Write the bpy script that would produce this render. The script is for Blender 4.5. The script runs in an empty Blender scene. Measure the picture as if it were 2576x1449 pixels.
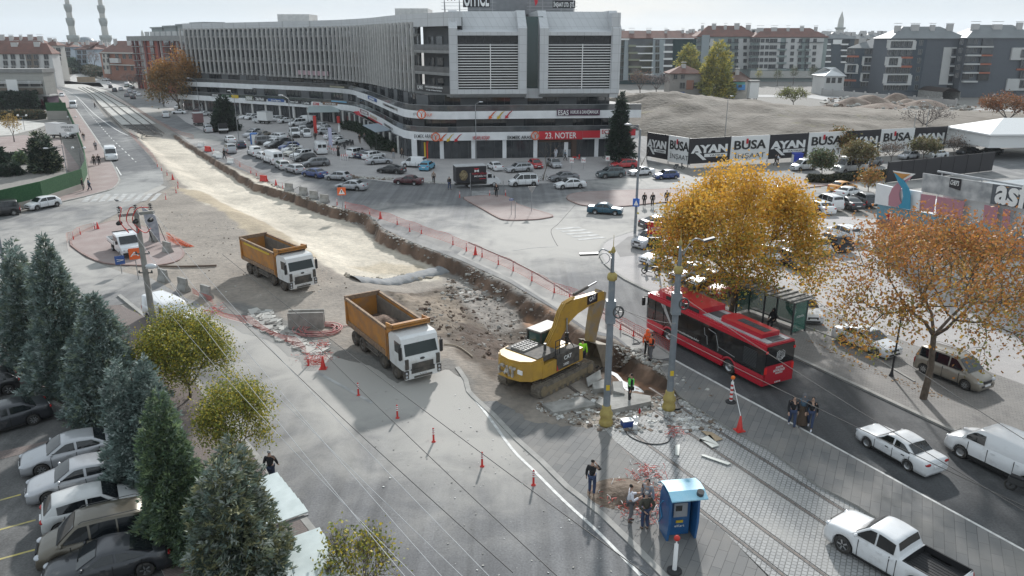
import bpy,bmesh,math,random
import numpy as np
from mathutils import Vector,Matrix,noise
from mathutils.geometry import delaunay_2d_cdt
R=math.radians;PI=math.pi;cos=math.cos;sin=math.sin;atan2=math.atan2;MT=Matrix.Translation;MR=Matrix.Rotation
rnd=random.Random(7)
sc=bpy.context.scene
C=sc.collection
# ---------------- camera ----------------
F_=1900.;YH=100.;CH=20.3
TH=math.atan((724.5-YH)/F_)
cam=bpy.data.cameras.new('camera');cam.sensor_width=36;cam.lens=36*F_/2576;cam.clip_end=9000;cam.clip_start=.5
camo=bpy.data.objects.new('camera',cam);C.objects.link(camo);camo.location=(0,0,CH);camo.rotation_euler=(PI/2-TH,0,0)
sc.camera=camo
# ---------------- world ----------------
SUN_EL=27.;SUN_AZ=8.
w=bpy.data.worlds.new('World');sc.world=w;w.use_nodes=True
nt=w.node_tree;nt.nodes.clear()
def N(nt,t,**k):
 n=nt.nodes.new(t)
 for a,b in k.items(): setattr(n,a,b)
 return n
sky=N(nt,'ShaderNodeTexSky',sky_type='NISHITA',sun_disc=False,sun_elevation=R(SUN_EL),sun_rotation=R(SUN_AZ),air_density=1.2,dust_density=2.0,ozone_density=1.5)
tc=N(nt,'ShaderNodeTexCoord');mp=N(nt,'ShaderNodeMapping');mp.inputs['Scale'].default_value=(1.2,1.2,6.5)
nz=N(nt,'ShaderNodeTexNoise');nz.inputs['Scale'].default_value=1.7;nz.inputs['Detail'].default_value=7;nz.inputs['Roughness'].default_value=.55
cr=N(nt,'ShaderNodeValToRGB');cr.color_ramp.elements[0].position=.36;cr.color_ramp.elements[0].color=(.9,)*3+(1,);cr.color_ramp.elements[1].position=.62;cr.color_ramp.elements[1].color=(.99,)*3+(1,)
mx=N(nt,'ShaderNodeMix',data_type='RGBA');mx.inputs[7].default_value=(6.7,7.55,8.2,1)
bg=N(nt,'ShaderNodeBackground');bg.inputs['Strength'].default_value=.077
ow=N(nt,'ShaderNodeOutputWorld');L=nt.links.new
L(tc.outputs['Generated'],mp.inputs[0]);L(mp.outputs[0],nz.inputs['Vector']);L(nz.outputs['Fac'],cr.inputs[0]);L(cr.outputs[0],mx.inputs[0])
L(sky.outputs[0],mx.inputs[6]);L(mx.outputs[2],bg.inputs[0]);L(bg.outputs[0],ow.inputs[0])
sun=bpy.data.lights.new('sun','SUN');sun.energy=3.7;sun.angle=R(2.2);sun.color=(1,.98,.95)
suno=bpy.data.objects.new('sun',sun);C.objects.link(suno)
sd=Vector((sin(R(SUN_AZ))*cos(R(SUN_EL)),cos(R(SUN_AZ))*cos(R(SUN_EL)),sin(R(SUN_EL))))
suno.rotation_euler=sd.to_track_quat('Z','Y').to_euler();suno.location=(0,0,60)
sc.view_settings.view_transform='Standard';sc.view_settings.look='None';sc.view_settings.exposure=.42;sc.view_settings.gamma=1
sc.cycles.use_denoising=True;sc.cycles.max_bounces=5;sc.cycles.diffuse_bounces=2;sc.cycles.transparent_max_bounces=6
# ---------------- picture -> place ----------------
OFF={'D':(0,0,1),'Z1':(503.1,239,6.4),'Z2':(817.6,276.7,6.4),'Z3':(1182.3,352.2,6.4),'Z4':(1559.7,339.6,6.4),'Z5':(1937,352.2,6.4),'Z6':(1559.7,515.7,6.4),'Z7':(1911.9,528.3,6.4),'Z8':(138.4,125.8,6.4),'ZA':(0,0,6.4),'ZB':(314.5,50.3,6.4),'ZC':(1509.3,37.7,6.4),'ZD':(1886.7,37.7,6.4),'ZE':(2173.5,37.7,6.4),'ZF':(2173.5,352.2,6.4)}
for c_ in range(4):
 for r_ in range(4): OFF['T%d%d'%(c_,r_)]=(644*c_,362.25*r_,4)
def ray(k,x,y):
 o=OFF[k];x=o[0]+x/o[2]-1288;y=-(o[1]+y/o[2]-724.5)
 c,s=math.cos(TH),sin(TH)
 return Vector((x,F_*c+y*s,-F_*s+y*c))
AS=math.atan2(-1039,2000);US=Vector((sin(AS),cos(AS)));VS=Vector((US.y,-US.x))
def G(k,x,y,z=0.):
 r=ray(k,x,y);t=(z-CH)/r.z;return Vector((r.x*t,r.y*t,z))
def PL(k,pts,z=0.): return [G(k,p[0],p[1],z) for p in pts]
def ST(p): return p.x*US.x+p.y*US.y,p.x*VS.x+p.y*VS.y
def W(s,t,z=0): return Vector((US.x*s+VS.x*t,US.y*s+VS.y*t,z))
def at_depth(k,x,y,dy):
 r=ray(k,x,y);t=dy/r.y;return Vector((r.x*t,dy,CH+r.z*t))
def tab(k,pts): return sorted(ST(G(k,*p)) for p in pts)
RE=np.array(sorted(tab('T00',[(1690,1300)])+tab('T01',[(1900,0),(2230,200),(2576,400)])+tab('T11',[(350,500),(740,640),(1130,720),(1270,890),(1600,1020),(1850,1110),(2060,1190)])+tab('T12',[(2560,-30)])+tab('T22',[(430,250),(750,470),(1030,540),(1280,740),(1560,900),(1680,1010)])))
LE=np.array(sorted(tab('D',[(340,342)])+tab('T01',[(1640,190),(1900,430),(1990,530),(2190,650),(2400,720),(2560,830)])+tab('T11',[(300,1000),(640,1290),(900,1390)])+tab('T12',[(1500,150),(2000,520),(2300,720)])+tab('T22',[(600,700),(880,860),(1080,1000),(1330,1130)])))
def Rt(s): return np.interp(s,RE[:,0],RE[:,1])
def Lt(s): return np.interp(s,LE[:,0],LE[:,1])
def Dp(s): return np.interp(s,[32,34.5,40,44,52,58,66,120,150,188,192],[0,.9,1.5,1.3,1.1,1.15,1.25,1.0,.8,.6,0])
def Wd(s): return np.interp(s,[34,41,46,58,66,120,190],[.7,.9,5,5,6,4,1])
def sstep(a,b,x):
 t=np.clip((x-a)/(b-a),0,1);return t*t*(3-2*t)
def hgt(s,t):
 s=np.asarray(s,float);t=np.asarray(t,float)
 L_,R_,D_,W_=Lt(s),Rt(s),Dp(s),Wd(s)
 rw=np.interp(s,[40,50,58,66,80],[.7,1.3,1.3,.5,.35])
 return -D_*np.minimum(sstep(L_,L_+W_,t),1-sstep(R_-rw,R_-.05,t))
def zg(x,y):
 s=x*US.x+y*US.y;t=x*VS.x+y*VS.y
 if s<30 or s>195 or t<0 or t>34: return 0.
 return float(hgt(s,t))
def GT(k,x,y):
 z=0.
 for i in range(12): p=G(k,x,y,z);z=.5*z+.5*zg(p.x,p.y)
 p.z=z;return p
# ---------------- materials ----------------
MATS={}
def mat(name,col,rough=.6,metal=0.,col2=None,ns=6.,bump=0.,bs=None,spec=.5,coat=0.,emit=0.,alpha=1.,trans=0.,detail=5,att=None,ramp=(.35,.65),dirt=None):
 if name in MATS: return MATS[name]
 m=bpy.data.materials.new(name);m.use_nodes=True;nt=m.node_tree;b=nt.nodes['Principled BSDF'];L=nt.links.new
 b.inputs['Roughness'].default_value=rough;b.inputs['Metallic'].default_value=metal;b.inputs['Specular IOR Level'].default_value=spec
 if coat: b.inputs['Coat Weight'].default_value=coat;b.inputs['Coat Roughness'].default_value=.06
 if trans: b.inputs['Transmission Weight'].default_value=trans
 if alpha<1: b.inputs['Alpha'].default_value=alpha
 c=tuple(col[:3])+(1,);b.inputs['Base Color'].default_value=c
 if emit: b.inputs['Emission Color'].default_value=c;b.inputs['Emission Strength'].default_value=emit
 tc=N(nt,'ShaderNodeTexCoord');src=None
 if col2 is not None:
  nz=N(nt,'ShaderNodeTexNoise');nz.inputs['Scale'].default_value=ns;nz.inputs['Detail'].default_value=detail;L(tc.outputs['Object'],nz.inputs['Vector'])
  r=N(nt,'ShaderNodeValToRGB');r.color_ramp.elements[0].position=ramp[0];r.color_ramp.elements[0].color=c;r.color_ramp.elements[1].position=ramp[1];r.color_ramp.elements[1].color=tuple(col2[:3])+(1,)
  L(nz.outputs['Fac'],r.inputs[0]);src=r.outputs[0]
 if att:
  a=N(nt,'ShaderNodeAttribute',attribute_name=att)
  if src is None: src=a.outputs['Color']
  else:
   q=N(nt,'ShaderNodeMix',data_type='RGBA',blend_type='MULTIPLY');q.inputs[0].default_value=1;L(a.outputs['Color'],q.inputs[6]);L(src,q.inputs[7]);src=q.outputs[2]
 if dirt:
  nz=N(nt,'ShaderNodeTexNoise');nz.inputs['Scale'].default_value=dirt[1];nz.inputs['Detail'].default_value=8;nz.inputs['Roughness'].default_value=.65;L(tc.outputs['Object'],nz.inputs['Vector'])
  r=N(nt,'ShaderNodeMapRange');r.inputs[1].default_value=dirt[2];r.inputs[2].default_value=dirt[3];L(nz.outputs['Fac'],r.inputs[0])
  q=N(nt,'ShaderNodeMix',data_type='RGBA');q.inputs[7].default_value=tuple(dirt[0])+(1,);L(r.outputs[0],q.inputs[0])
  if src is None: q.inputs[6].default_value=c
  else: L(src,q.inputs[6])
  src=q.outputs[2]
 if src is not None: L(src,b.inputs['Base Color'])
 if bump:
  n2=N(nt,'ShaderNodeTexNoise');n2.inputs['Scale'].default_value=bs or ns*3;n2.inputs['Detail'].default_value=6;L(tc.outputs['Object'],n2.inputs['Vector'])
  bp=N(nt,'ShaderNodeBump');bp.inputs['Strength'].default_value=1;bp.inputs['Distance'].default_value=bump;L(n2.outputs['Fac'],bp.inputs['Height']);L(bp.outputs[0],b.inputs['Normal'])
 MATS[name]=m;return m
def paver(name,c1,c2,mortar,bw,bh,rot=0.,off=.5,ms=.008,dirt=None,bump=.003):
 if name in MATS: return MATS[name]
 m=mat(name,c1,.85);nt=m.node_tree;L=nt.links.new;b=nt.nodes['Principled BSDF']
 tc=N(nt,'ShaderNodeTexCoord');mp=N(nt,'ShaderNodeMapping');mp.inputs['Rotation'].default_value=(0,0,rot);br=N(nt,'ShaderNodeTexBrick')
 br.offset=off;br.inputs['Color1'].default_value=tuple(c1)+(1,);br.inputs['Color2'].default_value=tuple(c2)+(1,);br.inputs['Mortar'].default_value=tuple(mortar)+(1,)
 br.inputs['Scale'].default_value=1;br.inputs['Mortar Size'].default_value=ms;br.inputs['Mortar Smooth'].default_value=.3;br.inputs['Brick Width'].default_value=bw;br.inputs['Row Height'].default_value=bh
 L(tc.outputs['Object'],mp.inputs[0]);L(mp.outputs[0],br.inputs['Vector'])
 nz=N(nt,'ShaderNodeTexNoise');nz.inputs['Scale'].default_value=.45;nz.inputs['Detail'].default_value=7;L(tc.outputs['Object'],nz.inputs['Vector'])
 r=N(nt,'ShaderNodeMapRange');r.inputs[1].default_value=.42;r.inputs[2].default_value=.75;r.inputs[4].default_value=.75;L(nz.outputs['Fac'],r.inputs[0])
 q=N(nt,'ShaderNodeMix',data_type='RGBA');q.inputs[7].default_value=tuple(dirt or mortar)+(1,);L(r.outputs[0],q.inputs[0]);L(br.outputs[0],q.inputs[6])
 L(q.outputs[2],b.inputs['Base Color'])
 bp=N(nt,'ShaderNodeBump');bp.invert=True;bp.inputs['Distance'].default_value=bump;L(br.outputs['Fac'],bp.inputs['Height']);L(bp.outputs[0],b.inputs['Normal'])
 return m
def blockwall(name,col,col2,pw,ph,ms=.03,rough=.5):
 """cladding panels with joints, standing wall (x along, z up in object space)"""
 m=mat(name,col,rough);nt=m.node_tree;L=nt.links.new;b=nt.nodes['Principled BSDF']
 tc=N(nt,'ShaderNodeTexCoord');sx=N(nt,'ShaderNodeSeparateXYZ');ad=N(nt,'ShaderNodeMath',operation='ADD');cx=N(nt,'ShaderNodeCombineXYZ');br=N(nt,'ShaderNodeTexBrick')
 br.offset=0;br.inputs['Color1'].default_value=tuple(col)+(1,);br.inputs['Color2'].default_value=tuple(c*.94 for c in col)+(1,);br.inputs['Mortar'].default_value=tuple(col2)+(1,);br.inputs['Scale'].default_value=1
 br.inputs['Mortar Size'].default_value=ms;br.inputs['Brick Width'].default_value=pw;br.inputs['Row Height'].default_value=ph
 L(tc.outputs['Object'],sx.inputs[0]);L(sx.outputs[0],ad.inputs[0]);L(sx.outputs[1],ad.inputs[1]);L(ad.outputs[0],cx.inputs[0]);L(sx.outputs[2],cx.inputs[1]);L(cx.outputs[0],br.inputs['Vector'])
 nz=N(nt,'ShaderNodeTexNoise');nz.inputs['Scale'].default_value=.5;nz.inputs['Detail'].default_value=6;L(tc.outputs['Object'],nz.inputs['Vector'])
 r=N(nt,'ShaderNodeMapRange');r.inputs[1].default_value=.45;r.inputs[2].default_value=.8;r.inputs[4].default_value=.35;L(nz.outputs['Fac'],r.inputs[0])
 q=N(nt,'ShaderNodeMix',data_type='RGBA');q.inputs[7].default_value=tuple(col2)+(1,);L(r.outputs[0],q.inputs[0]);L(br.outputs[0],q.inputs[6]);L(q.outputs[2],b.inputs['Base Color'])
 return m
white=mat('white_paint',(.72,.73,.74),.5,col2=(.6,.61,.61),ns=1.5)
PWH=mat('plain_white',(.78,.78,.77),.5)
black=mat('black_matt',(.02,.02,.022),.6)
dark=mat('dark_grey',(.055,.058,.062),.6)
grey=mat('mid_grey',(.2,.205,.21),.6)
glass=mat('dark_glass',(.018,.022,.026),.06,spec=.7,col2=(.045,.05,.055),ns=.35)
autoglass=mat('car_glass',(.012,.015,.018),.05,spec=.8)
metal=mat('galvanised_metal',(.36,.37,.38),.45,.6,col2=(.28,.29,.3),ns=3)
polegrey=mat('pole_grey_paint',(.21,.235,.26),.5,col2=(.16,.18,.2),ns=1.2,dirt=((.3,.3,.28),2.,.55,.8))
steel=mat('dark_steel',(.09,.09,.09),.5,.5)
rubber=mat('tyre_rubber',(.022,.022,.023),.8,col2=(.06,.055,.05),ns=3)
alloy=mat('alloy_rim',(.45,.46,.47),.3,.8)
redp=mat('red_plastic',(.62,.03,.025),.45,col2=(.5,.04,.03),ns=5)
orangep=mat('orange_plastic',(.8,.14,.03),.45)
orangelamp=mat('orange_lamp',(.85,.2,.02),.3)
redlamp=mat('red_lens',(.35,.01,.01),.15)
headl=mat('headlamp_glass',(.45,.47,.5),.1,spec=.9)
yellowp=mat('gold_paint',(.42,.33,.1),.5,col2=(.33,.25,.08),ns=3)
concrete=mat('concrete',(.36,.35,.33),.9,col2=(.24,.235,.22),ns=1.8,bump=.02,bs=9)
refl=mat('reflective_white',(.8,.8,.8),.4)
bark=mat('bark',(.085,.065,.048),.95,col2=(.14,.11,.085),ns=4,bump=.02)
lamphead=mat('lamp_cover',(.62,.64,.66),.3)
seam=mat('panel_gap',(.012,.012,.012),.8)
brickred=mat('red_render',(.34,.085,.06),.8,col2=(.29,.075,.055),ns=.8)
# ---------------- mesh builder ----------------
class MB:
 def __init__(s): s.v=[];s.f=[];s.m=[];s.sm=[]
 def add(s,vs,fs,mi=0,sm=False):
  o=len(s.v);s.v+= [tuple(v) for v in vs]
  for f in fs: s.f.append(tuple(i+o for i in f));s.m.append(mi);s.sm.append(sm)
  return s
 def box(s,x0,x1,y0,y1,z0,z1,mi=0,M=None):
  v=[Vector((x,y,z)) for z in (z0,z1) for y in (y0,y1) for x in (x0,x1)]
  if M: v=[M@p for p in v]
  return s.add(v,[(0,2,3,1),(4,5,7,6),(0,1,5,4),(2,6,7,3),(0,4,6,2),(1,3,7,5)],mi)
 def bar(s,a,b,wd,h,mi=0):
  a,b=Vector(a),Vector(b);d=(b-a).normalized();up=Vector((0,0,1))
  if abs(d.z)>.95: up=Vector((0,1,0))
  x=d.cross(up).normalized()*wd/2;z=x.cross(d).normalized()*h/2
  v=[p+i*x+j*z for p in (a,b) for i,j in ((-1,-1),(1,-1),(1,1),(-1,1))]
  return s.add(v,[(0,1,2,3),(7,6,5,4),(0,4,5,1),(1,5,6,2),(2,6,7,3),(3,7,4,0)],mi)
 def tube(s,pts,r,n=8,mi=0,cap=True,sm=True):
  pts=[Vector(p) for p in pts];rs=r if isinstance(r,(list,tuple)) else [r]*len(pts);vs=[];up0=None
  for i,p in enumerate(pts):
   d=(pts[min(i+1,len(pts)-1)]-pts[max(i-1,0)])
   if d.length<1e-9: d=Vector((0,0,1))
   d.normalize()
   if up0 is None: up0=Vector((1,0,0)) if abs(d.x)<.9 else Vector((0,1,0))
   x=(up0-d*up0.dot(d));x=x.normalized() if x.length>1e-6 else d.orthogonal().normalized();up0=x;y=d.cross(x)
   vs+=[p+(x*cos(2*PI*k/n)+y*sin(2*PI*k/n))*rs[i] for k in range(n)]
  fs=[(i*n+k,i*n+(k+1)%n,(i+1)*n+(k+1)%n,(i+1)*n+k) for i in range(len(pts)-1) for k in range(n)]
  s.add(vs,fs,mi,sm)
  if cap: s.add(vs[:n],[tuple(range(n-1,-1,-1))],mi);s.add(vs[-n:],[tuple(range(n))],mi)
  return s
 def lathe(s,prof,n=16,c=(0,0,0),mi=0,sm=True,M=None):
  c=Vector(c);vs=[Vector((r*cos(2*PI*k/n),r*sin(2*PI*k/n),z)) for r,z in prof for k in range(n)]
  vs=[(M@v if M else v)+c for v in vs]
  fs=[(i*n+k,i*n+(k+1)%n,(i+1)*n+(k+1)%n,(i+1)*n+k) for i in range(len(prof)-1) for k in range(n)]
  return s.add(vs,fs,mi,sm)
 def ell(s,c,rx,ry,rz,mi=0,n=10,m=6):
  prof=[(max(sin(PI*i/m),1e-3),-cos(PI*i/m)) for i in range(m+1)]
  M=Matrix.Diagonal((rx,ry,rz)).to_3x3();return s.lathe(prof,n,c,mi,True,M)
 def prism(s,poly,z0,z1,mi=0,top=None):
  n=len(poly);v=[(p[0],p[1],z0) for p in poly]+[(p[0],p[1],z1) for p in poly]
  a=sum(poly[i][0]*poly[(i+1)%n][1]-poly[(i+1)%n][0]*poly[i][1] for i in range(n))
  f=[(i,(i+1)%n,n+(i+1)%n,n+i) for i in range(n)];t=tuple(range(n,2*n));b=tuple(range(n-1,-1,-1))
  if a<0: f=[x[::-1] for x in f];t=t[::-1];b=b[::-1]
  s.add(v,f,mi);s.add(v,[t],mi if top is None else top);s.add(v,[b],mi);return s
 def plate(s,poly,d,mi=0):
  n=len(poly);p=[Vector(q) for q in poly];d=Vector(d);v=p+[q+d for q in p]
  return s.add(v,[tuple(range(n)),tuple(range(2*n-1,n-1,-1))]+[(i+1 if i+1<n else 0,i,n+i,n+(i+1)%n) for i in range(n)],mi)
 def rock(s,c,r,mi=0,fl=.7,seed=0):
  q=random.Random(seed);c=Vector(c);vs=[];n,m=6,3
  for i in range(m+1):
   for k in range(n):
    a=PI*(.12+.76*i/m);b=2*PI*(k+q.random()*.6)/n;rr=r*q.uniform(.7,1.2)
    vs.append(c+Vector((sin(a)*cos(b)*rr,sin(a)*sin(b)*rr*q.uniform(.7,1),cos(a)*rr*fl)))
  fs=[(i*n+k,(i+1)*n+k,(i+1)*n+(k+1)%n,i*n+(k+1)%n) for i in range(m) for k in range(n)]+[tuple(range(n)),tuple(range((m+1)*n-1,m*n-1,-1))]
  return s.add(vs,fs,mi)
 def mesh(s,name,mats):
  me=bpy.data.meshes.new(name);me.from_pydata(s.v,[],s.f)
  for m in (mats if isinstance(mats,(list,tuple)) else [mats]): me.materials.append(m)
  me.polygons.foreach_set('material_index',s.m);me.polygons.foreach_set('use_smooth',s.sm);me.update();return me
 def build(s,name,mats,parent=None,**k):
  o=bpy.data.objects.new(name,s.mesh(name,mats));C.objects.link(o)
  if parent is not None: o.parent=parent
  return tag(o,**k)
def tag(o,label=None,cat=None,group=None,kind=None):
 if label: o['label']=label
 if cat: o['category']=cat
 if group: o['group']=group
 if kind: o['kind']=kind
 return o
def thing(name,label,cat,loc=(0,0,0),rz=0.,group=None,kind=None):
 o=bpy.data.objects.new(name,None);C.objects.link(o);o.location=loc;o.rotation_euler=(0,0,rz);o.empty_display_size=.3
 return tag(o,label,cat,group,kind)
def dup(root,loc,rz=0.,label=None,group=None,scale=None):
 r=root.copy();C.objects.link(r);r.location=loc;r.rotation_euler=(0,0,rz)
 if label: r['label']=label
 if group: r['group']=group
 if scale: r.scale=(scale,)*3 if not isinstance(scale,tuple) else scale
 for ch in root.children:
  c=ch.copy();C.objects.link(c);c.parent=r
  for g in ch.children: d=g.copy();C.objects.link(d);d.parent=c
 return r
FONT_={}
def text_mesh(txt,size,mb,org,ux,uz,mi=0,depth=.04,bold=.0,spacing=1.):
 """adds letters as solid geometry to a builder: org lower-left, ux baseline dir, uz up dir"""
 cu=bpy.data.curves.new('t','FONT');cu.body=txt;cu.size=size;cu.extrude=depth/2;cu.offset=bold;cu.space_character=spacing;cu.resolution_u=3
 o=bpy.data.objects.new('t',cu);C.objects.link(o);dg=bpy.context.evaluated_depsgraph_get();me=bpy.data.meshes.new_from_object(o.evaluated_get(dg))
 C.objects.unlink(o);bpy.data.objects.remove(o)
 ux=Vector(ux).normalized();uz=Vector(uz).normalized();n=ux.cross(uz);org=Vector(org)
 wd=max([v.co.x for v in me.vertices] or [1]);vs=[org+ux*v.co.x+uz*v.co.y+n*v.co.z for v in me.vertices]
 mb.add(vs,[tuple(p.vertices) for p in me.polygons],mi);bpy.data.meshes.remove(me);return wd
def text_fit(txt,mb,org,ux,uz,width,height,mi=0,depth=.04,bold=0.):
 """letters stretched to fill width x height (cap height)"""
 t=MB();wd=text_mesh(txt,1,t,(0,0,0),(1,0,0),(0,1,0),0,depth,bold)
 hs=.73;ux=Vector(ux).normalized();uz=Vector(uz).normalized();n=ux.cross(uz);org=Vector(org)
 mb.add([org+ux*(v[0]*width/wd)+uz*(v[1]*height/hs)+n*v[2] for v in t.v],t.f,mi)
def inpoly(x,y,P):
 x=np.asarray(x);y=np.asarray(y);r=np.zeros(x.shape,bool);n=len(P)
 for i in range(n):
  x1,y1=P[i][0],P[i][1];x2,y2=P[(i+1)%n][0],P[(i+1)%n][1]
  if y1==y2: continue
  c=((y1>y)!=(y2>y))&(x<(x2-x1)*(y-y1)/(y2-y1)+x1);r^=c
 return r
def sheet(name,poly,z,m,step=None,kind='structure',follow=False,noise_amp=0,**k):
 P=[Vector((p[0],p[1])) for p in poly]
 pts=list(P);edges=[(i,(i+1)%len(P)) for i in range(len(P))]
 if step:
  xs=[p.x for p in P];ys=[p.y for p in P]
  gx=np.arange(min(xs),max(xs),step);gy=np.arange(min(ys),max(ys),step);X,Y=np.meshgrid(gx,gy);X=X.ravel();Y=Y.ravel();q=inpoly(X,Y,P)
  pts+= [Vector((a,b)) for a,b in zip(X[q],Y[q])]
 v,e,f,_,_,_=delaunay_2d_cdt(pts,edges,[],1,1e-4)
 me=bpy.data.meshes.new(name)
 f=[q if (v[q[1]]-v[q[0]]).cross(v[q[2]]-v[q[0]])>0 else q[::-1] for q in f]
 me.from_pydata([(p.x,p.y,z+(zg(p.x,p.y) if follow else 0)) for p in v],[],f)
 me.materials.append(m);o=bpy.data.objects.new(name,me);C.objects.link(o);return tag(o,kind=kind,**k)
def slab(name,poly,z0,z1,mtop,mside=None,kind='structure',**k):
 b=MB();b.prism([(p[0],p[1]) for p in poly],z0,z1,1 if mside else 0,0);return b.build(name,[mtop,mside] if mside else mtop,kind=kind,**k)
def offset_line(pts,d):
 out=[];P=[Vector((p[0],p[1])) for p in pts]
 for i,p in enumerate(P):
  a=P[max(i-1,0)];b=P[min(i+1,len(P)-1)];t=(b-a).normalized();out.append(p+Vector((t.y,-t.x))*d)
 return out
def strip(pts,w0,w1): return offset_line(pts,w0)+offset_line(pts,w1)[::-1]
def smooth_line(pts,n=4):
 P=[Vector(p) for p in pts];out=[]
 for i in range(len(P)-1):
  p0=P[max(i-1,0)];p1=P[i];p2=P[i+1];p3=P[min(i+2,len(P)-1)]
  for k in range(n):
   t=k/n;out.append(.5*((2*p1)+(p2-p0)*t+(2*p0-5*p1+4*p2-p3)*t*t+(3*p1-p0-3*p2+p3)*t**3))
 out.append(P[-1]);return out
# ================= ground =================
def DL(*p): return PL('D',p)
def stpoly(pts): return [ST(p) for p in DL(*pts)]
def fine(a,b,d): return list(np.arange(a,b,d))
ss=[-300,-60,-20,0,15]+fine(26,60,.28)+fine(60,120,.45)+fine(120,197,.8)+[210,240,300,400,600,900,1500,2600]
tt=[-1800,-900,-400,-200,-100,-60,-40,-25,-15]+fine(-8,36,.27)+[45,60,90,140,220,350,600,1200,2400]
S_,T_=np.meshgrid(np.array(ss,float),np.array(tt,float),indexing='ij')
X_=US.x*S_+VS.x*T_;Y_=US.y*S_+VS.y*T_
def fbm(x,y,sc,o=4,seed=0.):
 out=np.zeros(x.shape);flat=out.ravel();xs=x.ravel();ys=y.ravel()
 for i in range(flat.size):
  flat[i]=noise.fractal(Vector((xs[i]*sc+seed,ys[i]*sc,seed)),1.,2.1,o)
 return out
finemask=(S_>25)&(S_<198)&(T_>-9)&(T_<36)
n1=np.zeros(S_.shape);n2=np.zeros(S_.shape)
n1[finemask]=fbm(X_[finemask],Y_[finemask],.5,4,3.);n2[finemask]=fbm(X_[finemask],Y_[finemask],.13,3,9.)
Sj=S_+.5*n1;Tj=T_+.45*n1
H_=hgt(S_,T_+.28*n1*(np.abs(T_-Rt(S_))<1.2))
col=np.zeros(S_.shape+(3,));col[:]=(.215,.205,.19)
zones=[((.25,.222,.192),[(380,385),(430,470),(330,522),(250,560),(330,600),(440,650),(330,668),(300,682),(380,702),(480,765),(540,797),(644,850),(800,938),(930,1014),(1180,956),(1230,1030),(1300,1090),(1420,1100),(1560,1100),(1740,1010),(1740,960),(1540,840),(1390,775),(1110,655),(960,560),(800,490),(640,430),(480,360),(340,335)]),
((.17,.165,.155),[(480,765),(540,797),(644,850),(800,938),(930,1014),(1180,956),(1140,900),(960,900),(820,860),(700,790),(600,760)]),
((.50,.455,.38),[(340,335),(395,400),(440,440),(485,490),(520,515),(560,520),(600,545),(640,590),(760,640),(840,672),(870,690),(1110,672),(1080,635),(1000,605),(960,590),(900,545),(800,500),(700,470),(560,415),(440,345)]),
((.36,.30,.215),[(430,470),(560,530),(640,600),(760,655),(800,640),(700,570),(600,520),(520,480)]),
((.42,.365,.28),[(870,650),(1110,672),(1060,640),(960,630)]),
((.095,.075,.058),[(960,730),(1110,690),(1200,690),(1390,790),(1540,870),(1700,960),(1720,1010),(1540,1010),(1420,930),(1290,900),(1250,960),(1180,905),(1100,850),(1030,800)]),
((.19,.155,.12),[(985,740),(1120,700),(1160,740),(1180,800),(1110,840),(1040,790)]),
((.07,.05,.038),[(1150,790),(1230,800),(1300,850),(1290,910),(1210,905),(1160,850)]),
((.22,.2,.18),[(1130,665),(1290,715),(1310,790),(1240,810),(1170,740)]),
((.30,.17,.10),[(1290,735),(1390,780),(1480,845),(1430,860),(1340,800)]),
((.27,.145,.085),[(1540,872),(1620,915),(1700,965),(1690,985),(1600,930),(1530,900)]),
((.12,.08,.055),[(1530,900),(1600,930),(1690,985),(1680,1010),(1590,1000),(1530,960)])]
for c,p in zones:
 q=inpoly(Sj,Tj,stpoly(p));col[q]=c
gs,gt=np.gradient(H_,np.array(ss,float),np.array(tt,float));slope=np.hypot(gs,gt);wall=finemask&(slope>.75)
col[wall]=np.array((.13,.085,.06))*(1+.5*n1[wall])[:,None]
mudz=inpoly(S_,T_,stpoly(zones[5][1]))
br=finemask&(np.random.RandomState(3).rand(*S_.shape)>.93)&mudz;col[br]*=1.6
for it in range(1):
 c2=col.copy();c2[1:-1,1:-1]=(col[1:-1,1:-1]*2+col[:-2,1:-1]+col[2:,1:-1]+col[1:-1,:-2]+col[1:-1,2:])/6;c2[wall]=col[wall];col=c2
col*=(1+.22*n2+.18*n1)[...,None];col=np.clip(col,.02,.8)
rough_=.05*n1*finemask+mudz*(.12*n1+.06*np.random.RandomState(1).randn(*S_.shape))
dz=inpoly(S_,T_,stpoly(zones[0][1]))
Hf=H_+np.where(dz&~inpoly(S_,T_,stpoly([(500,765),(640,850),(930,1014),(1180,956),(1560,1100),(1740,1010),(1100,840),(700,790)])),rough_,0)
Hf=np.where(finemask&~dz&(H_>-.05),-.03,Hf);Hf=np.where(dz&(H_>-.1),np.minimum(Hf,0.0),Hf);Hf[~finemask]=-.03
me=bpy.data.meshes.new('ground');ns,nt_=S_.shape
me.from_pydata(np.stack([X_,Y_,Hf],-1).reshape(-1,3).tolist(),[],[(i*nt_+j,i*nt_+j+1,(i+1)*nt_+j+1,(i+1)*nt_+j)[::-1] for i in range(ns-1) for j in range(nt_-1)])
ca=me.color_attributes.new('tint','FLOAT_COLOR','POINT');ca.data.foreach_set('color',np.concatenate([col,np.ones(S_.shape+(1,))],-1).ravel())
me.materials.append(mat('ground_earth',(.86,.86,.86),.95,col2=(1.12,1.1,1.08),ns=2.2,bump=.07,bs=4,att='tint',detail=9));me.polygons.foreach_set('use_smooth',[True]*len(me.polygons))
g=bpy.data.objects.new('ground',me);C.objects.link(g);g['kind']='structure'
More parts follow.
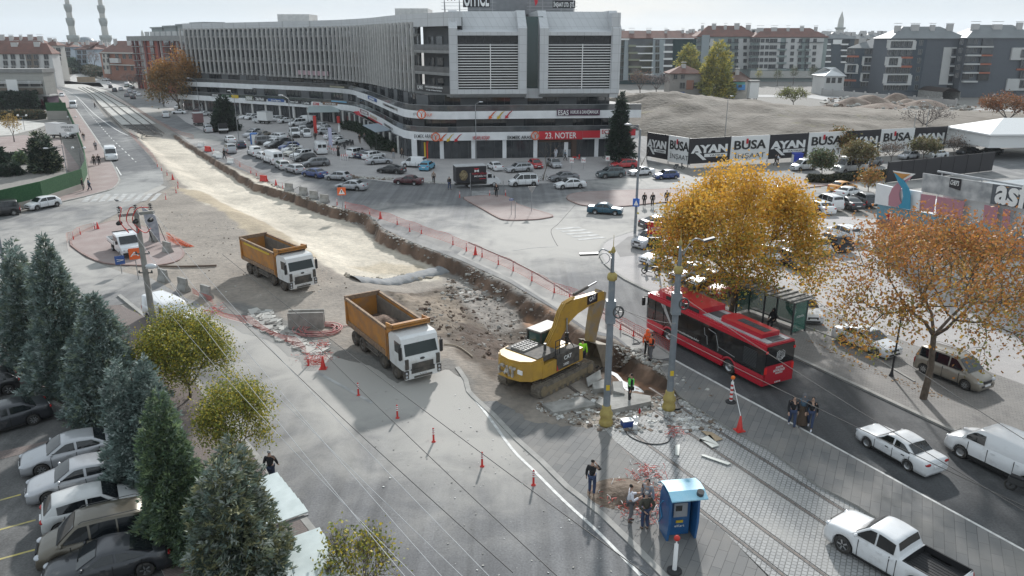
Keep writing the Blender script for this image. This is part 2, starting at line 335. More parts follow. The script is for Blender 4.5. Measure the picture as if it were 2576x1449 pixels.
# ---- asphalt with dust ----
DUST=[('D',760,880,6,1.05),('D',860,915,6,1.05),('D',940,950,5,1.1),('D',1060,960,7,1.15),('D',1130,1010,5,1.),('D',620,820,5,.95),('D',1180,1080,5,.7),('D',1000,960,12,.9),('D',1250,1080,9,.85),('D',1180,985,6,.9),('D',560,800,7,.8),('D',150,640,26,.75),('D',330,480,14,.85),('D',390,440,7,.8),('D',1400,600,13,1.),('D',1330,560,10,.8),('D',1500,590,10,.9),('D',1560,530,14,.7),('D',1250,540,9,.5),('D',1700,450,20,.8),('D',1150,600,8,.7),('D',1300,680,6,.6),('D',620,470,12,.7),('D',480,345,18,.8),('D',360,280,26,.8),('D',1000,540,10,.6),('D',330,235,60,.7),('D',850,470,8,.35),('D',640,960,3,.3),('D',1330,1180,3.5,.6),('D',760,905,5,.6),('D',1420,660,7,.5),('D',2150,560,20,.9),('D',2300,470,30,.7)]
DU=[(G(k,x,y),r,a) for k,x,y,r,a in DUST]
def asph(name,c1,c2,dustc=(.37,.355,.33),att=True,fs=1.):
 if name in MATS: return MATS[name]
 m=mat(name,c1,.88,col2=c2,ns=.35,detail=7,dirt=((.24,.24,.235),.23,.5,1.));nt=m.node_tree;L=nt.links.new;b=nt.nodes['Principled BSDF'];src=b.inputs['Base Color'].links[0].from_socket
 tc=N(nt,'ShaderNodeTexCoord');f=N(nt,'ShaderNodeTexNoise');f.inputs['Scale'].default_value=11;f.inputs['Detail'].default_value=3;L(tc.outputs['Object'],f.inputs['Vector'])
 rr=N(nt,'ShaderNodeMapRange');rr.inputs[1].default_value=.3;rr.inputs[2].default_value=.7;rr.inputs[3].default_value=.78;rr.inputs[4].default_value=1.22;L(f.outputs['Fac'],rr.inputs[0])
 mu=N(nt,'ShaderNodeVectorMath',operation='SCALE');L(src,mu.inputs[0]);L(rr.outputs[0],mu.inputs['Scale'])
 mp=N(nt,'ShaderNodeMapping');mp.inputs['Rotation'].default_value=(0,0,AS+0.);mp.inputs['Scale'].default_value=(1.5,.04,1);s2=N(nt,'ShaderNodeTexNoise');s2.inputs['Scale'].default_value=1;s2.inputs['Detail'].default_value=5;L(tc.outputs['Object'],mp.inputs[0]);L(mp.outputs[0],s2.inputs['Vector'])
 r2=N(nt,'ShaderNodeMapRange');r2.inputs[1].default_value=.35;r2.inputs[2].default_value=.65;r2.inputs[3].default_value=.8;r2.inputs[4].default_value=1.18;L(s2.outputs['Fac'],r2.inputs[0])
 mv=N(nt,'ShaderNodeVectorMath',operation='SCALE');L(mu.outputs[0],mv.inputs[0]);L(r2.outputs[0],mv.inputs['Scale'])
 a=N(nt,'ShaderNodeAttribute',attribute_name='dust');nz=N(nt,'ShaderNodeTexNoise');nz.inputs['Scale'].default_value=.35;nz.inputs['Detail'].default_value=9;nz.inputs['Roughness'].default_value=.62;nz.inputs['Distortion'].default_value=.6;L(tc.outputs['Object'],nz.inputs['Vector'])
 ad=N(nt,'ShaderNodeMath',operation='ADD');L(a.outputs['Fac'],ad.inputs[0]);L(nz.outputs['Fac'],ad.inputs[1])
 r=N(nt,'ShaderNodeMapRange');r.inputs[1].default_value=.68;r.inputs[2].default_value=1.42;r.interpolation_type='SMOOTHSTEP';L(ad.outputs[0],r.inputs[0])
 q=N(nt,'ShaderNodeMix',data_type='RGBA');q.inputs[7].default_value=tuple(dustc)+(1,);L(r.outputs[0],q.inputs[0]);L(mv.outputs[0],q.inputs[6]);L(q.outputs[2],b.inputs['Base Color'])
 return m
def road(name,pts,z,m,step=1.2):
 P=DL(*pts);o=sheet(name,P,z,m,step=step);me=o.data;n=len(me.vertices);co=np.empty(n*3);me.vertices.foreach_get('co',co);co=co.reshape(-1,3);d=np.zeros(n)
 for c,r,a in DU: d=np.maximum(d,a*np.exp(-((co[:,0]-c.x)**2+(co[:,1]-c.y)**2)/(r*r)))
 at=me.attributes.new('dust','FLOAT','POINT');at.data.foreach_set('value',d);return o
def jag(pts,n=7,a=5,sd=1):
 g=random.Random(sd);o=[]
 for p,q in zip(pts,pts[1:]):
  for i in range(n): t=i/n;o.append((p[0]+(q[0]-p[0])*t+g.uniform(-a,a)*(i>0),p[1]+(q[1]-p[1])*t+g.uniform(-a,a)*.6*(i>0)))
 return o+[pts[-1]]
A1=asph('asphalt_worn',(.122,.123,.128),(.152,.153,.156));A2=asph('asphalt_fresh',(.085,.09,.097),(.105,.11,.116),dustc=(.3,.3,.29));A3=asph('asphalt_dark',(.055,.057,.06),(.075,.077,.08),dustc=(.2,.2,.195))
road('road',[(300,690),(330,760),(400,840),(440,880),(482,950),(512,994),(600,1100),(644,1154),(764,1314),(880,1460),(920,1500),(1720,1500),(1513,1294),(1428,1227),(1363,1162),(1298,1104),(1244,1047),(1206,1012),(1179,985)]+jag([(1174,957),(1120,930),(1000,965),(930,920),(850,900),(770,872),(700,845),(620,812),(537,780),(480,755),(380,700)]),.012,A1,.8)
road('road',[(-120,560),(60,535),(150,508),(250,486),(330,500),(390,462),(420,470),(330,520),(250,560),(190,590),(175,620),(215,650),(300,682),(380,702),(330,760),(200,790),(-120,830)],.006,A1)
redge=[(178,200),(240,205),(275,228),(340,268),(432,326),(475,358),(557,408),(644,442),(731,482),(829,517),(926,540),(965,575),(1044,612),(1106,635),(1159,655),(1284,712),(1398,780),(1478,836),(1548,852),(1610,900),(1700,908),(1868,1000),(2030,1087),(2300,1236),(2567,1384),(2760,1500)]
road('road',redge+[(2900,1320),(2367,1072),(2012,906),(1613,726),(1550,690),(1512,640),(1518,612),(1590,584),(1700,560),(1900,520),(2100,500),(2300,480),(2800,520),(2800,405),(2560,385),(2250,405),(1930,425),(1745,447),(1640,400),(1620,330),(1540,390),(1049,398),(869,305),(634,282),(510,272),(420,240),(330,215),(260,190),(215,180),(180,185)],.010,A1,1.6)
road('road',[(1700,909),(1868,1001),(2030,1088),(2300,1237),(2567,1385),(2760,1502),(2900,1321),(2367,1073),(2012,907),(1800,812),(1640,830)],.016,A3,.9)
road('road',[(142,222),(160,228),(195,280),(252,362),(287,417),(302,457),(287,475),(250,487),(330,500),(385,475),(412,462),(408,430),(385,405),(350,362),(324,341),(270,300),(240,262),(215,235),(190,225),(140,216)],.014,A2)
# ---- paved surfaces ----
lite=paver('forecourt_pavers',(.37,.35,.345),(.33,.315,.31),(.25,.24,.235),.4,.2,rot=.3,dirt=(.42,.4,.385))
pink=paver('pink_pavers',(.29,.225,.21),(.265,.205,.192),(.2,.17,.16),.25,.25,rot=-AS,dirt=(.35,.3,.28),off=0)
pinkr=paver('red_brown_pavers',(.185,.145,.132),(.155,.125,.116),(.08,.075,.07),.22,.11,rot=-AS,dirt=(.16,.14,.13))
slate=paver('slate_slabs',(.14,.142,.142),(.185,.182,.178),(.08,.08,.08),1.2,.42,rot=-AS+PI/2,dirt=(.24,.225,.205),ms=.014)
cob=paver('granite_setts',(.30,.30,.30),(.37,.37,.365),(.15,.15,.145),.22,.22,rot=-AS+PI/2,dirt=(.38,.37,.35),ms=.022,off=.5)
cobw=paver('grey_block_pavers',(.19,.18,.172),(.235,.225,.21),(.105,.1,.095),.34,.17,rot=-AS,dirt=(.26,.245,.23),ms=.012)
kerbm=mat('kerb_stone',(.27,.265,.25),.9,col2=(.36,.35,.33),ns=1.5)
kerbr=mat('red_kerb_stone',(.24,.16,.145),.9,col2=(.3,.22,.2),ns=1.5)
linew=mat('road_paint',(.62,.62,.6),.7,col2=(.36,.36,.35),ns=3.,ramp=(.45,.75));liney=mat('yellow_road_paint',(.5,.42,.12),.7,col2=(.3,.27,.15),ns=3)
linef=mat('worn_road_paint',(.44,.44,.43),.8,col2=(.3,.3,.295),ns=1.2,ramp=(.4,.62))
sheet('forecourt_paving',DL((405,258),(467,307),(520,333),(600,365),(690,400),(760,425),(884,446),(986,459),(1069,459),(1126,463),(1257,466),(1376,461),(1476,452),(1560,449),(1600,442),(1608,395),(1540,392),(1049,399),(869,306),(634,283),(510,273),(430,252)),.016,lite)
def kerb(pts,m=kerbm,wd=.16,h=.13,z=0,name='kerb'):
 ln=[Vector((p[0],p[1])) for p in pts];a=offset_line(ln,-wd/2);b=offset_line(ln,wd/2);mb=MB()
 v=[(p.x,p.y,z+.0) for p in a]+[(p.x,p.y,z+.0) for p in b]+[(p.x,p.y,z+h) for p in a]+[(p.x,p.y,z+h) for p in b];n=len(a);f=[]
 for i in range(n-1): f+=[(2*n+i,2*n+i+1,3*n+i+1,3*n+i)[::-1],(i,i+1,2*n+i+1,2*n+i)[::-1],(n+i,n+i+1,3*n+i+1,3*n+i)]
 f+=[(0,n,3*n,2*n),(n-1,2*n-1,4*n-1,3*n-1)]
 mb.add(v,f);return mb.build(name,m,kind='structure')
isA=smooth_line(DL((1166,498),(1225,493),(1267,494),(1284,502),(1300,514),(1330,525),(1389,543),(1372,550),(1339,554),(1276,555),(1251,548),(1214,527),(1182,510),(1168,501)),3)
slab('traffic_island',isA[:-1],0,.13,pink);kerb(isA,kerbr,.2,.14)
isB=smooth_line(DL((1426,500),(1434,491),(1470,485),(1560,481),(1698,476),(1860,466),(2010,452),(2130,442),(2260,432),(2270,445),(2140,460),(2025,474),(1860,492),(1740,505),(1638,513),(1570,520),(1478,519),(1445,511),(1428,503)),3)
slab('traffic_island',isB[:-1],0,.13,pink);kerb(isB,kerbr,.2,.14)
isC=smooth_line(DL((178,606),(200,588),(240,570),(300,556),(370,575),(420,600),(460,630),(450,655),(400,668),(330,668),(260,662),(210,640),(180,618)),3)
slab('traffic_island',isC[:-1],-.02,.1,pink);kerb(isC+[isC[0]],kerbr,.2,.11)
pz=DL((1590,585),(1538,602),(1516,617),(1511,640),(1520,662),(1550,688),(1613,725),(2012,906),(2367,1072),(2900,1320),(3100,700),(2800,530),(2320,545),(2260,560),(2100,545),(1950,545),(1750,560),(1640,576))
slab('plaza_pavement',pz,0,.12,lite);kerb(smooth_line([p for p in DL((1640,576),(1590,585),(1538,602),(1516,617),(1511,640),(1520,662),(1550,688),(1613,725),(2012,906),(2367,1072),(2900,1320))],3),kerbm,.28,.135)
sheet('pavement',DL((1640,738),(2012,904),(2367,1070),(2900,1318),(2900,1100),(2576,972),(2282,865),(2082,785),(1960,735),(1760,690)),.126,cobw)
sheet('pavement',DL((1150,640),(1284,702),(1395,772),(1475,826),(1548,846),(1610,893),(1660,905),(1695,898),(1600,838),(1500,778),(1418,731),(1350,690),(1288,658),(1180,612)),.017,mat('strip_concrete',(.3,.29,.275),.9,col2=(.4,.385,.36),ns=.7,bump=.01));kerb([Vector((p.x,p.y)) for p in DL((1180,610),(1288,656),(1350,688),(1418,729),(1500,776),(1600,836),(1693,896))],kerbm,.2,.1)
kerb([Vector((p.x,p.y)) for p in DL((2010,820),(2120,862),(2200,905),(2300,965))],kerbm,.15,.06,.12,'edging_stone')
sheet('grass_verge',DL((1580,598),(1640,590),(1700,620),(1640,640),(1560,650),(1545,625)),.124,mat('grey_tarmac',(.23,.22,.215),.9,col2=(.27,.26,.25),ns=.5)).name='pavement'
rp=DL((1712,1004),(1833,1082),(1932,1134),(2057,1227),(2157,1279),(2440,1462),(2520,1510),(2800,1540),(2570,1392),(2300,1243),(2030,1094),(1868,1007),(1700,915),(1660,930))
slab('tram_platform',rp,0,.15,slate,kerbm)
tb=DL((1520,1080),(1563,1129),(1663,1227),(1820,1337),(1932,1447),(1985,1510),(2520,1510),(2157,1279),(2057,1227),(1932,1134),(1833,1082),(1716,1006),(1650,1035))
sheet('track_paving',tb,.02,cob)
lp=DL(*([(1206,1012),(1298,1104),(1363,1162),(1428,1227),(1513,1294),(1670,1449),(1725,1510),(1985,1510),(1820,1337),(1663,1227),(1563,1129)]+jag([(1520,1080),(1420,1075),(1330,1060),(1250,1010)],8,7,3)))
slab('tram_platform',lp,0,.05,slate,kerbm);kerb(smooth_line(DL((1150,925),(1172,957),(1179,985),(1206,1012),(1244,1047),(1298,1104),(1363,1162),(1428,1227),(1513,1294),(1670,1449),(1725,1510)),2),kerbm,.3,.06)
def avt(pts): return sum(ST(G('D',*p))[1] for p in pts)/len(pts)
railm=mat('rail_steel',(.075,.07,.065),.7,0,col2=(.16,.12,.1),ns=4)
rl=[avt([(1568,1134),(1763,1284),(1932,1417)]),avt([(1663,1144),(1788,1242),(1932,1335)]),avt([(1932,1225),(2092,1329)]),avt([(1932,1167),(2117,1279)])]
for i,t in enumerate(rl):
 mb=MB();s1=[34.5,36.5,34,33.5][i]
 for dt,wd,mi in ((0,.1,0),(.1,.04,1),(-.09,.03,1)): mb.add([W(0,t+dt-wd/2,.026),W(s1,t+dt-wd/2,.026),W(s1,t+dt+wd/2,.026),W(0,t+dt+wd/2,.026)],[(0,1,2,3)],mi)
 mb.build('rail',[railm,seam],label='embedded tram rail in the grey setts, %s from the foreground road'%['nearest','second','third','farthest'][i],cat='rail',group='rails set in the paving')
slab('pavement',DL((-200,800),(0,790),(300,770),(365,800),(482,950),(512,994),(600,1100),(644,1154),(764,1314),(880,1460),(915,1500),(440,1500),(350,1330),(290,1150),(250,1078),(150,1020),(60,975),(-200,900)),0,.12,pinkr,kerbm)
kerb(DL((300,745),(365,797),(445,885),(485,948),(515,993),(600,1098),(646,1152),(766,1312),(882,1458),(917,1498)),kerbm,.3,.135)
road('parking_lot',[(-300,890),(60,975),(150,1020),(250,1078),(290,1150),(350,1330),(440,1500),(-300,1500)],.02,asph('asphalt_lot',(.085,.085,.085),(.12,.118,.115)),1.)
kerb(DL((-100,930),(60,978),(150,1022),(250,1080)),kerbm,.2,.14)
sheet('pavement',DL((-60,1150),(118,1111),(150,1118),(60,1142),(-60,1172)),.03,pinkr)
for a in (((-60,1276),(53,1245)),((-60,1350),(90,1309)),((-60,1424),(88,1384))):
 P=DL(*a);sheet('bay_line',strip(P,-.06,.06),.026,liney)
lf=DL((143,226),(158,230),(193,280),(250,362),(285,417),(298,445),(300,457),(285,475),(250,486),(155,509),(50,522),(-100,552),(-100,525),(0,505),(212,472),(226,455),(218,400),(190,330),(168,290),(150,250))
slab('pavement',lf,0,.13,pink);kerb(smooth_line(lf[:11],2),kerbm,.22,.14)
conc=mat('fresh_concrete',(.5,.49,.46),.8,col2=(.4,.385,.355),ns=.5)
sheet('track_slab',smooth_line(DL((306,314),(250,262),(212,232),(185,224),(142,216),(142,213),(190,212),(237,219),(275,231),(332,269),(392,312)),2),.05,conc)
sheet('sand_bank',[p for p in DL((150,200),(200,208),(250,208),(262,220),(200,214),(150,213))],.04,conc)
def line(name,pts,wd,m=linew,z=.024,k='D'): return sheet(name,strip(smooth_line([Vector((p.x,p.y)) for p in PL(k,pts)],3),-wd/2,wd/2),z,m)
line('lane_line',[(1690,903),(1868,1000),(2029.5,1087),(2300,1236),(2567,1382),(2700,1460)],.2,z=.03)
line('lane_line',[(1182,990),(1230,1050),(1288,1130),(1340,1182),(1420,1262),(1500,1335),(1612,1449)],.16,linew,.026)
line('lane_line',[(300,800),(380,850)],.12,linef)
line('lane_line',[(800,938),(890,988),(936,1014)],.22,linef,.026)
line('lane_line',[(147,224),(165,227),(195,245),(235,285),(290,325),(323,341)],.25,linew,.03)
line('lane_line',[(160,231),(172,248),(195,280),(252,362)],.2,linew,.03);line('lane_line',[(292,420),(305,441)],.2,linew,.03)
cl=smooth_line([Vector((p.x,p.y)) for p in DL((150,222),(170,229),(193,245),(222,282),(256,321),(281,349),(305,372),(342,408))],6)
acc=0;on=[];total=0
for i in range(len(cl)-1):
 a,b=cl[i],cl[i+1];n=max(1,int((b-a).length/.5))
 for k in range(n):
  p=a+(b-a)*k/n;q=a+(b-a)*(k+1)/n;total+=(q-p).length
  if total%5.<2.: on.append((p,q))
mb=MB()
for p,q in on:
 d=(q-p).normalized();nn=Vector((d.y,-d.x))*.1;mb.add([(p-nn).to_3d()+Vector((0,0,.03)),(p+nn).to_3d()+Vector((0,0,.03)),(q+nn).to_3d()+Vector((0,0,.03)),(q-nn).to_3d()+Vector((0,0,.03))],[(3,2,1,0)])
mb.build('lane_line',linew,kind='structure')
for i in range(9):
 x=820+85*i;P=PL('T01',[(x,583),(x+60,583-2*i),(x+130,505-i),(x+78,507-i)]);sheet('crossing_stripe',P,.028,linef)
for i in range(6):
 P=PL('T21',[(430+55*i,890+27*i-40),(455+55*i,903+27*i-40),(700+62*i,855+25*i-8),(665+62*i,842+25*i-8)]) if i<5 else None
 if P: sheet('crossing_stripe',P,.028,linef)
for i in range(5): sheet('crossing_stripe',PL('Z3',[(30,828+18*i),(430-30*i,820+18*i),(430-30*i,826+18*i),(30,836+18*i)]),.028,linef)
crack=mat('crack_filler',(.045,.045,.045),.8)
for k,p in (('T21',[(640,610),(560,700),(460,810),(395,865),(410,940),(460,1030)]),('Z3',[(1780,795),(1850,830),(1930,860)])): line('road_crack',p,.07,crack,.026,k)
line('road_crack',[(0,1075),(230,1045),(430,1035)],.1,linef,.026,'T21')
water=mat('puddle_water',(.5,.53,.55),.03,spec=1.)
pw=PL('T22',[(985,850),(1060,880),(1120,950),(1180,975),(1260,1010),(1325,1060),(1300,1115),(1230,1110),(1150,1060),(1090,960),(1030,900),(985,880)],-1.05)
sheet('puddle',smooth_line(pw,2),-.93,water,kind='structure')
# ================= vehicles =================
def interp(pts,x): return float(np.interp(x,[p[0] for p in pts],[p[1] for p in pts]))
ST_={
'sedan':dict(L=4.5,W=1.78,H=1.45,fo=.88,wb=2.62,r=.32,sh=[(0,.52),(.015,.66),(.06,.74),(.27,.95),(.55,.98),(.84,1.02),(.97,.99),(.99,.8),(1,.55)],g=(.26,.42,.72,.87),belt=.95,pill=[.3,.535,.56,.78]),
'coupe':dict(L=4.6,W=1.82,H=1.42,fo=.86,wb=2.75,r=.34,sh=[(0,.5),(.02,.64),(.06,.72),(.28,.93),(.6,.98),(.88,1.03),(.97,1.0),(.99,.8),(1,.55)],g=(.27,.44,.66,.92),belt=.95,pill=[.31,.56,.58,.8]),
'oldsedan':dict(L=4.3,W=1.66,H=1.38,fo=.82,wb=2.46,r=.29,sh=[(0,.5),(.01,.68),(.04,.76),(.28,.86),(.6,.9),(.82,.93),(.985,.92),(.995,.75),(1,.5)],g=(.29,.43,.68,.83),belt=.88,pill=[.33,.53,.555,.76]),
'hatch':dict(L=4.05,W=1.74,H=1.47,fo=.82,wb=2.53,r=.31,sh=[(0,.5),(.02,.66),(.07,.76),(.25,.94),(.6,.98),(.9,1.0),(.97,.96),(.99,.8),(1,.5)],g=(.24,.4,.86,.975),belt=.95,pill=[.28,.54,.56,.83]),
'oldhatch':dict(L=3.9,W=1.63,H=1.42,fo=.78,wb=2.46,r=.28,sh=[(0,.5),(.015,.64),(.05,.72),(.27,.88),(.6,.92),(.92,.95),(.98,.9),(1,.5)],g=(.27,.42,.84,.965),belt=.9,pill=[.31,.54,.56,.82]),
'wagon':dict(L=4.6,W=1.78,H=1.5,fo=.88,wb=2.65,r=.32,sh=[(0,.5),(.02,.66),(.06,.76),(.26,.95),(.6,.98),(.93,1.0),(.98,.95),(1,.55)],g=(.25,.4,.88,.985),belt=.95,pill=[.29,.5,.52,.72,.735,.88]),
'suv':dict(L=4.45,W=1.86,H=1.66,fo=.88,wb=2.66,r=.36,sh=[(0,.62),(.02,.82),(.07,.93),(.26,1.08),(.6,1.1),(.9,1.12),(.97,1.08),(1,.62)],g=(.25,.39,.87,.975),belt=1.08,pill=[.29,.52,.54,.72,.735,.87]),
'mpv':dict(L=4.3,W=1.79,H=1.82,fo=.84,wb=2.7,r=.32,sh=[(0,.55),(.02,.78),(.07,.88),(.2,1.06),(.6,1.1),(.95,1.1),(.985,1.0),(1,.55)],g=(.18,.36,.93,.99),belt=1.06,pill=[.25,.46,.48,.7,.715,.92]),
'smallvan':dict(L=4.25,W=1.76,H=1.82,fo=.84,wb=2.7,r=.31,sh=[(0,.55),(.02,.76),(.07,.86),(.2,1.02),(.6,1.04),(.95,1.04),(.985,1.0),(1,.55)],g=(.18,.36,.94,.99),belt=1.02,pill=[.25,.46],pan=1),
'vanlong':dict(L=5.7,W=2.02,H=2.35,fo=.95,wb=3.6,r=.35,sh=[(0,.6),(.015,.95),(.05,1.08),(.16,1.28),(.5,1.3),(.97,1.3),(.99,1.2),(1,.5)],g=(.14,.3,.975,.992),belt=1.26,pill=[.2,.37],pan=1,wt=1.78),
'minibus':dict(L=5.9,W=2.02,H=2.6,fo=.95,wb=3.7,r=.35,sh=[(0,.6),(.015,.95),(.05,1.08),(.16,1.28),(.5,1.3),(.97,1.3),(.99,1.2),(1,.5)],g=(.14,.28,.975,.992),belt=1.26,pill=[.19,.33,.35,.95],wt=2.05),
'pickup':dict(L=5.3,W=1.86,H=1.8,fo=.95,wb=3.08,r=.39,sh=[(0,.7),(.015,.95),(.06,1.05),(.24,1.15),(.6,1.17),(.98,1.17),(.99,1.1),(1,.72)],g=(.23,.35,.57,.615),belt=1.15,pill=[.27,.42,.435,.57],bed=(.635,.975)),
}
PAINT={}
def paint(name,c,metal=0.):
 if name not in PAINT:
  m=mat('paint_'+name,c,.32,metal,coat=.6,dirt=((.3,.28,.25),1.3,.58,.95));PAINT[name]=m
 return PAINT[name]
PC={'white':(.70,.71,.72),'silver':(.42,.43,.45),'grey':(.16,.165,.175),'black':(.012,.012,.014),'charcoal':(.04,.043,.05),'red':(.42,.015,.02),'maroon':(.075,.012,.018),'blue':(.03,.06,.19),'navy':(.012,.022,.055),'teal':(.02,.09,.14),'cyan':(.09,.34,.5),'beige':(.27,.245,.205),'brown':(.12,.105,.08),'orange':(.72,.33,.06),'lightgrey':(.5,.51,.51),'greygreen':(.075,.1,.11),'darkgreen':(.03,.06,.045),'paleblue':(.3,.36,.4),'cream':(.5,.48,.42)}
for k_,c_ in PC.items(): paint(k_,c_,.35 if k_ in('silver','grey','beige','charcoal','greygreen','brown','navy') else 0)
WH={}
def wheel_mesh(r,wd=.2,style=0):
 key=(r,wd,style)
 if key in WH: return WH[key]
 Mr=Matrix.Rotation(PI/2,3,'X');h=wd/2
 t=MB();t.lathe([(r*.6,-h*.9),(r*.93,-h),(r,-h*.7),(r,h*.7),(r*.93,h),(r*.6,h*.9)],18,M=Mr)
 q=MB();q.lathe([(.001,-h*.72),(r*.2,-h*.78),(r*.64,-h*.62),(r*.66,-h*.9)],18,M=Mr,mi=1 if style<2 else 0);q.lathe([(.001,h*.72),(r*.2,h*.78),(r*.64,h*.62),(r*.66,h*.9)],18,M=Mr,mi=1 if style<2 else 0)
 if style<2:
  ns=5 if style==0 else 8
  for sg in (-1,1):
   for k in range(ns):
    a=2*PI*k/ns;d=Vector((cos(a),0,sin(a)));e=Vector((-d.z,0,d.x))
    pts=[d*r*.12+e*r*.07,d*r*.62+e*r*.1,d*r*.62-e*r*.1,d*r*.12-e*r*.07];q.add([p+Vector((0,sg*h*.8,0)) for p in pts],[(0,1,2,3) if sg<0 else (3,2,1,0)],0)
   q.tube([Vector((cos(2*PI*k/16)*r*.64,sg*h*.8,sin(2*PI*k/16)*r*.64)) for k in range(17)],r*.035,4,0,False)
 WH[key]=(t.mesh('wheel',[rubber]),q.mesh('rim',[alloy,mat('rim_shadow',(.03,.03,.03),.6)]))
 return WH[key]
CARP={}
def car_parts(sty):
 """list of (name, mesh, location, parent index or None, painted)"""
 if sty in CARP: return CARP[sty]
 S=ST_[sty];L,W,H,r=S['L'],S['W'],S['H'],S['r'];xf=S['fo']+S['wb']/2;X=lambda f: xf-f*L
 ax=[S['wb']/2,-S['wb']/2];ar=r*1.17;hw=W/2
 def plan(f):
  k=1-.16*max(0,(.1-f)/.1)**2-.10*max(0,(f-.93)/.07)**2;return hw*k
 def zb(x):
  z=.19 if H<2 else .24
  for a in ax:
   d=abs(x-a)
   if d<ar: z=max(z,r+math.sqrt(ar*ar-d*d)-.0)
  return z
 fs=set([0,.004,.015,.04,.07,.96,.985,.996,1]+[i/24 for i in range(25)]+list(S['g'])+list(S.get('bed',())))
 for a in ax:
  for k in (-1.02,-.99,-.9,-.7,-.4,0,.4,.7,.9,.99,1.02): fs.add((xf-(a+k*ar))/L)
 fs=sorted(f for f in fs if 0<=f<=1);bed=S.get('bed');b=MB();rows=[]
 for f in fs:
  x=X(f);w_=plan(f);zt=interp(S['sh'],f);z0=zb(x);zm=min(zt-.1,max(.62,z0+.02));zc=.035 if not bed else .02
  if f in (0,1): z0=.3 if H<2 else .34;zm=(z0+zt)/2
  rows.append([(x,0,zt+zc),(x,w_*.6,zt+zc*.7),(x,w_*.88,zt-.005),(x,w_*.975,zt-.07),(x,w_,zm),(x,w_*.985,(zm+z0)/2 if z0<zm else z0),(x,w_*.965,z0),(x,w_*.6,z0 if not .19<z0<2 else max(z0,.2)),(x,0,z0)])
 for sg in (1,-1):
  vs=[(p[0],p[1]*sg,p[2]) for row in rows for p in row];n=9;fc=[];mi=[]
  for i in range(len(rows)-1):
   for j in range(n-1):
    if bed and j<2 and bed[0]<=fs[i] and fs[i+1]<=bed[1]: continue
    q=(i*n+j,(i+1)*n+j,(i+1)*n+j+1,i*n+j+1);fc.append(q if sg>0 else q[::-1])
  b.add(vs,[q[::-1] for q in fc],0,True)
  b.add(rows[0] if sg>0 else [(p[0],-p[1],p[2]) for p in rows[0]],[tuple(range(9)) if sg>0 else tuple(range(8,-1,-1))],0)
  b.add(rows[-1] if sg>0 else [(p[0],-p[1],p[2]) for p in rows[-1]],[tuple(range(8,-1,-1)) if sg>0 else tuple(range(9))],0)
 gc,gw,gr,gb=S['g'];bz=S['belt'];wt_=.80 if H<1.6 else (.86 if H<2 else .93);wbelt=hw*.95
 def roof(f):
  if f<=gw: t=(f-gc)/(gw-gc);return bz-.02+(H-.05-bz)*(t**.9)
  if f>=gr: t=(gb-f)/(gb-gr);return bz-.02+(H-.06-bz)*(t**.85)
  t=(f-gw)/(gr-gw);return H-.05+.05*sin(PI*min(1,t*1.1+.05))-.01*t
 def ys(z,f): k=(z-bz)/(H-bz);e=1-.06*max(0,(f-.6)/.4);return (wbelt-(wbelt-wbelt*wt_)*max(0,k))*e
 gs=sorted(set([gc+(gw-gc)*i/4 for i in range(5)]+[gw+(gr-gw)*i/6 for i in range(7)]+[gr+(gb-gr)*i/3 for i in range(4)]));grow=[]
 for f in gs:
  z=roof(f);x=X(f);y=ys(z-.04,f)
  grow.append([(x,0,z),(x,y*.55,z-.008),(x,y*.88,z-.03),(x,y*.99,z-.075 if z-.075>bz-.04 else bz-.05),(x,ys(bz,f),bz-.06)])
 for sg in (1,-1):
  vs=[(p[0],p[1]*sg,p[2]) for row in grow for p in row];n=5
  b.add(vs,[(q if sg<0 else q[::-1]) for q in [(i*n+j,(i+1)*n+j,(i+1)*n+j+1,i*n+j+1) for i in range(len(grow)-1) for j in range(n-1)]],0,True)
 for sg in (1,-1):
  for f in ([.3,.545,.77] if not S.get('pan') else [.24,.42,.66]):
   if bed and f>.6: f=.6
   x=X(f);y=sg*(plan(f)+.004);b.box(x-.012,x+.012,min(y,y-sg*.03),max(y,y-sg*.03),.32,interp(S['sh'],f)-.1,1)
  for f in (.47,.69):
   if bed and f>.6: f=.56
   x=X(f);y=sg*(plan(f)*.99);b.box(x-.09,x+.09,min(y,y+sg*.035),max(y,y+sg*.035),interp(S['sh'],f)-.2,interp(S['sh'],f)-.165,1 if sty in('oldsedan','oldhatch') else 0)
  y=sg*hw;b.box(-S['wb']/2+ar,S['wb']/2-ar,min(y*.96,y*1.005),max(y*.96,y*1.005),.2,.3 if H<2 else .42,1)
 parts=[('body',b.mesh('body',[paint('white',None) if 'white' in PAINT else white,seam]),(0,0,0),None,True)]
 und=MB();und.box(-xf+.45*0+(xf-L)+.3 if 0 else X(.97),X(.03),-hw*.66,hw*.66,.17,.56 if H<2 else .7);parts.append(('underbody',und.mesh('underbody',[black]),(0,0,0),None,False))
 def screen(f0,f1,a,c,rear=False):
  m=MB();vs=[];n=5
  for i in range(n):
   f=f0+(f1-f0)*(a+(c-a)*i/(n-1));z=roof(f);y=ys(z-.04,f)*.86;x=X(f)+(.0)
   off=.014;vs+=[(x+(off if not rear else -off),-y,z-.018+off),(x+(off if not rear else -off),0,z+.012+off),(x+(off if not rear else -off),y,z-.018+off)]
  fc=[]
  for i in range(n-1):
   for j in range(2): q=(i*3+j,i*3+j+1,(i+1)*3+j+1,(i+1)*3+j);fc.append(q if rear else q[::-1])
  m.add(vs,fc,0,True);return m
 if S.get('wt') is None or sty=='minibus' or sty=='vanlong':
  c=.96 if not S.get('wt') else .72
  parts.append(('windscreen',screen(gc,gw,.05,c).mesh('windscreen',[autoglass]),(0,0,0),None,False))
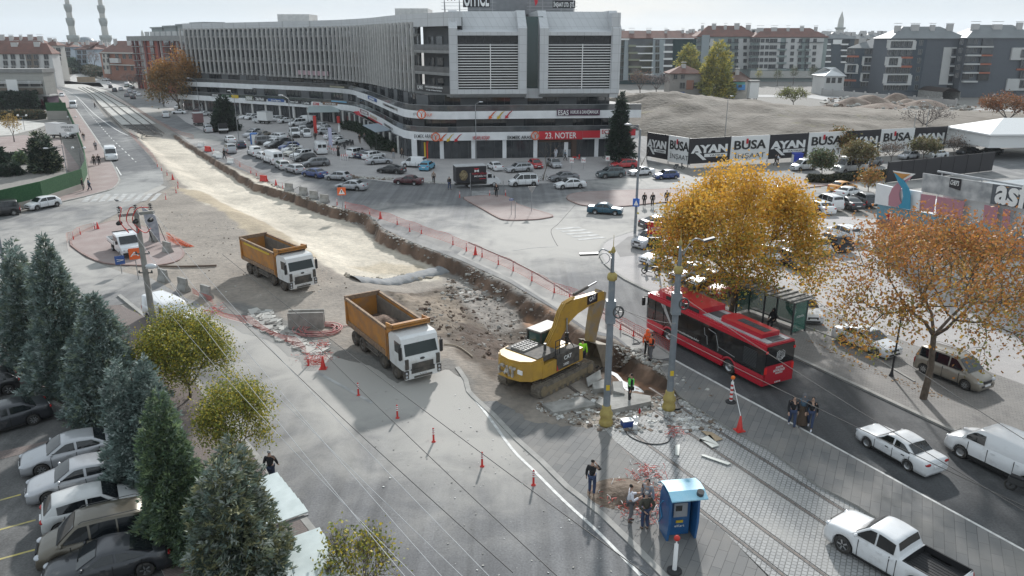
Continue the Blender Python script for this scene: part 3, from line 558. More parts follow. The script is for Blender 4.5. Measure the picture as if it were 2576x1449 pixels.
 if not(sty=='vanlong'): parts.append(('rear_window',screen(gr,gb,.1,.82 if H<1.6 else .6,True).mesh('rear_window',[autoglass]),(0,0,0),None,False))
 else:
  m=MB();xx=X(.9925)-.03
  for sg in (-1,1): m.box(xx-.02,xx+.05,min(sg*.1,sg*.72),max(sg*.1,sg*.72),1.35,1.9)
  parts.append(('rear_window',m.mesh('rear_window',[autoglass]),(0,0,0),None,False))
 pl=S['pill'];spans=[(pl[i],pl[i+1]) for i in range(0,len(pl)-1,2)] if len(pl)%2==0 and len(pl)>2 else [(pl[0],pl[1])]
 if len(pl)==4: spans=[(pl[0],pl[1]),(pl[2],pl[3])]
 for sg in (1,-1):
  m=MB()
  for a,c in spans:
   n=7;vs=[]
   for i in range(n):
    f=a+(c-a)*i/(n-1);zt=min(roof(f)-.1,S.get('wt',9));zb_=bz+.035;zt=max(zt,zb_+.02)
    if not(gw<=f<=gr) and H<2.: zt=max(zb_+.02,roof(f)-.13)
    vs+=[(X(f),sg*(ys(zb_,f)+.012),zb_),(X(f),sg*(ys(zt,f)+.012),zt)]
   m.add(vs,[((2*i,2*i+2,2*i+3,2*i+1) if sg<0 else (2*i+1,2*i+3,2*i+2,2*i)) for i in range(n-1)],0)
  parts.append(('side_window',m.mesh('side_window',[autoglass]),(0,0,0),None,False))
 zh=interp(S['sh'],.03)-.08;zt=interp(S['sh'],.975)-(.14 if H<1.6 else .3)
 for sg in (1,-1):
  m=MB();m.ell((0,0,0),.17,.2,.085);parts.append(('headlight',m.mesh('headlight',[headl]),(X(.028),sg*hw*.7,zh),None,False))
  m=MB()
  if H<1.6: m.ell((0,0,0),.1,.19,.085)
  else: m.ell((0,0,0),.07,.09,.24)
  parts.append(('taillight',m.mesh('taillight',[redlamp]),(X(.982),sg*hw*(.74 if H<1.6 else .88),zt),None,False))
  m=MB();m.ell((0,0,0),.07,.11,.08,0,8,5);parts.append(('wing_mirror',m.mesh('wing_mirror',[paint('white',None) if 'white' in PAINT else white]),(X(gc+.05),sg*(hw+.06),bz+.08),None,True))
 m=MB();m.box(-.03,.035,-hw*.42,hw*.42,-.1,.08);m.box(-.03,.03,-hw*.6,hw*.6,-.33,-.2);parts.append(('grille',m.mesh('grille',[black]),(X(.006),0,zh-.03),None,False))
 m=MB();m.box(-.03,.03,-.26,.26,-.055,.055);parts.append(('number_plate',m.mesh('number_plate',[refl]),(X(0)+.02,0,.48),None,False));parts.append(('number_plate',parts[-1][1],(X(1)-.01,0,.62 if H<1.6 else .55),None,False))
 if bed:
  m=MB();x0,x1=X(bed[1]),X(bed[0]);zt=interp(S['sh'],.8)-.01;h=hw*.86
  m.box(x0,x1,-h,h,.86,.9); 
  for sg in(-1,1): m.box(x0,x1,min(sg*h,sg*(h+.06)),max(sg*h,sg*(h+.06)),.62,zt+.005);m.box(ax[1]-.42,ax[1]+.42,min(sg*h,sg*(h-.2)),max(sg*h,sg*(h-.2)),.66,.9)
  m.box(x0-.04,x0,-h,h,.62,zt);m.box(x1,x1+.04,-h,h,.62,zt)
  for k in range(9): m.box(x0,x1,-h+.12+k*.17,-h+.17+k*.17,.9,.915)
  parts.append(('load_bed',m.mesh('load_bed',[black]),(0,0,0),None,False))
 if sty in('mpv','suv','wagon'):
  for sg in(1,-1):
   m=MB();y=sg*wbelt*wt_*.86;m.tube([(X(gw+.03),y,H-.05),(X(gw+.06),y,H+.03),(X(gr-.05),y,H+.03),(X(gr-.02),y,H-.06)],.018,5);parts.append(('roof_rail',m.mesh('roof_rail',[steel]),(0,0,0),None,False))
 tm,rm=wheel_mesh(r,.21 if H<2 else .24,{'sedan':1,'coupe':0,'oldsedan':2,'oldhatch':1,'hatch':0,'wagon':0,'suv':0,'mpv':1,'smallvan':2,'vanlong':2,'midvan':2,'minibus':1,'pickup':0}[sty])
 for a in ax:
  for sg in(1,-1): parts.append(('wheel',tm,(a,sg*(hw-.115),r),None,False));parts.append(('rim',rm,(0,0,0),len(parts)-1,False))
 CARP[sty]=parts;return parts
def paint(name,c=None,metal=0.,_p=paint): return PAINT[name] if name in PAINT else _p(name,c,metal)
def put_parts(root,parts,col=None,far=False):
 objs=[]
 for nm,me,loc,pi,pt in parts:
  if far and nm in ('number_plate','wing_mirror','grille','rim','roof_rail'): objs.append(None);continue
  o=bpy.data.objects.new(nm,me);C.objects.link(o);o.location=loc;o.parent=root if pi is None else objs[pi];objs.append(o)
  if pt and col is not None: o.material_slots[0].link='OBJECT';o.material_slots[0].material=PAINT[col]
 return objs
def car(sty,col,label,k,x1,y1,x2,y2,cat='car',group=None,name=None,ctr=False,scale=1.,far=None,z=0.):
 """(x1,y1) front wheel foot and (x2,y2) rear wheel foot on the side seen; ctr: the points are the centre line instead"""
 S=ST_[sty];a=G(k,x1,y1,z);b=G(k,x2,y2,z);d=Vector((a.x-b.x,a.y-b.y)).normalized();c=Vector(((a.x+b.x)/2,(a.y+b.y)/2))
 if not ctr:
  nrm=Vector((-d.y,d.x)); 
  if nrm.dot(c)<0: nrm=-nrm
  c+=nrm*(S['W']/2-.1)*scale
 nm=name or {'vanlong':'panel_van','smallvan':'small_van','minibus':'minibus','pickup':'pickup_truck'}.get(sty,'parked_car')
 r=thing(nm,label,cat,(c.x,c.y,z),atan2(d.y,d.x),group);r.scale=(scale,)*3
 if far is None: far=c.length>150
 put_parts(r,car_parts(sty),col,far);return r
ST_['midvan']=dict(L=5.35,W=1.98,H=2.0,fo=.98,wb=3.3,r=.34,sh=[(0,.6),(.015,.85),(.06,.98),(.17,1.18),(.5,1.22),(.97,1.22),(.99,1.15),(1,.5)],g=(.15,.31,.965,.992),belt=1.18,pill=[.21,.38],pan=1,wt=1.72)
CARL=[
('midvan','white','white van half hidden by the yellow shrub and the concrete pole','T02',1880,450,1560,270,1),
('sedan','silver','silver saloon, topmost of the cars nosed left in the bays at the lower left','T03',360,455,1100,275,0),
('sedan','silver','silver saloon with oval headlamps, second in the bays at the lower left','T03',450,735,1195,552,0),
('hatch','lightgrey','pale hatchback parked tail outwards with its red tail lamp to the bay entrance','T03',1300,850,600,1042,0),
('mpv','brown','brown van-like car with ribbed roof and silver rails beside the pale hatchback','T03',610,1392,1380,1195,0),
('coupe','charcoal','dark grey coupe with black roof glass in the lowest bay','T03',720,1640,1440,1460,0),
('hatch','black','black hatchback cut off by the left edge, above the dark saloon','T02',-500,1215,165,1052,0),
('sedan','charcoal','dark saloon parked beside the brick pavement at the left edge','T02',-330,1570,448,1345,0),
('pickup','white','white double cab pickup with empty black load bed standing on the tram track','T33',765,1222,1450,1625,0),
('oldsedan','white','old white saloon with dark bumper driving away on the near right carriageway','T33',990,152,1402,388,0),
('midvan','white','white panel van with black side strip cut off by the right edge','T33',1832,208,2720,640,0),
('mpv','beige','beige van-like family car with roof rails behind the plane tree trunk','T32',1990,1030,1545,852,0),
('sedan','white','white saloon parked between the bus shelter and the beige family car','T32',1085,697,735,553,0),
('coupe','white','white saloon facing the camera just right of the bus shelter','T32',420,345,300,205,1),
('sedan','red','bright red car half hidden behind the bus shelter roof','Z6',1560,1480,1960,1370,1),
('coupe','black','black saloon parked behind the red car by the tree trunk','Z6',1200,1345,1700,1255,1),
('sedan','silver','silver saloon with nose behind the right lamp post','Z6',1020,1268,1480,1168,0),
('mpv','white','white van-like car behind the lamp post on the right pavement','Z6',865,1062,1330,960,0),
('sedan','white','white saloon behind the parked scooter on the right pavement','Z6',550,987,930,900,0),
('suv','silver','silver and black car behind the white saloon near the notary signs','Z6',420,725,770,640,0),
('sedan','silver','older silver saloon nearest the crossing on the right pavement','Z6',415,682,760,590,0),
('coupe','black','black car with red tail lamp peeping from the orange tree by the crossing','Z6',900,365,495,412,0),
('hatch','navy','dark blue hatchback facing right under the orange tree','Z7',650,960,420,830,1),
('hatch','silver','small silver hatchback with nose to lower right between the two autumn trees','Z7',1030,740,850,600,1),
('suv','charcoal','dark grey car with roof rails and red lamp left of the orange branches','Z7',1030,560,1290,660,1),
('suv','white','white car with roof bars behind the dark grey railed car','Z7',1230,430,1480,520,1),
('sedan','white','white car under the lower branches of the orange tree','Z7',640,790,400,680,1),
('sedan','white','white saloon seen through the middle of the orange tree','Z7',330,640,100,560,1),
('hatch','silver','silver car behind the orange tree beside the dark blue hatchback','Z7',260,850,60,760,1),
('sedan','orange','orange taxi passing the hedge','Z5',1320,795,1010,838,1),
('sedan','white','white saloon parked just below the orange taxi','Z5',1400,885,1120,935,1),
('suv','charcoal','dark grey off-road car against the white sign wall','Z5',1400,985,1640,1090,1),
('coupe','charcoal','dark grey fastback parked beside the white van-like car','Z5',1140,1030,1400,1140,1),
('mpv','white','white van-like car with dark rear window in the supermarket lot','Z5',800,1045,1060,1130,1),
('sedan','white','white saloon with red lamps, lowest of the white row in the supermarket lot','Z5',640,1105,930,1205,1),
('sedan','maroon','dark red saloon half covered by the yellow leaves','Z5',420,1110,620,1190,1),
('sedan','white','white car behind the yellow leaves left of the dark red saloon','Z5',150,1020,350,1080,1),
('wagon','white','white estate car behind the crown of the orange tree','Z5',60,880,240,930,1),
('mpv','white','white small van parked on the street below the blue clothes bin','Z5',475,502,708,487,0),
('minibus','lightgrey','pale minibus with blue stripes passing the hedge','Z5',1148,548,1540,515,0),
('suv','grey','grey car behind the minibus tail','Z5',1600,435,1710,425,0),
('hatch','silver','silver car parked under the bare tree in front of the hoarding','ZF',700,320,850,305,0),
('sedan','white','white car between the hoarding and the black fence','ZF',1010,300,1300,275,1),
('sedan','charcoal','dark saloon parked below the white advert letters at far right','ZF',1520,240,1780,215,1),
('sedan','black','black car half hidden by the white marquee','ZF',1900,235,2150,225,1),
('oldsedan','white','old white saloon parked tail out beside the furniture truck cab','Z3',345,450,455,500,1),
('wagon','silver','silver estate car below the glass restaurant front','Z3',685,533,945,513,0),
('oldhatch','red','small red hatchback nosed to lower right by the shop pillar','Z3',1110,470,1000,415,1),
('hatch','silver','silver hatchback facing the camera below the notary entrance','Z3',1410,460,1300,405,1),
('mpv','white','white small van parked at the kerb beside the bicycle','Z3',718,754,1040,742,0),
('sedan','grey','dark grey saloon behind the white moving saloon','Z3',1345,668,1660,650,1),
('sedan','white','white saloon driving left past the dark grey one','Z3',1475,797,1788,781,0),
('suv','greygreen','grey green coupe-like car parked on the kerb','Z3',2155,623,2440,606,0),
('wagon','red','bright red estate car parked by the conifer trunk','T21',1050,243,1190,238,1),
('oldsedan','white','white saloon with open look parked left of the blue hatchback','Z4',235,667,500,647,0),
('oldhatch','blue','blue hatchback parked at the kerb below the slope','Z4',640,724,915,710,0),
('coupe','white','white saloon just above the bright red estate','T21',1190,192,1070,165,1),
('hatch','white','white hatchback topmost by the earth bank beside the hoarding','T21',1205,140,1100,100,1),
('oldsedan','teal','teal two-door saloon crossing the junction between the islands','T21',1050,720,820,706,0),
('sedan','silver','silver saloon driving left beside the trench','Z2',250,1292,515,1306,0),
('oldhatch','silver','silver hatchback last in the kerb row above the moving silver saloon','Z2',60,1132,302,1146,0),
('oldsedan','maroon','dark red old saloon at the broken kerb','Z2',1175,1200,1445,1212,0),
('coupe','black','black four-door coupe on the forecourt','Z2',895,1020,1160,1037,0),
('smallvan','white','white small van behind the black coupe','Z2',1300,922,1515,935,0),
('hatch','cyan','light blue hatchback seen from behind by the yellow shop door','Z2',1690,935,1600,982,1),
('sedan','silver','silver saloon facing right below the terrace plants','Z2',1030,870,755,887,0),
('wagon','white','white estate car just behind the silver saloon below the terrace','Z2',900,765,690,800,1),
('sedan','navy','dark blue saloon between the two white cars below the terrace','Z2',790,742,540,790,1),
('mpv','white','white van-like car with red lamps, leftmost below the terrace','Z2',620,735,420,770,1),
('sedan','blue','blue saloon in the kerb row','Z1',1700,1317,1862,1342,0),
('hatch','silver','silver hatchback with black rear glass left of the blue saloon','Z1',1395,1243,1527,1277,0),
('wagon','lightgrey','pale estate car just behind the tall white panel van','Z1',1215,1168,1282,1207,0),
('wagon','grey','grey brown estate car in the second row facing left','Z1',1740,1168,2010,1148,0),
('hatch','black','black hatchback behind the grey brown estate','Z1',1590,1075,1790,1055,1),
('wagon','white','white estate car with roof bars behind the black hatchback','Z1',1500,1030,1760,985,1),
('sedan','cream','cream saloon behind the estate with roof bars','Z1',1430,985,1600,955,1),
('oldsedan','white','old white saloon behind the cream one','Z1',1400,925,1560,900,1),
('vanlong','white','tall white panel van in the kerb row seen from behind','Z1',1022,1083,1152,1127,0),
('hatch','blue','blue hatchback roof right of the tall white panel van','Z1',1350,885,1530,862,1),
('coupe','black','black coupe just above the tall white panel van','Z1',1130,860,1330,835,1),
('coupe','charcoal','dark coupe behind the black coupe in the parking rows','Z1',1220,805,1430,780,1),
('sedan','white','white saloon facing left beside the dark coupes','Z1',1050,845,1290,790,1),
('mpv','grey','grey van-like car right of the portable toilet','Z1',1130,790,980,800,1),
('suv','white','white off-road car facing left in the middle of the car park','Z1',1150,718,1350,738,1),
('coupe','silver','silver coupe nearest to the portable toilet','Z1',790,745,1000,690,1),
('sedan','silver','silver saloon in the left parking row behind the toilet','Z1',720,690,930,650,1),
('sedan','silver','pale saloon beside the grass bed of the car park','Z1',760,655,980,620,1),
('sedan','beige','beige saloon behind the portable toilet','Z1',900,700,1090,665,1),
('smallvan','white','white small delivery van in the kerb row seen from behind','Z1',778,965,848,993,0),
('oldhatch','white','old white hatchback between the delivery van and the tall panel van','Z1',912,1023,985,1048,0),
('mpv','silver','silver van-like car driving away beside the trench','Z1',450,905,530,952,1),
('oldhatch','navy','dark blue old hatchback with pale roof in the kerb row','Z1',640,820,690,868,1),
('sedan','white','white saloon behind the flatbed at the end of the kerb row','Z1',450,740,525,785,1),
('mpv','silver','silver van-like car behind the dark red box truck','Z1',110,580,160,618,1),
('sedan','white','white saloon below the dark conifer on the left of the car park','Z1',230,520,330,560,1),
('sedan','black','black car half hidden by the dark round conifer','Z1',340,590,440,560,1),
('hatch','maroon','red car behind the round conifer','Z1',200,470,300,500,1),
('sedan','white','white saloon facing left at the shops beside the banners','Z1',700,385,840,375,1),
('hatch','white','white hatchback beside the drinks truck','Z1',790,395,900,385,1),
('hatch','white','white hatchback behind the drinks truck tail','Z1',1160,430,1260,410,1),
('hatch','lightgrey','grey hatchback between the drinks truck and the white saloon','Z1',1230,440,1340,410,1),
('coupe','white','white saloon with yellow bag below the shop banners','Z1',1490,440,1300,455,1),
('midvan','white','white panel van below the shop awning','Z1',1640,450,1780,450,1),
('mpv','white','white van-like car left of the shop awning','Z1',1500,500,1650,490,1),
('sedan','grey','grey saloon in front of the white panel van','Z1',1620,545,1800,525,1),
('sedan','white','white saloon left of the red flag','Z1',1850,560,2030,520,1),
('hatch','silver','silver small car right of the red flag','Z1',2140,632,1942,642,0),
('wagon','silver','silver estate car behind the small silver car','Z1',2120,600,1960,560,1),
('coupe','white','white saloon beside the motorcycles','Z1',2340,770,2135,800,1),
('hatch','white','white hatchback with red lamps behind the saloon by the motorcycles','Z1',2230,700,2060,715,1),
('smallvan','white','white small van facing the camera beside the crew cab flatbed','Z1',1742,700,1710,640,1),
('mpv','white','white van-like car behind the small van facing the camera','Z1',1680,650,1650,600,1),
('vanlong','white','white windowed van seen from behind beside the barriers','Z1',1910,900,1975,965,1),
('mpv','white','white van-like car driving away up the far street','Z8',1770,1060,1800,1102,1),
('hatch','charcoal','dark hatchback last in the far queue','Z8',1250,775,1265,798,1),
('sedan','grey','grey saloon left of the dark hatchback in the far queue','Z8',1150,745,1172,762,1),
('sedan','white','white saloon right of the far queue at the kerb','Z8',1340,725,1362,748,1),
('hatch','silver','silver hatchback parked ahead of the white saloon in the far street','Z8',1280,700,1298,722,1),
('mpv','silver','silver van-like car parked third in the far street','Z8',1195,675,1215,698,1),
('sedan','silver','silver saloon ahead of the parked van-like car in the far street','Z8',1050,640,1075,660,1),
('suv','charcoal','dark off-road car in the left lane of the far queue','Z8',955,660,970,684,1),
('hatch','black','black hatchback ahead of the dark off-road car','Z8',892,605,903,624,1),
('sedan','white','white car leading the far queue','Z8',865,550,876,568,1),
('sedan','white','white car turning across the far street','Z8',780,492,860,494,1),
('suv','grey','grey off-road car behind the far junction','Z8',775,450,790,462,1),
('sedan','silver','silver car to the right of the far junction','Z8',915,458,935,470,1),
('sedan','darkgreen','dark green car under the bare street trees','Z8',1130,600,1230,590,1),
('hatch','white','white car parked under the bare street trees','Z8',1140,560,1180,545,1),
('hatch','black','black car by the far kiosk','Z8',1545,640,1600,610,1),
('sedan','black','black car parked among the trees of the far street','Z8',1190,632,1290,610,1),
('vanlong','white','white van facing the camera on the fresh asphalt of the far left','Z8',308,968,285,905,1),
('hatch','white','small white car on the far left pavement','Z8',120,768,105,735,1),
('minibus','white','white van at the far left junction by the green trees','Z8',125,470,118,445,1),
('hatch','grey','grey car right of the white van at the far left junction','Z8',185,450,178,430,1),
('vanlong','white','tall white panel van parked on the pink pavement with two men beside it','T01',1140,210,1105,105,1),
('mpv','black','black van-like car cut off by the left edge beside the green fence','T01',-130,745,153,717,0),
('hatch','white','white hatchback with sloping roof parked beside the green fence','T01',372,668,585,628,0),
('oldsedan','white','old white saloon under the big autumn tree of the far street','Z8',1960,1030,2050,1030,1),
('hatch','white','white hatchback higher up under the big autumn tree','Z8',1960,955,2060,940,1),
('minibus','lightgrey','pale minibus right of the big autumn tree trunks','Z8',2330,960,2400,975,1),
('sedan','white','white saloon behind the dark red box truck','Z8',2270,1080,2480,1050,1),
('hatch','maroon','dark red hatchback under the big autumn tree','Z8',2260,1035,2310,1010,1),
('sedan','black','black car parked beside the far grey blocks','ZD',1010,1180,1150,1178,1),
('hatch','white','white car beside the far white pavilion','ZD',1180,1140,1270,1140,1),
('sedan','maroon','dark red car parked left of the white sign board in the compound','T00',0,1090,120,1095,1),
('sedan','white','white car at the left edge of the compound','T00',-40,1115,70,1118,1),
]
for i_,(sty,c_,lb,k,x1,y1,x2,y2,ct) in enumerate(CARL):
 z=.12 if (k in('Z6','T32','Z7') and sty!='') or (k=='Z5' and y1>870 and i_<41) else (.15 if sty=='pickup' and False else .02)
 car(sty,c_,lb,k,x1,y1,x2,y2,ctr=bool(ct),cat='taxi' if c_=='orange' else ('van' if sty in('vanlong','midvan','smallvan') else 'minibus' if sty=='minibus' else 'pickup truck' if sty=='pickup' else 'car'),name='taxi' if c_=='orange' else None,z=z)
# ================= facades authored from the photograph =================
class Fac:
 """vertical plane through two ground points; gives local (u,z) of what the photo shows on it"""
 def __init__(s,a,b,z=0.):
  s.a=Vector((a[0],a[1],z));s.b=Vector((b[0],b[1],z));s.d=(s.b-s.a).normalized();s.n=Vector((s.d.y,-s.d.x,0));s.L=(s.b-s.a).length;s.rz=math.atan2(s.d.y,s.d.x)
  if s.n.dot(s.a)>0: pass
 def uz(s,k,x,y,off=0.):
  r=ray(k,x,y);a=s.a+s.n*off;c=Vector((0,0,CH));t=(a-c).dot(s.n)/r.dot(s.n);p=c+r*t;return (p-a).dot(s.d),p.z-s.a.z
 def rect(s,k,x0,y0,x1,y1,off=0.):
  u0,z1=s.uz(k,x0,y0,off);u1,z0=s.uz(k,x1,y1,off);return u0,u1,z0,z1
def prects(root,name,mats,rects,off0,off1,sub=None):
 """each rectangle (u0,u1,z0,z1) becomes a part of its own; local y is minus towards the street"""
 out=[]
 for r in rects:
  m=MB();m.box(r[0],r[1],-off1,-off0,r[2],r[3],0)
  o=m.build(name,mats,root);out.append(o)
  if sub:
   q=MB();w=(r[1]-r[0]);t=min(.14,w*.12);y=-off1-.03
   for a in ((r[0],r[0]+t,r[2],r[3]),(r[1]-t,r[1],r[2],r[3]),(r[0]+t,r[1]-t,r[2],r[2]+t),(r[0]+t,r[1]-t,r[3]-t,r[3]),((r[0]+r[1])/2-t/2,(r[0]+r[1])/2+t/2,r[2]+t,r[3]-t)): q.box(a[0],a[1],y,-off1+.0,a[2],a[3])
   q.build('frame',sub,o)
 return out
clad=blockwall('office_cladding',(.56,.57,.58),(.38,.385,.39),1.3,1.5,.03)
bandm=mat('white_band',(.8,.81,.82),.5,col2=(.7,.71,.72),ns=.7)
slabm=mat('slab_edge_grey',(.27,.27,.265),.8,col2=(.22,.22,.215),ns=1)
finm=mat('fin_concrete',(.58,.57,.55),.8,col2=(.48,.475,.46),ns=1.5)
OGL=mat('office_glass',(.022,.027,.032),.07,spec=.8,col2=(.06,.065,.07),ns=.22)
greenglass=mat('green_glass',(.01,.045,.042),.1,spec=.8)
railg=mat('balustrade_glass',(.055,.06,.065),.08,spec=.9,col2=(.09,.095,.1),ns=.8)
def bldpath(pts,n=3): return smooth_line([Vector(p) for p in pts],n)
def inset(line,d): return offset_line(line,-d)
def wallstrip(mb,line,z0,z1,th=.3,mi=0,d=0.):
 a=[Vector((p[0],p[1])) for p in line];a=offset_line(a,d) if d else a;b=offset_line(a,-th);n=len(a);v=[(p.x,p.y,z0) for p in a]+[(p.x,p.y,z0) for p in b]+[(p.x,p.y,z1) for p in a]+[(p.x,p.y,z1) for p in b];f=[]
 for i in range(n-1): f+=[(i,i+1,2*n+i+1,2*n+i),(n+i+1,n+i,3*n+i,3*n+i+1),(2*n+i,2*n+i+1,3*n+i+1,3*n+i),(i+1,i,n+i,n+i+1)]
 f+=[(0,2*n,3*n,n),(n-1,2*n-1,4*n-1,3*n-1)]
 mb.add(v,f,mi)
def floorplate(mb,line,back,z0,z1,mi=0):
 P=[Vector((p[0],p[1])) for p in line]+[Vector(b) for b in back];v,e,f,_,_,_=delaunay_2d_cdt(P,[(i,(i+1)%len(P)) for i in range(len(P))],[],1,1e-4)
 f=[q if (v[q[1]]-v[q[0]]).cross(v[q[2]]-v[q[0]])>0 else q[::-1] for q in f]
 mb.add([(p.x,p.y,z1) for p in v],f,mi);mb.add([(p.x,p.y,z0) for p in v],[q[::-1] for q in f],mi)
OB=thing('office_building','long grey office block with white fins and two white framed window boxes at its corner','office building',(0,0,0))
base=bldpath([(-100,236),(-88,229),(-73.6,218.3),(-56,207),(-44.5,197),(-37,183),(-29,162),(-22,144),(-17.5,137.5),(-12,136.2),(2,137.3),(18.3,139)],3)
band=bldpath([(-101,235),(-90,228),(-73.8,217.6),(-57,206.6),(-43,196.5),(-36.5,186),(-28,163),(-21.8,144.5),(-18.3,137.6),(-12.8,135.25),(-6,135.87),(5,136.91),(22.9,138.6)],4)
band2=bldpath([(-101,236),(-88,230),(-72.5,220.3),(-60,212.6),(-44,201),(-36.5,186.5),(-27.4,161.5),(-21.2,144),(-18.0,138.0),(-12.8,135.3),(-6,135.9),(5,136.95),(23.2,138.7)],4)
back=[(24,158),(10,185),(-40,240),(-80,262)]
mb=MB();wallstrip(mb,base,0,3.4,.3);wallstrip(mb,inset(base,2.2),4.2,7.3,.3);wallstrip(mb,inset(base,3.6),7.9,10.9,.3);mb.build('glazed_wall',[OGL],OB)
mb=MB();wallstrip(mb,band,3.3,4.7,.35);mb.build('lower_fascia_band',bandm,OB)
mb=MB();wallstrip(mb,band2,7.0,8.35,.35);mb.build('upper_fascia_band',bandm,OB)
mb=MB();wallstrip(mb,inset(band,.12),4.7,5.65,.06);wallstrip(mb,inset(band2,.12),8.35,9.35,.06);mb.build('glass_balustrade',railg,OB)
mb=MB();wallstrip(mb,inset(band,.1),5.65,5.71,.1);wallstrip(mb,inset(band2,.1),9.35,9.41,.1);mb.build('handrail',metal,OB)
mb=MB();floorplate(mb,inset(band,.2),back,4.0,4.3);floorplate(mb,inset(band2,.2),back,7.6,7.95);mb.build('terrace_floor',mat('terrace_tile',(.2,.2,.2),.8,col2=(.25,.25,.245),ns=1),OB)
mb=MB();mb.prism([(18.3,139.3),(21.5,141),(22,158),(12,158)],0,7.0);mb.build('side_wall',mat('render_grey',(.3,.3,.3),.8,col2=(.25,.25,.25),ns=1),OB)
def along(line,step,s0=0.):
 acc=-s0;out=[]
 for i in range(len(line)-1):
  a,b=Vector(line[i][:2]),Vector(line[i+1][:2]);l=(b-a).length;d=(b-a)/l
  while acc<=l: out.append((a+d*acc,d));acc+=step
  acc-=l
 return out
for p,d in along(base,5.6,1.):
 mb=MB();M=Matrix.Translation((p.x,p.y,0))@MR(atan2(d.y,d.x),4,'Z');mb.box(-.35,.35,-.25,.1,0,3.35,0,M);mb.build('pier',bandm if p.y<142 else finm,OB)
for p,d in along(inset(base,2.2),3.1,.4)+along(inset(base,3.6),3.1,.9):
 z=(4.3,7.1); 
mb=MB()
for ln,z0,z1 in ((inset(base,2.2),4.3,7.3),(inset(base,3.6),7.9,10.8),(base,0,3.4)):
 for p,d in along(ln,1.55,.4):
  M=Matrix.Translation((p.x,p.y,0))@MR(atan2(d.y,d.x),4,'Z');mb.box(-.05,.05,-.09,.0,z0,z1,0,M)
mb.build('window_mullions',dark,OB)
mb=MB()
for ln,z0,z1 in ((inset(base,2.2),4.3,7.3),(inset(base,3.6),7.9,10.8)):
 for i,(p,d) in enumerate(along(ln,9.,2.)):
  M=Matrix.Translation((p.x,p.y,0))@MR(atan2(d.y,d.x),4,'Z');mb.box(-1.6,1.6,-.12,.0,z0,z1,0,M)
mb.build('grey_wall_panels',mat('panel_dark_grey',(.12,.125,.13),.7),OB)
fl=bldpath([(-100,240.5),(-91.3,234.6),(-72.3,221.4),(-60.5,211.5),(-46.9,199.6),(-41.3,193),(-33.2,180.0),(-25.3,161.8),(-18.6,149.4)],4)
mb=MB();wallstrip(mb,inset(fl,1.3),10.6,23.8,.3);mb.build('office_windows',[OGL],OB)
mb=MB()
for z in (10.6,14.1,17.5,20.9): wallstrip(mb,inset(fl,.55),z,z+.5,.9)
mb.build('floor_slab_edge',slabm,OB)
mb=MB()
for z in (11.1,14.6,18.,21.4): wallstrip(mb,inset(fl,.95),z,z+.95,.05)
mb.build('balcony_glass',railg,OB)
mb=MB();wallstrip(mb,inset(fl,.9),23.3,24.95,.5);floorplate(mb,inset(fl,.9),[(-5,160),(-30,205),(-80,262)],24.2,24.5);mb.build('roof_parapet',clad,OB)
mb=MB();floorplate(mb,inset(fl,1.3),[(-5,160),(-30,205),(-80,262)],10.3,10.6);mb.build('soffit',slabm,OB)
fins=[q for q in along(fl,2.15,.3)]
gap=(Vector((-60.5,211.5)))
k=0
for p,d in fins:
 k+=1;M=Matrix.Translation((p.x,p.y,0))@MR(atan2(d.y,d.x),4,'Z');mb=MB();mb.box(-.15,.15,-.2,.3,10.75,23.5,0,M);mb.box(-.15,.15,.3,1.2,23.1,23.4,0,M)
 if k<=100: o=mb.build('fin',finm,OB)
f=Fac((-18.6,149.4),(-10.6,138.2));r=thing('x','','',f.a,f.rz); 
def onfac(f,name,m,u0,u1,y0,y1,z0,z1,parent=OB):
 M=Matrix.Translation(f.a)@MR(f.rz,4,'Z');mb=MB();mb.box(u0,u1,y0,y1,z0,z1,0,M);return mb.build(name,m,parent)
bpy.data.objects.remove(r)
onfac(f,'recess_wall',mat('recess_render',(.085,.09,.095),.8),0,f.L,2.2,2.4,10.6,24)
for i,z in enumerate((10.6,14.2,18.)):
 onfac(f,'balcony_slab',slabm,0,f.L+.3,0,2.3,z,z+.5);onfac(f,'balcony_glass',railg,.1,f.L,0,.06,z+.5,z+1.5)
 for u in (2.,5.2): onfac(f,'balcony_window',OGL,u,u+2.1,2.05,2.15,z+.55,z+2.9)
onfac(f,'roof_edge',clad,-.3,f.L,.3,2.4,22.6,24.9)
mb=MB();M=Matrix.Translation(f.a)@MR(f.rz,4,'Z');onm=mat('dark_sign_board',(.05,.05,.05),.5);mb.box(.3,f.L,-.12,-.02,11.1,12.4,0,M)
o=mb.build('sign_board',onm,OB);t=MB();u_=f.d;text_fit('ÇARE',t,f.a+u_*1.2+Vector((0,0,11.45))+f.n*.16,u_,(0,0,1),2.2,.7,0);text_fit('HUKUK & DANIŞMANLIK BÜROSU',t,f.a+u_*4.2+Vector((0,0,11.85))+f.n*.16,u_,(0,0,1),6.5,.34,0);text_fit('Av. M. Aydın - Av. Muhammed Sadık Özdemir',t,f.a+u_*4.6+Vector((0,0,11.35))+f.n*.16,u_,(0,0,1),5.8,.26,0);t.build('lettering',PWH,o)
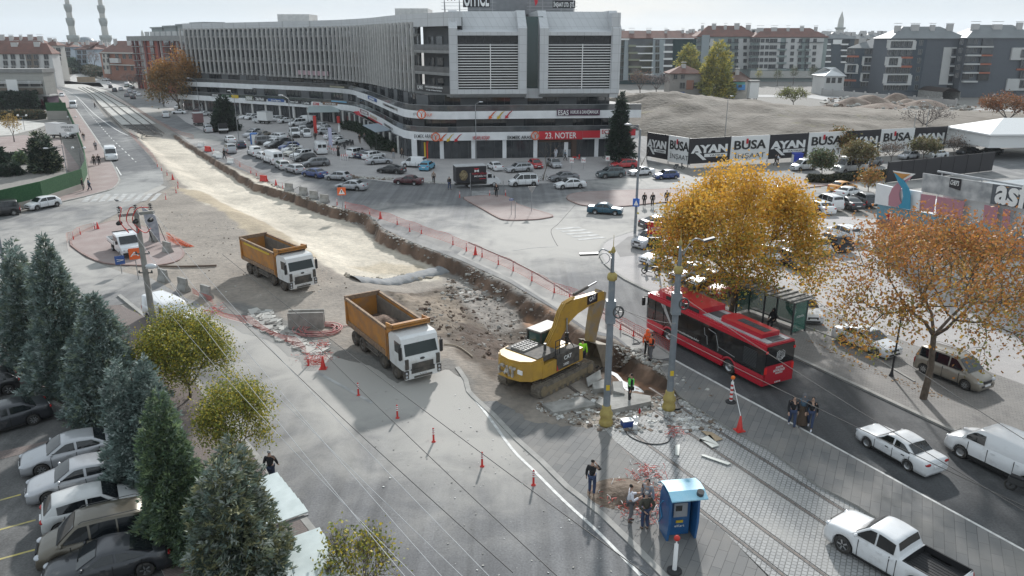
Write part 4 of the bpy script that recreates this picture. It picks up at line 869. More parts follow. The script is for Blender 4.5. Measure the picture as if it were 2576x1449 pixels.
def framebox(x0,x1,yf,dy):
 """front plane from (x0,yf) to (x1,yf+dy)"""
 d=Vector((x1-x0,dy,0));Lx=d.length;rz=math.atan2(dy,x1-x0);M=Matrix.Translation((x0,yf,0))@MR(rz,4,'Z');zb,zt=10.5,22.2
 prof=[(0,11.2),(0,zt),(4.6,25.25),(24,25.25),(24,zb),(1.4,zb)]
 for a,b in ((0,1.5),(Lx-1.5,Lx)):
  mb=MB();n=len(prof);v=[M@Vector((x,y,z)) for x in (a,b) for y,z in prof];mb.add(v,[tuple(range(n)),tuple(range(2*n-1,n-1,-1))]+[((i+1)%n,i,n+i,n+(i+1)%n) for i in range(n)]);mb.build('box_frame_side',clad,OB)
 mb=MB();mb.add([M@Vector(p) for p in [(1.5,0,11.2),(Lx-1.5,0,11.2),(Lx-1.5,1.4,zb),(1.5,1.4,zb),(1.5,0,12.0),(Lx-1.5,0,12.0),(Lx-1.5,3,12.0),(1.5,3,12.0),(Lx-1.5,24,zb),(1.5,24,zb)]],[(0,1,5,4),(3,2,1,0),(4,5,6,7),(9,8,2,3)]);mb.build('box_frame_sill',clad,OB)
 mb=MB();mb.add([M@Vector(p) for p in [(1.5,.15,21.0),(Lx-1.5,.15,21.0),(Lx-1.5,.15,21.6),(1.5,.15,21.6),(1.5,3.6,22.1),(Lx-1.5,3.6,22.1),(1.5,5.4,25.1),(Lx-1.5,5.4,25.1),(1.5,24,25.1),(Lx-1.5,24,25.1),(1.5,1.,21.0),(Lx-1.5,1.,21.0)]],[(0,1,2,3),(3,2,5,4),(4,5,7,6),(6,7,9,8),(10,11,1,0)]);mb.build('box_frame_roof',clad,OB)
 mb=MB();mb.box(1.5,Lx-1.5,1.0,1.2,12.0,21.0,0,M);mb.build('box_window',mat('deep_window',(.012,.013,.015),.25),OB)
 mb=MB()
 for i in range(8): mb.box(1.5+i*(Lx-3)/7-.04,1.5+i*(Lx-3)/7+.04,.9,1.,19.7,21,0,M)
 mb.box(1.5,Lx-1.5,.85,1.,19.6,19.8,0,M);mb.build('window_mullions',dark,OB)
 for i in range(17):
  mb=MB();z=12.25+i*.445;mb.box(1.5,Lx-1.5,.35,.6,z,z+.13,0,M);mb.build('louvre',PWH,OB)
 mb=MB();mb.box(Lx*.53-.07,Lx*.53+.07,.28,.36,12,19.6,0,M);mb.build('louvre_post',PWH,OB)
framebox(-10.9,2.6,136.9,1.0);framebox(4.9,19.2,138.6,1.2)
mb=MB();mb.box(2.3,5.5,141.5,142,10.5,24.2);mb.build('link_window',greenglass,OB)
mb=MB();mb.box(2.3,5.5,140.,142,10.3,12.);mb.build('link_sill',clad,OB)
mb=MB();mb.box(-10,19,160,161,10.4,24.9);mb.box(17.5,19,140,161,10.4,24.8);mb.build('rear_wall',clad,OB)
Ff=Fac((-12.6,135.25),(22.9,138.6))
def sign(fac,k,x0,y0,x1,y1,bg,txt,fg,off=.06,name='shop_sign',lab=None,parent=OB,pad=.08,th=.1,font=.0):
 u0,u1,z0,z1=fac.rect(k,x0,y0,x1,y1,off);M=Matrix.Translation(fac.a)@MR(fac.rz,4,'Z');o=parent
 if bg is not None:
  mb=MB();mb.box(u0,u1,-off-th,-off,z0,z1,0,M);o=mb.build(name,bg,parent)
  if lab: o['label']=lab
 if txt:
  lines=txt if isinstance(txt,list) else [(txt,pad,pad,1-pad,1-pad)]
  t=MB()
  for q,ua,za,ub,zb_ in lines:
   p=fac.a+fac.d*(u0+(u1-u0)*ua)+Vector((0,0,z0+(z1-z0)*za))+fac.n*(off+th+.03);text_fit(q,t,p,fac.d,(0,0,1),(u1-u0)*(ub-ua),(z1-z0)*(zb_-za),0,.06,.01)
  t.build('lettering',fg,o)
 return o
redsign=mat('red_sign',(.52,.02,.035),.4);txw=PWH;txk=mat('black_lettering',(.015,.015,.015),.5);txr=mat('red_lettering',(.5,.02,.03),.5);txo=mat('orange_lettering',(.7,.12,.02),.5);BLB=mat('black_sign',(.02,.018,.022),.5);purple=mat('plum_sign',(.06,.015,.045),.5);yel=mat('yellow_sign',(.6,.42,.03),.5)
sign(Ff,'T20',270,1320,708,1400,redsign,'23. NOTER',txw,pad=.14);sign(Ff,'T20',712,1315,885,1385,redsign,None,txw)
sign(Ff,'T20',888,1298,1100,1378,PWH,[('ECZANE',.06,.42,.94,.92),('ŞEHİR',.35,.08,.65,.3)],txr);sign(Ff,'T20',1103,1300,1240,1362,redsign,None,txw)
sign(Ff,'T20',452,1100,882,1160,purple,[('ESAS',.02,.1,.27,.9),('HUKUK & DANIŞMANLIK',.31,.3,.97,.85)],txw)
sign(Ff,'T10',1585,1350,1785,1388,None,'EKMEK ARASI',txk,pad=.02);sign(Ff,'T10',2180,1368,2350,1402,None,'HESAPLI KOŞAP',txr,pad=.0)
sign(Ff,'T10',2528,1365,2576+200,1397,None,'EKMEK ARASI',txk,pad=.0)
sign(Ff,'T10',1690,1142,1772,1170,None,'USUF',txo,pad=0);sign(Ff,'T10',1580,1134,1632,1160,None,'KÖFTECİ',txk,pad=0)
def roundel(k,x,y,rad,fac=Ff):
 u,z=fac.uz(k,x,y,.2);M=Matrix.Translation(fac.a+fac.d*u+Vector((0,0,z))+fac.n*.2)@MR(fac.rz,4,'Z');t=MB();Mx=Matrix.Rotation(PI/2,4,'X')
 pts=[M@Vector((cos(a)*rad,-.05,sin(a)*rad)) for a in [i*2*PI/20 for i in range(21)]];t.tube(pts,rad*.13,6,0,False)
 o=t.build('logo_ring',txo,OB);y_=MB(); 
 for a,b in (((0,-.75),(0,0)),((0,0),(-.5,.65)),((0,0),(.5,.65))): y_.bar(M@Vector((a[0]*rad,-.06,a[1]*rad)),M@Vector((b[0]*rad,-.06,b[1]*rad)),rad*.3,.08)
 y_.build('logo_letter',txo,o)
roundel('T10',1665,1150,.72);roundel('T10',1808,1378,.7);roundel('T20',235,1365,.7)
def arrow(k,x,y,m,s=1.5,fac=Ff):
 u,z=fac.uz(k,x,y,.15);o=fac.a+fac.d*u+Vector((0,0,z))+fac.n*.15;e=lambda a,b:o+fac.d*a*s+Vector((0,0,b*s));t=MB()
 t.plate([e(-.5,-.5),e(-.02,-.36),e(-.14,-.22),e(.3,.42),e(.5,.5),e(.1,.3),e(-.32,-.16),e(-.42,-.06)][::-1],fac.n*.08);t.build('arrow_sign',m,OB)
for (k,x,y),m in zip((('T10',1885,1383),('T10',1958,1385),('T10',2035,1387),('T10',2380,1157),('T10',2465,1157),('T10',2545,1152)),(txo,yel,txr)*2): arrow(k,x,y,m,1.45)
Fg=Fac((-17.5,137.5-.9),(18.3,139.-.9))
for nm,m_,a in (('portal_frame',mat('portal_red',(.6,.05,.02),.4),[('T11',1715,-30,1735,160),('T11',2055,-30,2075,155),('T11',1715,-30,2075,-12)]),('portal_frame',yel,[('T11',1690,-20,1712,160),('T11',2078,-20,2130,155),('T11',1738,-10,2052,2)])):
 for q in a: u=Fg.rect(*q);onfac(Fg,nm,m_,u[0],u[1],-.35,.3,max(0,u[2]),u[3])
onfac(Fg,'door',dark,*[Fg.rect('T11',1865,40,1975,185)[i] for i in (0,1)],.2,.45,0.05,2.4)
for q in (('T11',1575,0,1625,165),('T21',215,-10,232,185)): u=Fg.rect(*q);onfac(Fg,'pier',bandm,u[0],u[1],-.1,.5,0,3.3)
u=Fg.rect('T21',232,0,262,180);brn=mat('brown_cladding',(.07,.04,.028),.6);onfac(Fg,'brown_pier',brn,u[0],u[1],-.05,.5,0,3.3);u=Fg.rect('T21',598,0,645,170);onfac(Fg,'brown_pier',brn,u[0],u[1],-.05,.5,0,3.3)
u=Fg.rect('T21',262,-5,598,28);onfac(Fg,'brown_header',brn,u[0],u[1],0,.5,2.75,3.32)
for x in (265,480): u=Fg.rect('T21',x,80,x+110,158);onfac(Fg,'frosted_pane',mat('frosted_glass',(.3,.32,.34),.5),u[0],u[1],.3,.62,.15,1.4)
wing=[Fac(band[i],band[i+1]) for i in range(len(band)-1)]
def wsign(k,x0,y0,x1,y1,bg,txt,fg,**kw):
 xm=(x0+x1)/2;ym=(y0+y1)/2
 a,b=None,None
 for fc in wing:
  u,z=fc.uz(k,xm,ym)
  if -.01<=u<=fc.L and 2<z<6: break
 return sign(fc,k,x0,y0,x1,y1,bg,txt,fg,**kw)
blues=mat('blue_sign',(.04,.1,.3),.5);lbl=mat('pale_blue_sign',(.2,.42,.6),.5);olive=mat('olive_sign',(.09,.1,.05),.5);brs=mat('brown_sign',(.2,.1,.05),.5)
wsign('ZB',1940,1215,2070,1300,olive,'BARINAK',txw);wsign('ZB',2075,1232,2275,1312,BLB,'Zeki Piknik',txw,pad=.15)
wsign('T10',120,990,285,1028,blues,'Zirve Sigorta',txw,pad=.2);wsign('T10',300,1000,460,1045,BLB,'Centro Club',txw,pad=.2);wsign('T10',468,1015,552,1055,BLB,'Çınar Home',txw,pad=.15)
wsign('T10',562,1022,655,1065,PWH,'ECZANE',txr,pad=.15);wsign('T10',672,1025,830,1062,brs,'ADALET BÜFE',txw,pad=.15);wsign('T10',760,1010,915,1035,lbl,None,txw)
wsign('ZB',1370,1180,1540,1235,BLB,'AKIN PLAZA',txw,pad=.2);wsign('ZB',1560,1200,1705,1250,mat('green_sign',(.05,.12,.06),.5),'MANAV',txw,pad=.2);wsign('ZB',1715,1205,1830,1260,yel,None,txk)
wsign('T10',1050,1095,1140,1165,mat('dusky_sign',(.2,.1,.11),.5),'PLAY STATION',txw,pad=.15);wsign('T10',1150,1150,1215,1210,mat('cream_sign',(.5,.42,.33),.5),None,txk);wsign('T10',1130,1185,1270,1250,redsign,None,txw);wsign('T10',1290,1235,1375,1310,mat('grey_sign',(.3,.3,.31),.5),'VEZİR',txk,pad=.15)
wing2=[Fac(band2[i],band2[i+1]) for i in range(len(band2)-1)];_w=wing; 
def w2sign(*a,**kw):
 global wing
 wing=wing2
 k,x0,y0,x1,y1=a[:5];best=None
 for fc in wing2:
  u,z=fc.uz(k,(x0+x1)/2,(y0+y1)/2)
  if -.01<=u<=fc.L and 5<z<11: best=fc;break
 wing=_w
 return sign(best,*a,**kw) if best else None
w2sign('T10',1128,960,1215,1030,blues,'PATENT',txw,pad=.2);w2sign('T10',1280,1035,1420,1115,mat('grey_sign2',(.3,.29,.28),.5),'İSTANBUL EĞİTİM',txk,pad=.15)
w2sign('T10',745,862,915,888,mat('cream_banner',(.45,.42,.3),.5),None,txw)
pinkb=mat('pink_banner',(.55,.38,.42),.6)
for fc in [Fac(inset(fl,.7)[i],inset(fl,.7)[i+1]) for i in range(len(fl)-1)]:
 u,z=fc.uz('T10',560,735)
 if 0<=u<=fc.L: pinkf=fc;break
uu=pinkf.rect('T10',400,705,730,765);onfac(pinkf,'banner',pinkb,uu[0],uu[1],-.05,.0,uu[2],uu[3])
mb=MB();p=at_depth('T10',220,230,235);q=at_depth('T10',540,230,235);mb.box(p.x,q.x,235,245,24,27.4);mb.build('stair_tower',finm,OB)
mb=MB();p=at_depth('T10',1400,160,170);q=at_depth('T10',1730,160,170);mb.box(p.x,q.x,170,180,24,26.6);mb.build('stair_tower',finm,OB)
mb=MB();p=at_depth('T10',2130,105,158);q=at_depth('T10',2576,105,158);mb.box(p.x,q.x+12,158,170,25,28.6);mb.build('plant_room',mat('plant_room_grey',(.24,.25,.26),.7,col2=(.2,.21,.22),ns=1),OB)
RS=thing('roof_sign','roof sign of dark letters on a wire frame above the office corner, MY OFFICE','roof sign',(0,150,25.1))
fr=Fac((-16,150),(-2,150)); 
def rs(root,k,x0,x1,zb_,h,txt,bg,fg,y=150.):
 a=at_depth(k,x0,20,y);b=at_depth(k,x1,20,y);o=root
 if bg: m=MB();m.box(a.x-.15,b.x+.15,.1,.25,zb_-25.1-.25,zb_+h-25.1+.3);m=m.build('sign_panel',bg,root)
 t=MB();text_fit(txt,t,(a.x,-.02,zb_-25.1),(1,0,0),(0,0,1),b.x-a.x,h,0,.12,.02);t.build('letters',fg,root)
rs(RS,'T10',1920,2025,27.3,3.0,'MY',None,txk);rs(RS,'T10',2090,2345,26.3,3.2,'OFFICE',BLB,txw)
mb=MB();a=at_depth('T10',1860,20,150).x;b=at_depth('T10',2410,20,150).x
for i in range(9): mb.tube([(a,.4,.6+i*.6),(b,.4,.6+i*.6)],.03,4)
for x in (a+.6,a+3.4,b-3,b-.6): mb.bar((x,.45,-.1),(x,.45,5.4),.14,.14);mb.bar((x,.5,3),(x,2.5,0),.08,.08)
mb.build('wire_frame',metal,RS)
RK=thing('roof_sign','roof sign with red Y emblem, long dark letters and a black name board','roof sign',(0,152,25.1))
rs(RK,'T20',270,630,27.7,2.9,'KIZILÖZ',None,mat('anthracite_letters',(.03,.033,.04),.5),152.);rs(RK,'T20',418,630,26.25,.75,'İNŞAAT LTD. ŞTİ.',BLB,txw,152.)
mb=MB();a=at_depth('T20',150,20,152).x;b=at_depth('T20',660,20,152).x
for i in range(9): mb.tube([(a,.4,.6+i*.6),(b,.4,.6+i*.6)],.03,4)
for x in (a+.6,a+3.,b-3,b-.6): mb.bar((x,.45,-.1),(x,.45,5.4),.14,.14);mb.bar((x,.5,3),(x,2.5,0),.08,.08)
mb.build('wire_frame',metal,RK)
x=at_depth('T20',232,20,152).x;mb=MB();mb.plate([(x-.3,0,3.0),(x+.1,0,1.2),(x+.5,0,1.9),(x+.5,0,3.3),(x+1.,0,5),(x+.4,0,5),(x+.1,0,3.9),(x-.3,0,5),(x-1.3,0,5),(x-.5,0,3.6)],(0,.15,0));mb.build('emblem',redsign,RK)
for k_,x,y in (('T10',1430,0),): pass
# ================= surroundings: far buildings =================
def winset(root,fac,k,cols,rows,w,h,off=0.,frame=slabm,name='window',mats=None,slope=(0,0)):
 """cols: picture x at the first row; rows: picture y; a window of w x h metres at each, shifted by slope px per row/col"""
 u0_,_=0,0;me=MB();me.box(-w/2,w/2,-.12-off,.15-off,-h/2,h/2);t=.08
 gm=me.mesh('window',mats or [OGL]);fm=MB()
 for a in ((-w/2,-w/2+t,-h/2,h/2),(w/2-t,w/2,-h/2,h/2),(-w/2+t,w/2-t,-h/2,-h/2+t),(-w/2+t,w/2-t,h/2-t,h/2),(-t/2,t/2,-h/2+t,h/2-t)): fm.box(a[0],a[1],-.2-off,-.12-off,a[2],a[3])
 fmm=fm.mesh('frame',[frame])
 for i,y in enumerate(rows):
  for j,x in enumerate(cols):
   u,z=fac.uz(k,x+slope[0]*i,y+slope[1]*j)
   o=bpy.data.objects.new(name,gm);C.objects.link(o);o.parent=root;o.location=(u,0,z)
   q=bpy.data.objects.new('frame',fmm);C.objects.link(q);q.parent=o
def pbox(root,fac,name,m,k,x0,y0,x1,y1,d0=-.25,d1=.1,lab=None):
 u0,u1,z0,z1=fac.rect(k,x0,y0,x1,y1);mb=MB();mb.box(min(u0,u1),max(u0,u1),d0,d1,max(z0,-fac.a.z),z1);o=mb.build(name,m,root)
 if lab: o['label']=lab
 return o
def hiproof(root,m,u0,u1,d0,d1,z0,z1,ov=.5,hip=None):
 u0-=ov;u1+=ov;d0-=ov;d1+=ov;hp=hip if hip is not None else (d1-d0)/2;ym=(d0+d1)/2;mb=MB()
 mb.add([(u0,d0,z0),(u1,d0,z0),(u1,d1,z0),(u0,d1,z0),(u0+hp,ym,z1),(u1-hp,ym,z1)],[(0,1,5,4),(1,2,5),(2,3,4,5),(3,0,4),(3,2,1,0)]);mb.box(u0,u1,d0,d1,z0-.25,z0)
 return mb.build('roof',m,root)
tile=mat('red_roof_tiles',(.2,.1,.08),.85,col2=(.15,.085,.07),ns=.35,detail=8);tileg=mat('grey_roof_sheet',(.2,.215,.22),.6,col2=(.17,.18,.185),ns=.3)
def block(name,label,k,xl,yl,xr,yr,ytop,depth,wm,cat='apartment block',dl=None,dr=None,group=None,roofh=3.5,roofm=tile,chim=4,dd=None,ztop=None,zb=0.):
 """front face between two picture points at given depths; walls up to the picture height ytop at the left end"""
 dl=dl or depth;dr=dr or depth;a=at_depth(k,xl,yl,dl);b=at_depth(k,xr,yr,dr);a.z=b.z=0;f=Fac(a,b)
 zt=ztop if ztop else at_depth(k,xl,ytop,dl).z;r=thing(name,label,cat,f.a,f.rz,group);mb=MB();D_=dd or 14;mb.box(0,f.L,0,D_,zb,zt);mb.build('wall',wm,r)
 if roofm:
  ro=hiproof(r,roofm,0,f.L,0,D_,zt+.25,zt+roofh)
  for i in range(chim):
   m=MB();u=f.L*(i+.6)/(chim+.3);w=rnd.uniform(.5,1.6);m.box(u-w,u+w,D_*.3,D_*.3+1.2,zt+.5,zt+roofh+rnd.uniform(0,1.));m.box(u-w-.15,u+w+.15,D_*.3-.15,D_*.3+1.35,zt+roofh+1.,zt+roofh+1.15);m.build('chimney',mat('chimney_render',(.5,.49,.48),.8),ro)
 else:
  m=MB();m.box(-.2,f.L+.2,-.2,D_+.2,zt,zt+.5);m.build('roof',slabm,r)
 return r,f,zt
wl=lambda n,c: mat(n,c,.85,col2=tuple(x*.9 for x in c),ns=.25)
Wgreen=wl('render_dark_green',(.02,.05,.055));Wpale=wl('render_pale_blue',(.34,.38,.4));Wwhite=wl('render_white',(.56,.56,.55));Wsage=wl('render_sage',(.27,.32,.315));Wgrey=blockwall('brick_grey',(.12,.135,.155),(.09,.1,.115),.6,.2,.02,.8);Wdark=wl('render_slate',(.07,.09,.11));Wbeige=wl('render_beige',(.47,.46,.43));Wbrown=wl('render_brown',(.2,.165,.135));Wcoral=wl('render_coral',(.42,.15,.1));Wbrick=blockwall('brick_orange',(.33,.16,.11),(.25,.13,.1),.5,.18,.02,.85);Wblue=wl('render_faded_blue',(.28,.34,.4));Wolive=wl('render_olive',(.25,.26,.19))
r,f,z=block('apartment_block','dark green and pale blue apartment block with olive balcony bands right of the office','ZC',60,1050,1510,1010,380,375,Wgreen,chim=5,roofh=3.6)
pbox(r,f,'pale_strip',Wpale,'ZC',400,380,456,1050);pbox(r,f,'pale_strip',Wpale,'ZC',252,410,272,1050);pbox(r,f,'pale_bay',Wpale,'ZC',852,395,1010,1000,-.9,.1);pbox(r,f,'eaves',PWH,'ZC',145,378,468,402,-.7,.1);pbox(r,f,'eaves',PWH,'ZC',855,372,1510,386,-.9,.1)
for i in range(5):
 y=380+113*i;pbox(r,f,'balcony_glazing',OGL,'ZC',458,y+8,850,y+108,-.5,.1);pbox(r,f,'balcony_glazing',OGL,'ZC',1025-i*3,y+12,1165-i*3,y+88,-.5,.1);pbox(r,f,'balcony_band',PWH,'ZC',575+28*i,y+115,850,y+136,-1.2,.1);pbox(r,f,'balcony_band',Wolive,'ZC',456,y+100,575+30*i,y+133,-1.1,.1);pbox(r,f,'balcony_band',PWH,'ZC',1020-i*3,y+84,1165-i*3,y+116,-1.2,.1)
winset(r,f,'ZC',[180,340],[450,565,680,790,905,1010],2.6,2.6);winset(r,f,'ZC',[918],[448,560,675,790,890],2.,2.6,off=.9)
r,f,z=block('apartment_block','pale sage apartment block with red roof behind the yellow poplars','ZC',1512,1050,2480,1050,352,405,Wsage,chim=5,roofh=5.5)
for x0,x1 in ((2230,2400),(1710,1790)): pbox(r,f,'white_strip',Wwhite,'ZC',x0,380,x1,870,-.5,.1)
for i in range(5): pbox(r,f,'ledge',Wdark,'ZC',1490,441+i*107,1560,449+i*107,-.8,.1);pbox(r,f,'ledge',Wdark,'ZC',2040,441+i*107,2230,449+i*107,-.8,.1)
winset(r,f,'ZC',[1590,1670,1740,2085,2190,2330,2440],[412,525,630,738,845],1.8,1.9,off=.5)
pbox(r,f,'stair_tower',Wpale,'ZC',1640,322,1705,1050,-1.2,.1)
r,f,z=block('apartment_block','white and sage apartment block with red roof left of the small far minaret','ZD',0,1020,1180,1000,362,400,Wsage,chim=5,roofh=4.6)
for x0,x1 in ((160,440),(580,765),(960,1130)): pbox(r,f,'white_strip',Wwhite,'ZD',x0,372,x1,860 if x0>200 else 890,-.5,.1)
for x0,x1 in ((300,600),(760,870),(890,1180)): pbox(r,f,'ledge',Wdark,'ZD',x0,436,x1,444,-1.2,.1);pbox(r,f,'ledge',Wdark,'ZD',x0-20,855,x1-30,863,-1.2,.1)
for i in range(4):
 y=480+108*i;pbox(r,f,'balcony',Wsage,'ZD',440-5*i,y+62,582-5*i,y+90,-1.3,.1);pbox(r,f,'balcony_glazing',OGL,'ZD',445-5*i,y+5,580-5*i,y+62,-.4,.1);pbox(r,f,'balcony',Wsage,'ZD',760,y+65,860,y+92,-1.3,.1);pbox(r,f,'balcony',Wsage,'ZD',885,y+65,965,y+92,-1.3,.1)
winset(r,f,'ZD',[20,70,130,200,275,345,405,685,810,925,1040],[412,520,620,722,825],1.8,1.9,off=.5,slope=(-7,0))
pbox(r,f,'base_wall',Wbeige,'ZD',0,900,1150,1010,-1.5,.1)
r,f,z=block('apartment_block','slate blue apartment block with white balcony bands below the small far minaret','ZD',1165,860,1625,860,385,470,Wdark,roofm=tileg,chim=3,roofh=4)
for i in range(4): y=395+95*i;pbox(r,f,'balcony_glazing',OGL,'ZD',1175,y+5,1300,y+62,-.5,.1);pbox(r,f,'balcony_band',PWH,'ZD',1160,y+62,1290,y+86,-1.1,.1);pbox(r,f,'balcony_glazing',OGL,'ZD',1480,y+5,1600,y+62,-.5,.1);pbox(r,f,'balcony_band',PWH,'ZD',1460,y+66,1570,y+90,-1.1,.1)
pbox(r,f,'white_panel',PWH,'ZD',1340,395,1485,470,-.3,.1)
r,f,z=block('apartment_block','low wing of the grey apartment complex with white window frames and coral stripes','ZD',1505,1170,2170,1230,540,311,Wgrey,roofm=tileg,chim=2,roofh=3.6,dr=303)
for q in ((1535,785,1740,945),(1815,668,2015,825),(1785,930,2075,1085)): 
 x0,y0,x1,y1=q
 for a in ((x0,y0,x1,y0+20),(x0,y1-20,x1,y1),(x0,y0+20,x0+22,y1-20),(x1-22,y0+20,x1,y1-20)): pbox(r,f,'white_frame',Wwhite,'ZD',*a,-.6,.1)
for q in ((1565,652,1755,682),(2020,650,2110,672),(2005,790,2095,812),(1515,1035,1710,1070)): pbox(r,f,'coral_stripe',Wcoral,'ZD',*q,-.35,.1)
pbox(r,f,'dark_recess',Wdark,'ZD',1700,540,1765,1180,-.3,.1);pbox(r,f,'dark_recess',Wdark,'ZD',2090,540,2165,1210,-.3,.1)
winset(r,f,'ZD',[1600,1695,1875,1965,2070],[585,720,855,985,1105],1.7,2.,off=.1,slope=(-14,0))
r,f,z=block('apartment_block','tall grey apartment block with white frames and a large blank brick side','ZE',320,1230,1500,1290,385,292,Wgrey,roofm=tileg,chim=4,roofh=4.4)
for q in ((375,400,820,560),(345,672,585,838),(315,945,745,1130)):
 x0,y0,x1,y1=q
 for a in ((x0,y0,x1,y0+22),(x0,y1-28,x1,y1),(x0,y0+22,x0+36,y1-28),(x1-40,y0+22,x1,y1-28)): pbox(r,f,'white_frame',Wwhite,'ZE',*a,-.6,.1)
for q in ((585,672,780,700),(575,815,765,848)): pbox(r,f,'coral_stripe',Wcoral,'ZE',*q,-.35,.1)
winset(r,f,'ZE',[440,540,642,745],[458,600,740,885,1020,1160],1.9,2.2,off=.1,slope=(-17,0));winset(r,f,'ZE',[915],[448,595,735,880,1022,1165],1.4,1.9,off=.1,slope=(-16,0))
pbox(r,f,'dark_side',Wdark,'ZE',800,390,880,1240,-.2,.1)
u0,z0=f.uz('ZE',1200,1120);u1,z1=f.uz('ZE',1470,520);u2,_=f.uz('ZE',1285,520);mb=MB();mb.plate([(u0,-.3,z0),(f.uz('ZE',1340,1110)[0],-.3,z0),(f.uz('ZE',1410,540)[0],-.3,z1),(u2,-.3,z1)],(0,.4,0));mb.build('white_panel',Wwhite,r)
for i in range(5): pbox(r,f,'white_ledge',Wwhite,'ZE',1400-17*i,518+146*i,1470-17*i,540+146*i,-1.,.1);pbox(r,f,'balcony_glazing',OGL,'ZE',1408-17*i,541+146*i,1465-17*i,635+146*i,-.2,.1)
r,f,z=block('apartment_block','grey apartment block at the right edge with stacked balconies and coral bands','ZE',1500,1300,2650,1330,378,288,Wgrey,roofm=tileg,chim=3,roofh=4.8)
for i in range(5):
 x=1650-20*i;y=498+140*i;pbox(r,f,'white_ledge',Wwhite,'ZE',x,y,x+(228 if i else 405),y+25,-1.3,.1);pbox(r,f,'balcony_glazing',OGL,'ZE',x+15,y-110,x+110,y-18,-.3,.1);pbox(r,f,'balcony_glazing',OGL,'ZE',x+255,y-110,x+415,y-8,-.6,.1)
 if 0<i<4: pbox(r,f,'coral_stripe',Wcoral,'ZE',x+230,y,x+405,y+25,-1.3,.1)
winset(r,f,'ZE',[1565,1800],[432,568,705,838,970],1.3,1.7,off=.1,slope=(-19,0))
for q in ((2380,525,2650,725),(2300,1025,2600,1215)): pbox(r,f,'white_frame',Wwhite,'ZE',*q,-.7,.1)
pbox(r,f,'coral_stripe',Wcoral,'ZE',2450,862,2650,890,-.4,.1);winset(r,f,'ZE',[2560],[620,780,960,1110],2.3,2.8,off=.8,slope=(-8,0))
r,f,z=block('house','white gabled pavilion with dark beams between the sage and the grey blocks','ZD',1195,1095,1510,1100,990,300,Wwhite,roofm=mat('pavilion_roof',(.5,.52,.53),.5),chim=0,roofh=3.2,cat='pavilion',dd=12)
for x in (1235,1320,1420): pbox(r,f,'doorway',OGL,'ZD',x,1010,x+50,1095,-.1,.1)
r,f,z=block('house','two storey grey house with small red hip roof and patched brick wall','ZC',1110,1290,1630,1300,950,262,wl('old_plaster',(.3,.28,.26)),cat='house',chim=1,roofh=2.6,dd=9,ztop=at_depth('ZC',1110,950,262).z)
pbox(r,f,'brick_patch',Wbrick,'ZC',1395,1050,1500,1200,-.15,.1);winset(r,f,'ZC',[1215,1335],[993],1.3,1.5);winset(r,f,'ZC',[1325,1525],[1135],1.8,2.);winset(r,f,'ZC',[1320],[1265],1.8,1.4,mats=[blues])
r,f,z=block('house','small white gabled house with blue and turquoise porch wall','ZC',2060,1330,2410,1340,1070,262,wl('old_white_plaster',(.5,.48,.44)),cat='house',chim=1,roofh=3.,dd=10,roofm=mat('old_tiles',(.17,.11,.09),.9))
pbox(r,f,'blue_porch',mat('porch_blue',(.08,.27,.6),.7),'ZC',2135,1120,2320,1205,-1.,.1);pbox(r,f,'turquoise_porch',mat('porch_turquoise',(.15,.45,.42),.7),'ZC',2135,1075,2320,1120,-1.,.1);pbox(r,f,'porch_roof',mat('old_tiles',(.17,.11,.09),.9),'ZC',2120,1050,2335,1072,-1.8,.1)
winset(r,f,'ZC',[2115],[1130],1.,1.2);winset(r,f,'ZC',[2240],[1140],1.2,.9,off=1.)
r,f,z=block('garden_hut','white site hut with dark underside beside the blue porch house','ZC',2415,1180,2560,1180,1080,255,PWH,cat='hut',roofm=None,dd=3,zb=2.)
mb=MB();mb.box(.3,.6,.2,.5,0,2);mb.box(f.L-.6,f.L-.3,.2,.5,0,2);mb.box(.3,.6,2.5,2.8,0,2);mb.box(f.L-.6,f.L-.3,2.5,2.8,0,2);mb.build('leg',steel,r)
a=at_depth('ZD',1165,1165,300);b=at_depth('ZE',1480,1370,246);a.z=b.z=0
t=thing('boundary_wall','long low grey wall in front of the grey apartment complex','wall',a,atan2((b-a).y,(b-a).x));mb=MB();L_=(b-a).length;mb.box(0,L_,0,.3,0,2.1);mb.build('wall_panel',wl('wall_grey',(.4,.39,.38)),t)
for i in range(12): mb=MB();mb.box(i*L_/11-.25,i*L_/11+.25,-.1,.4,0,2.6);mb.build('pillar',wl('wall_grey',(.4,.39,.38)),t)
sheet('road',[at_depth('ZD',-100,1195,290),at_depth('ZD',900,1190,288),at_depth('ZE',0,1275,250),at_depth('ZE',1500,1420,220),at_depth('ZE',2600,1480,205),at_depth('ZE',2600,1400,235),at_depth('ZE',1500,1380,240),at_depth('ZE',0,1240,280),at_depth('ZD',1100,1165,300),at_depth('ZD',-100,1165,302)],.03,mat('far_road',(.34,.34,.34),.9,col2=(.4,.39,.38),ns=.1))
t=thing('ramp_canopy','curved brown canopy over the garage ramp in front of the grey blocks','canopy',G('ZE',1390,1365),.1);mb=MB()
for sg in (0,1):
 pts=[(-3.4+6.8*i/8,2.6+1.4*sin(PI*i/8)) for i in range(9)];mb.add([(x,y,z_) for y in (0,14) for x,z_ in pts],[(i,i+1,10+i,9+i) for i in range(8)])
mb.build('curved_roof',mat('canopy_brown',(.12,.095,.085),.5),t);mb=MB();mb.box(-3.5,-3.3,0,14,0,2.6);mb.box(3.3,3.5,0,14,0,2.6);mb.build('side_wall',concrete,t)
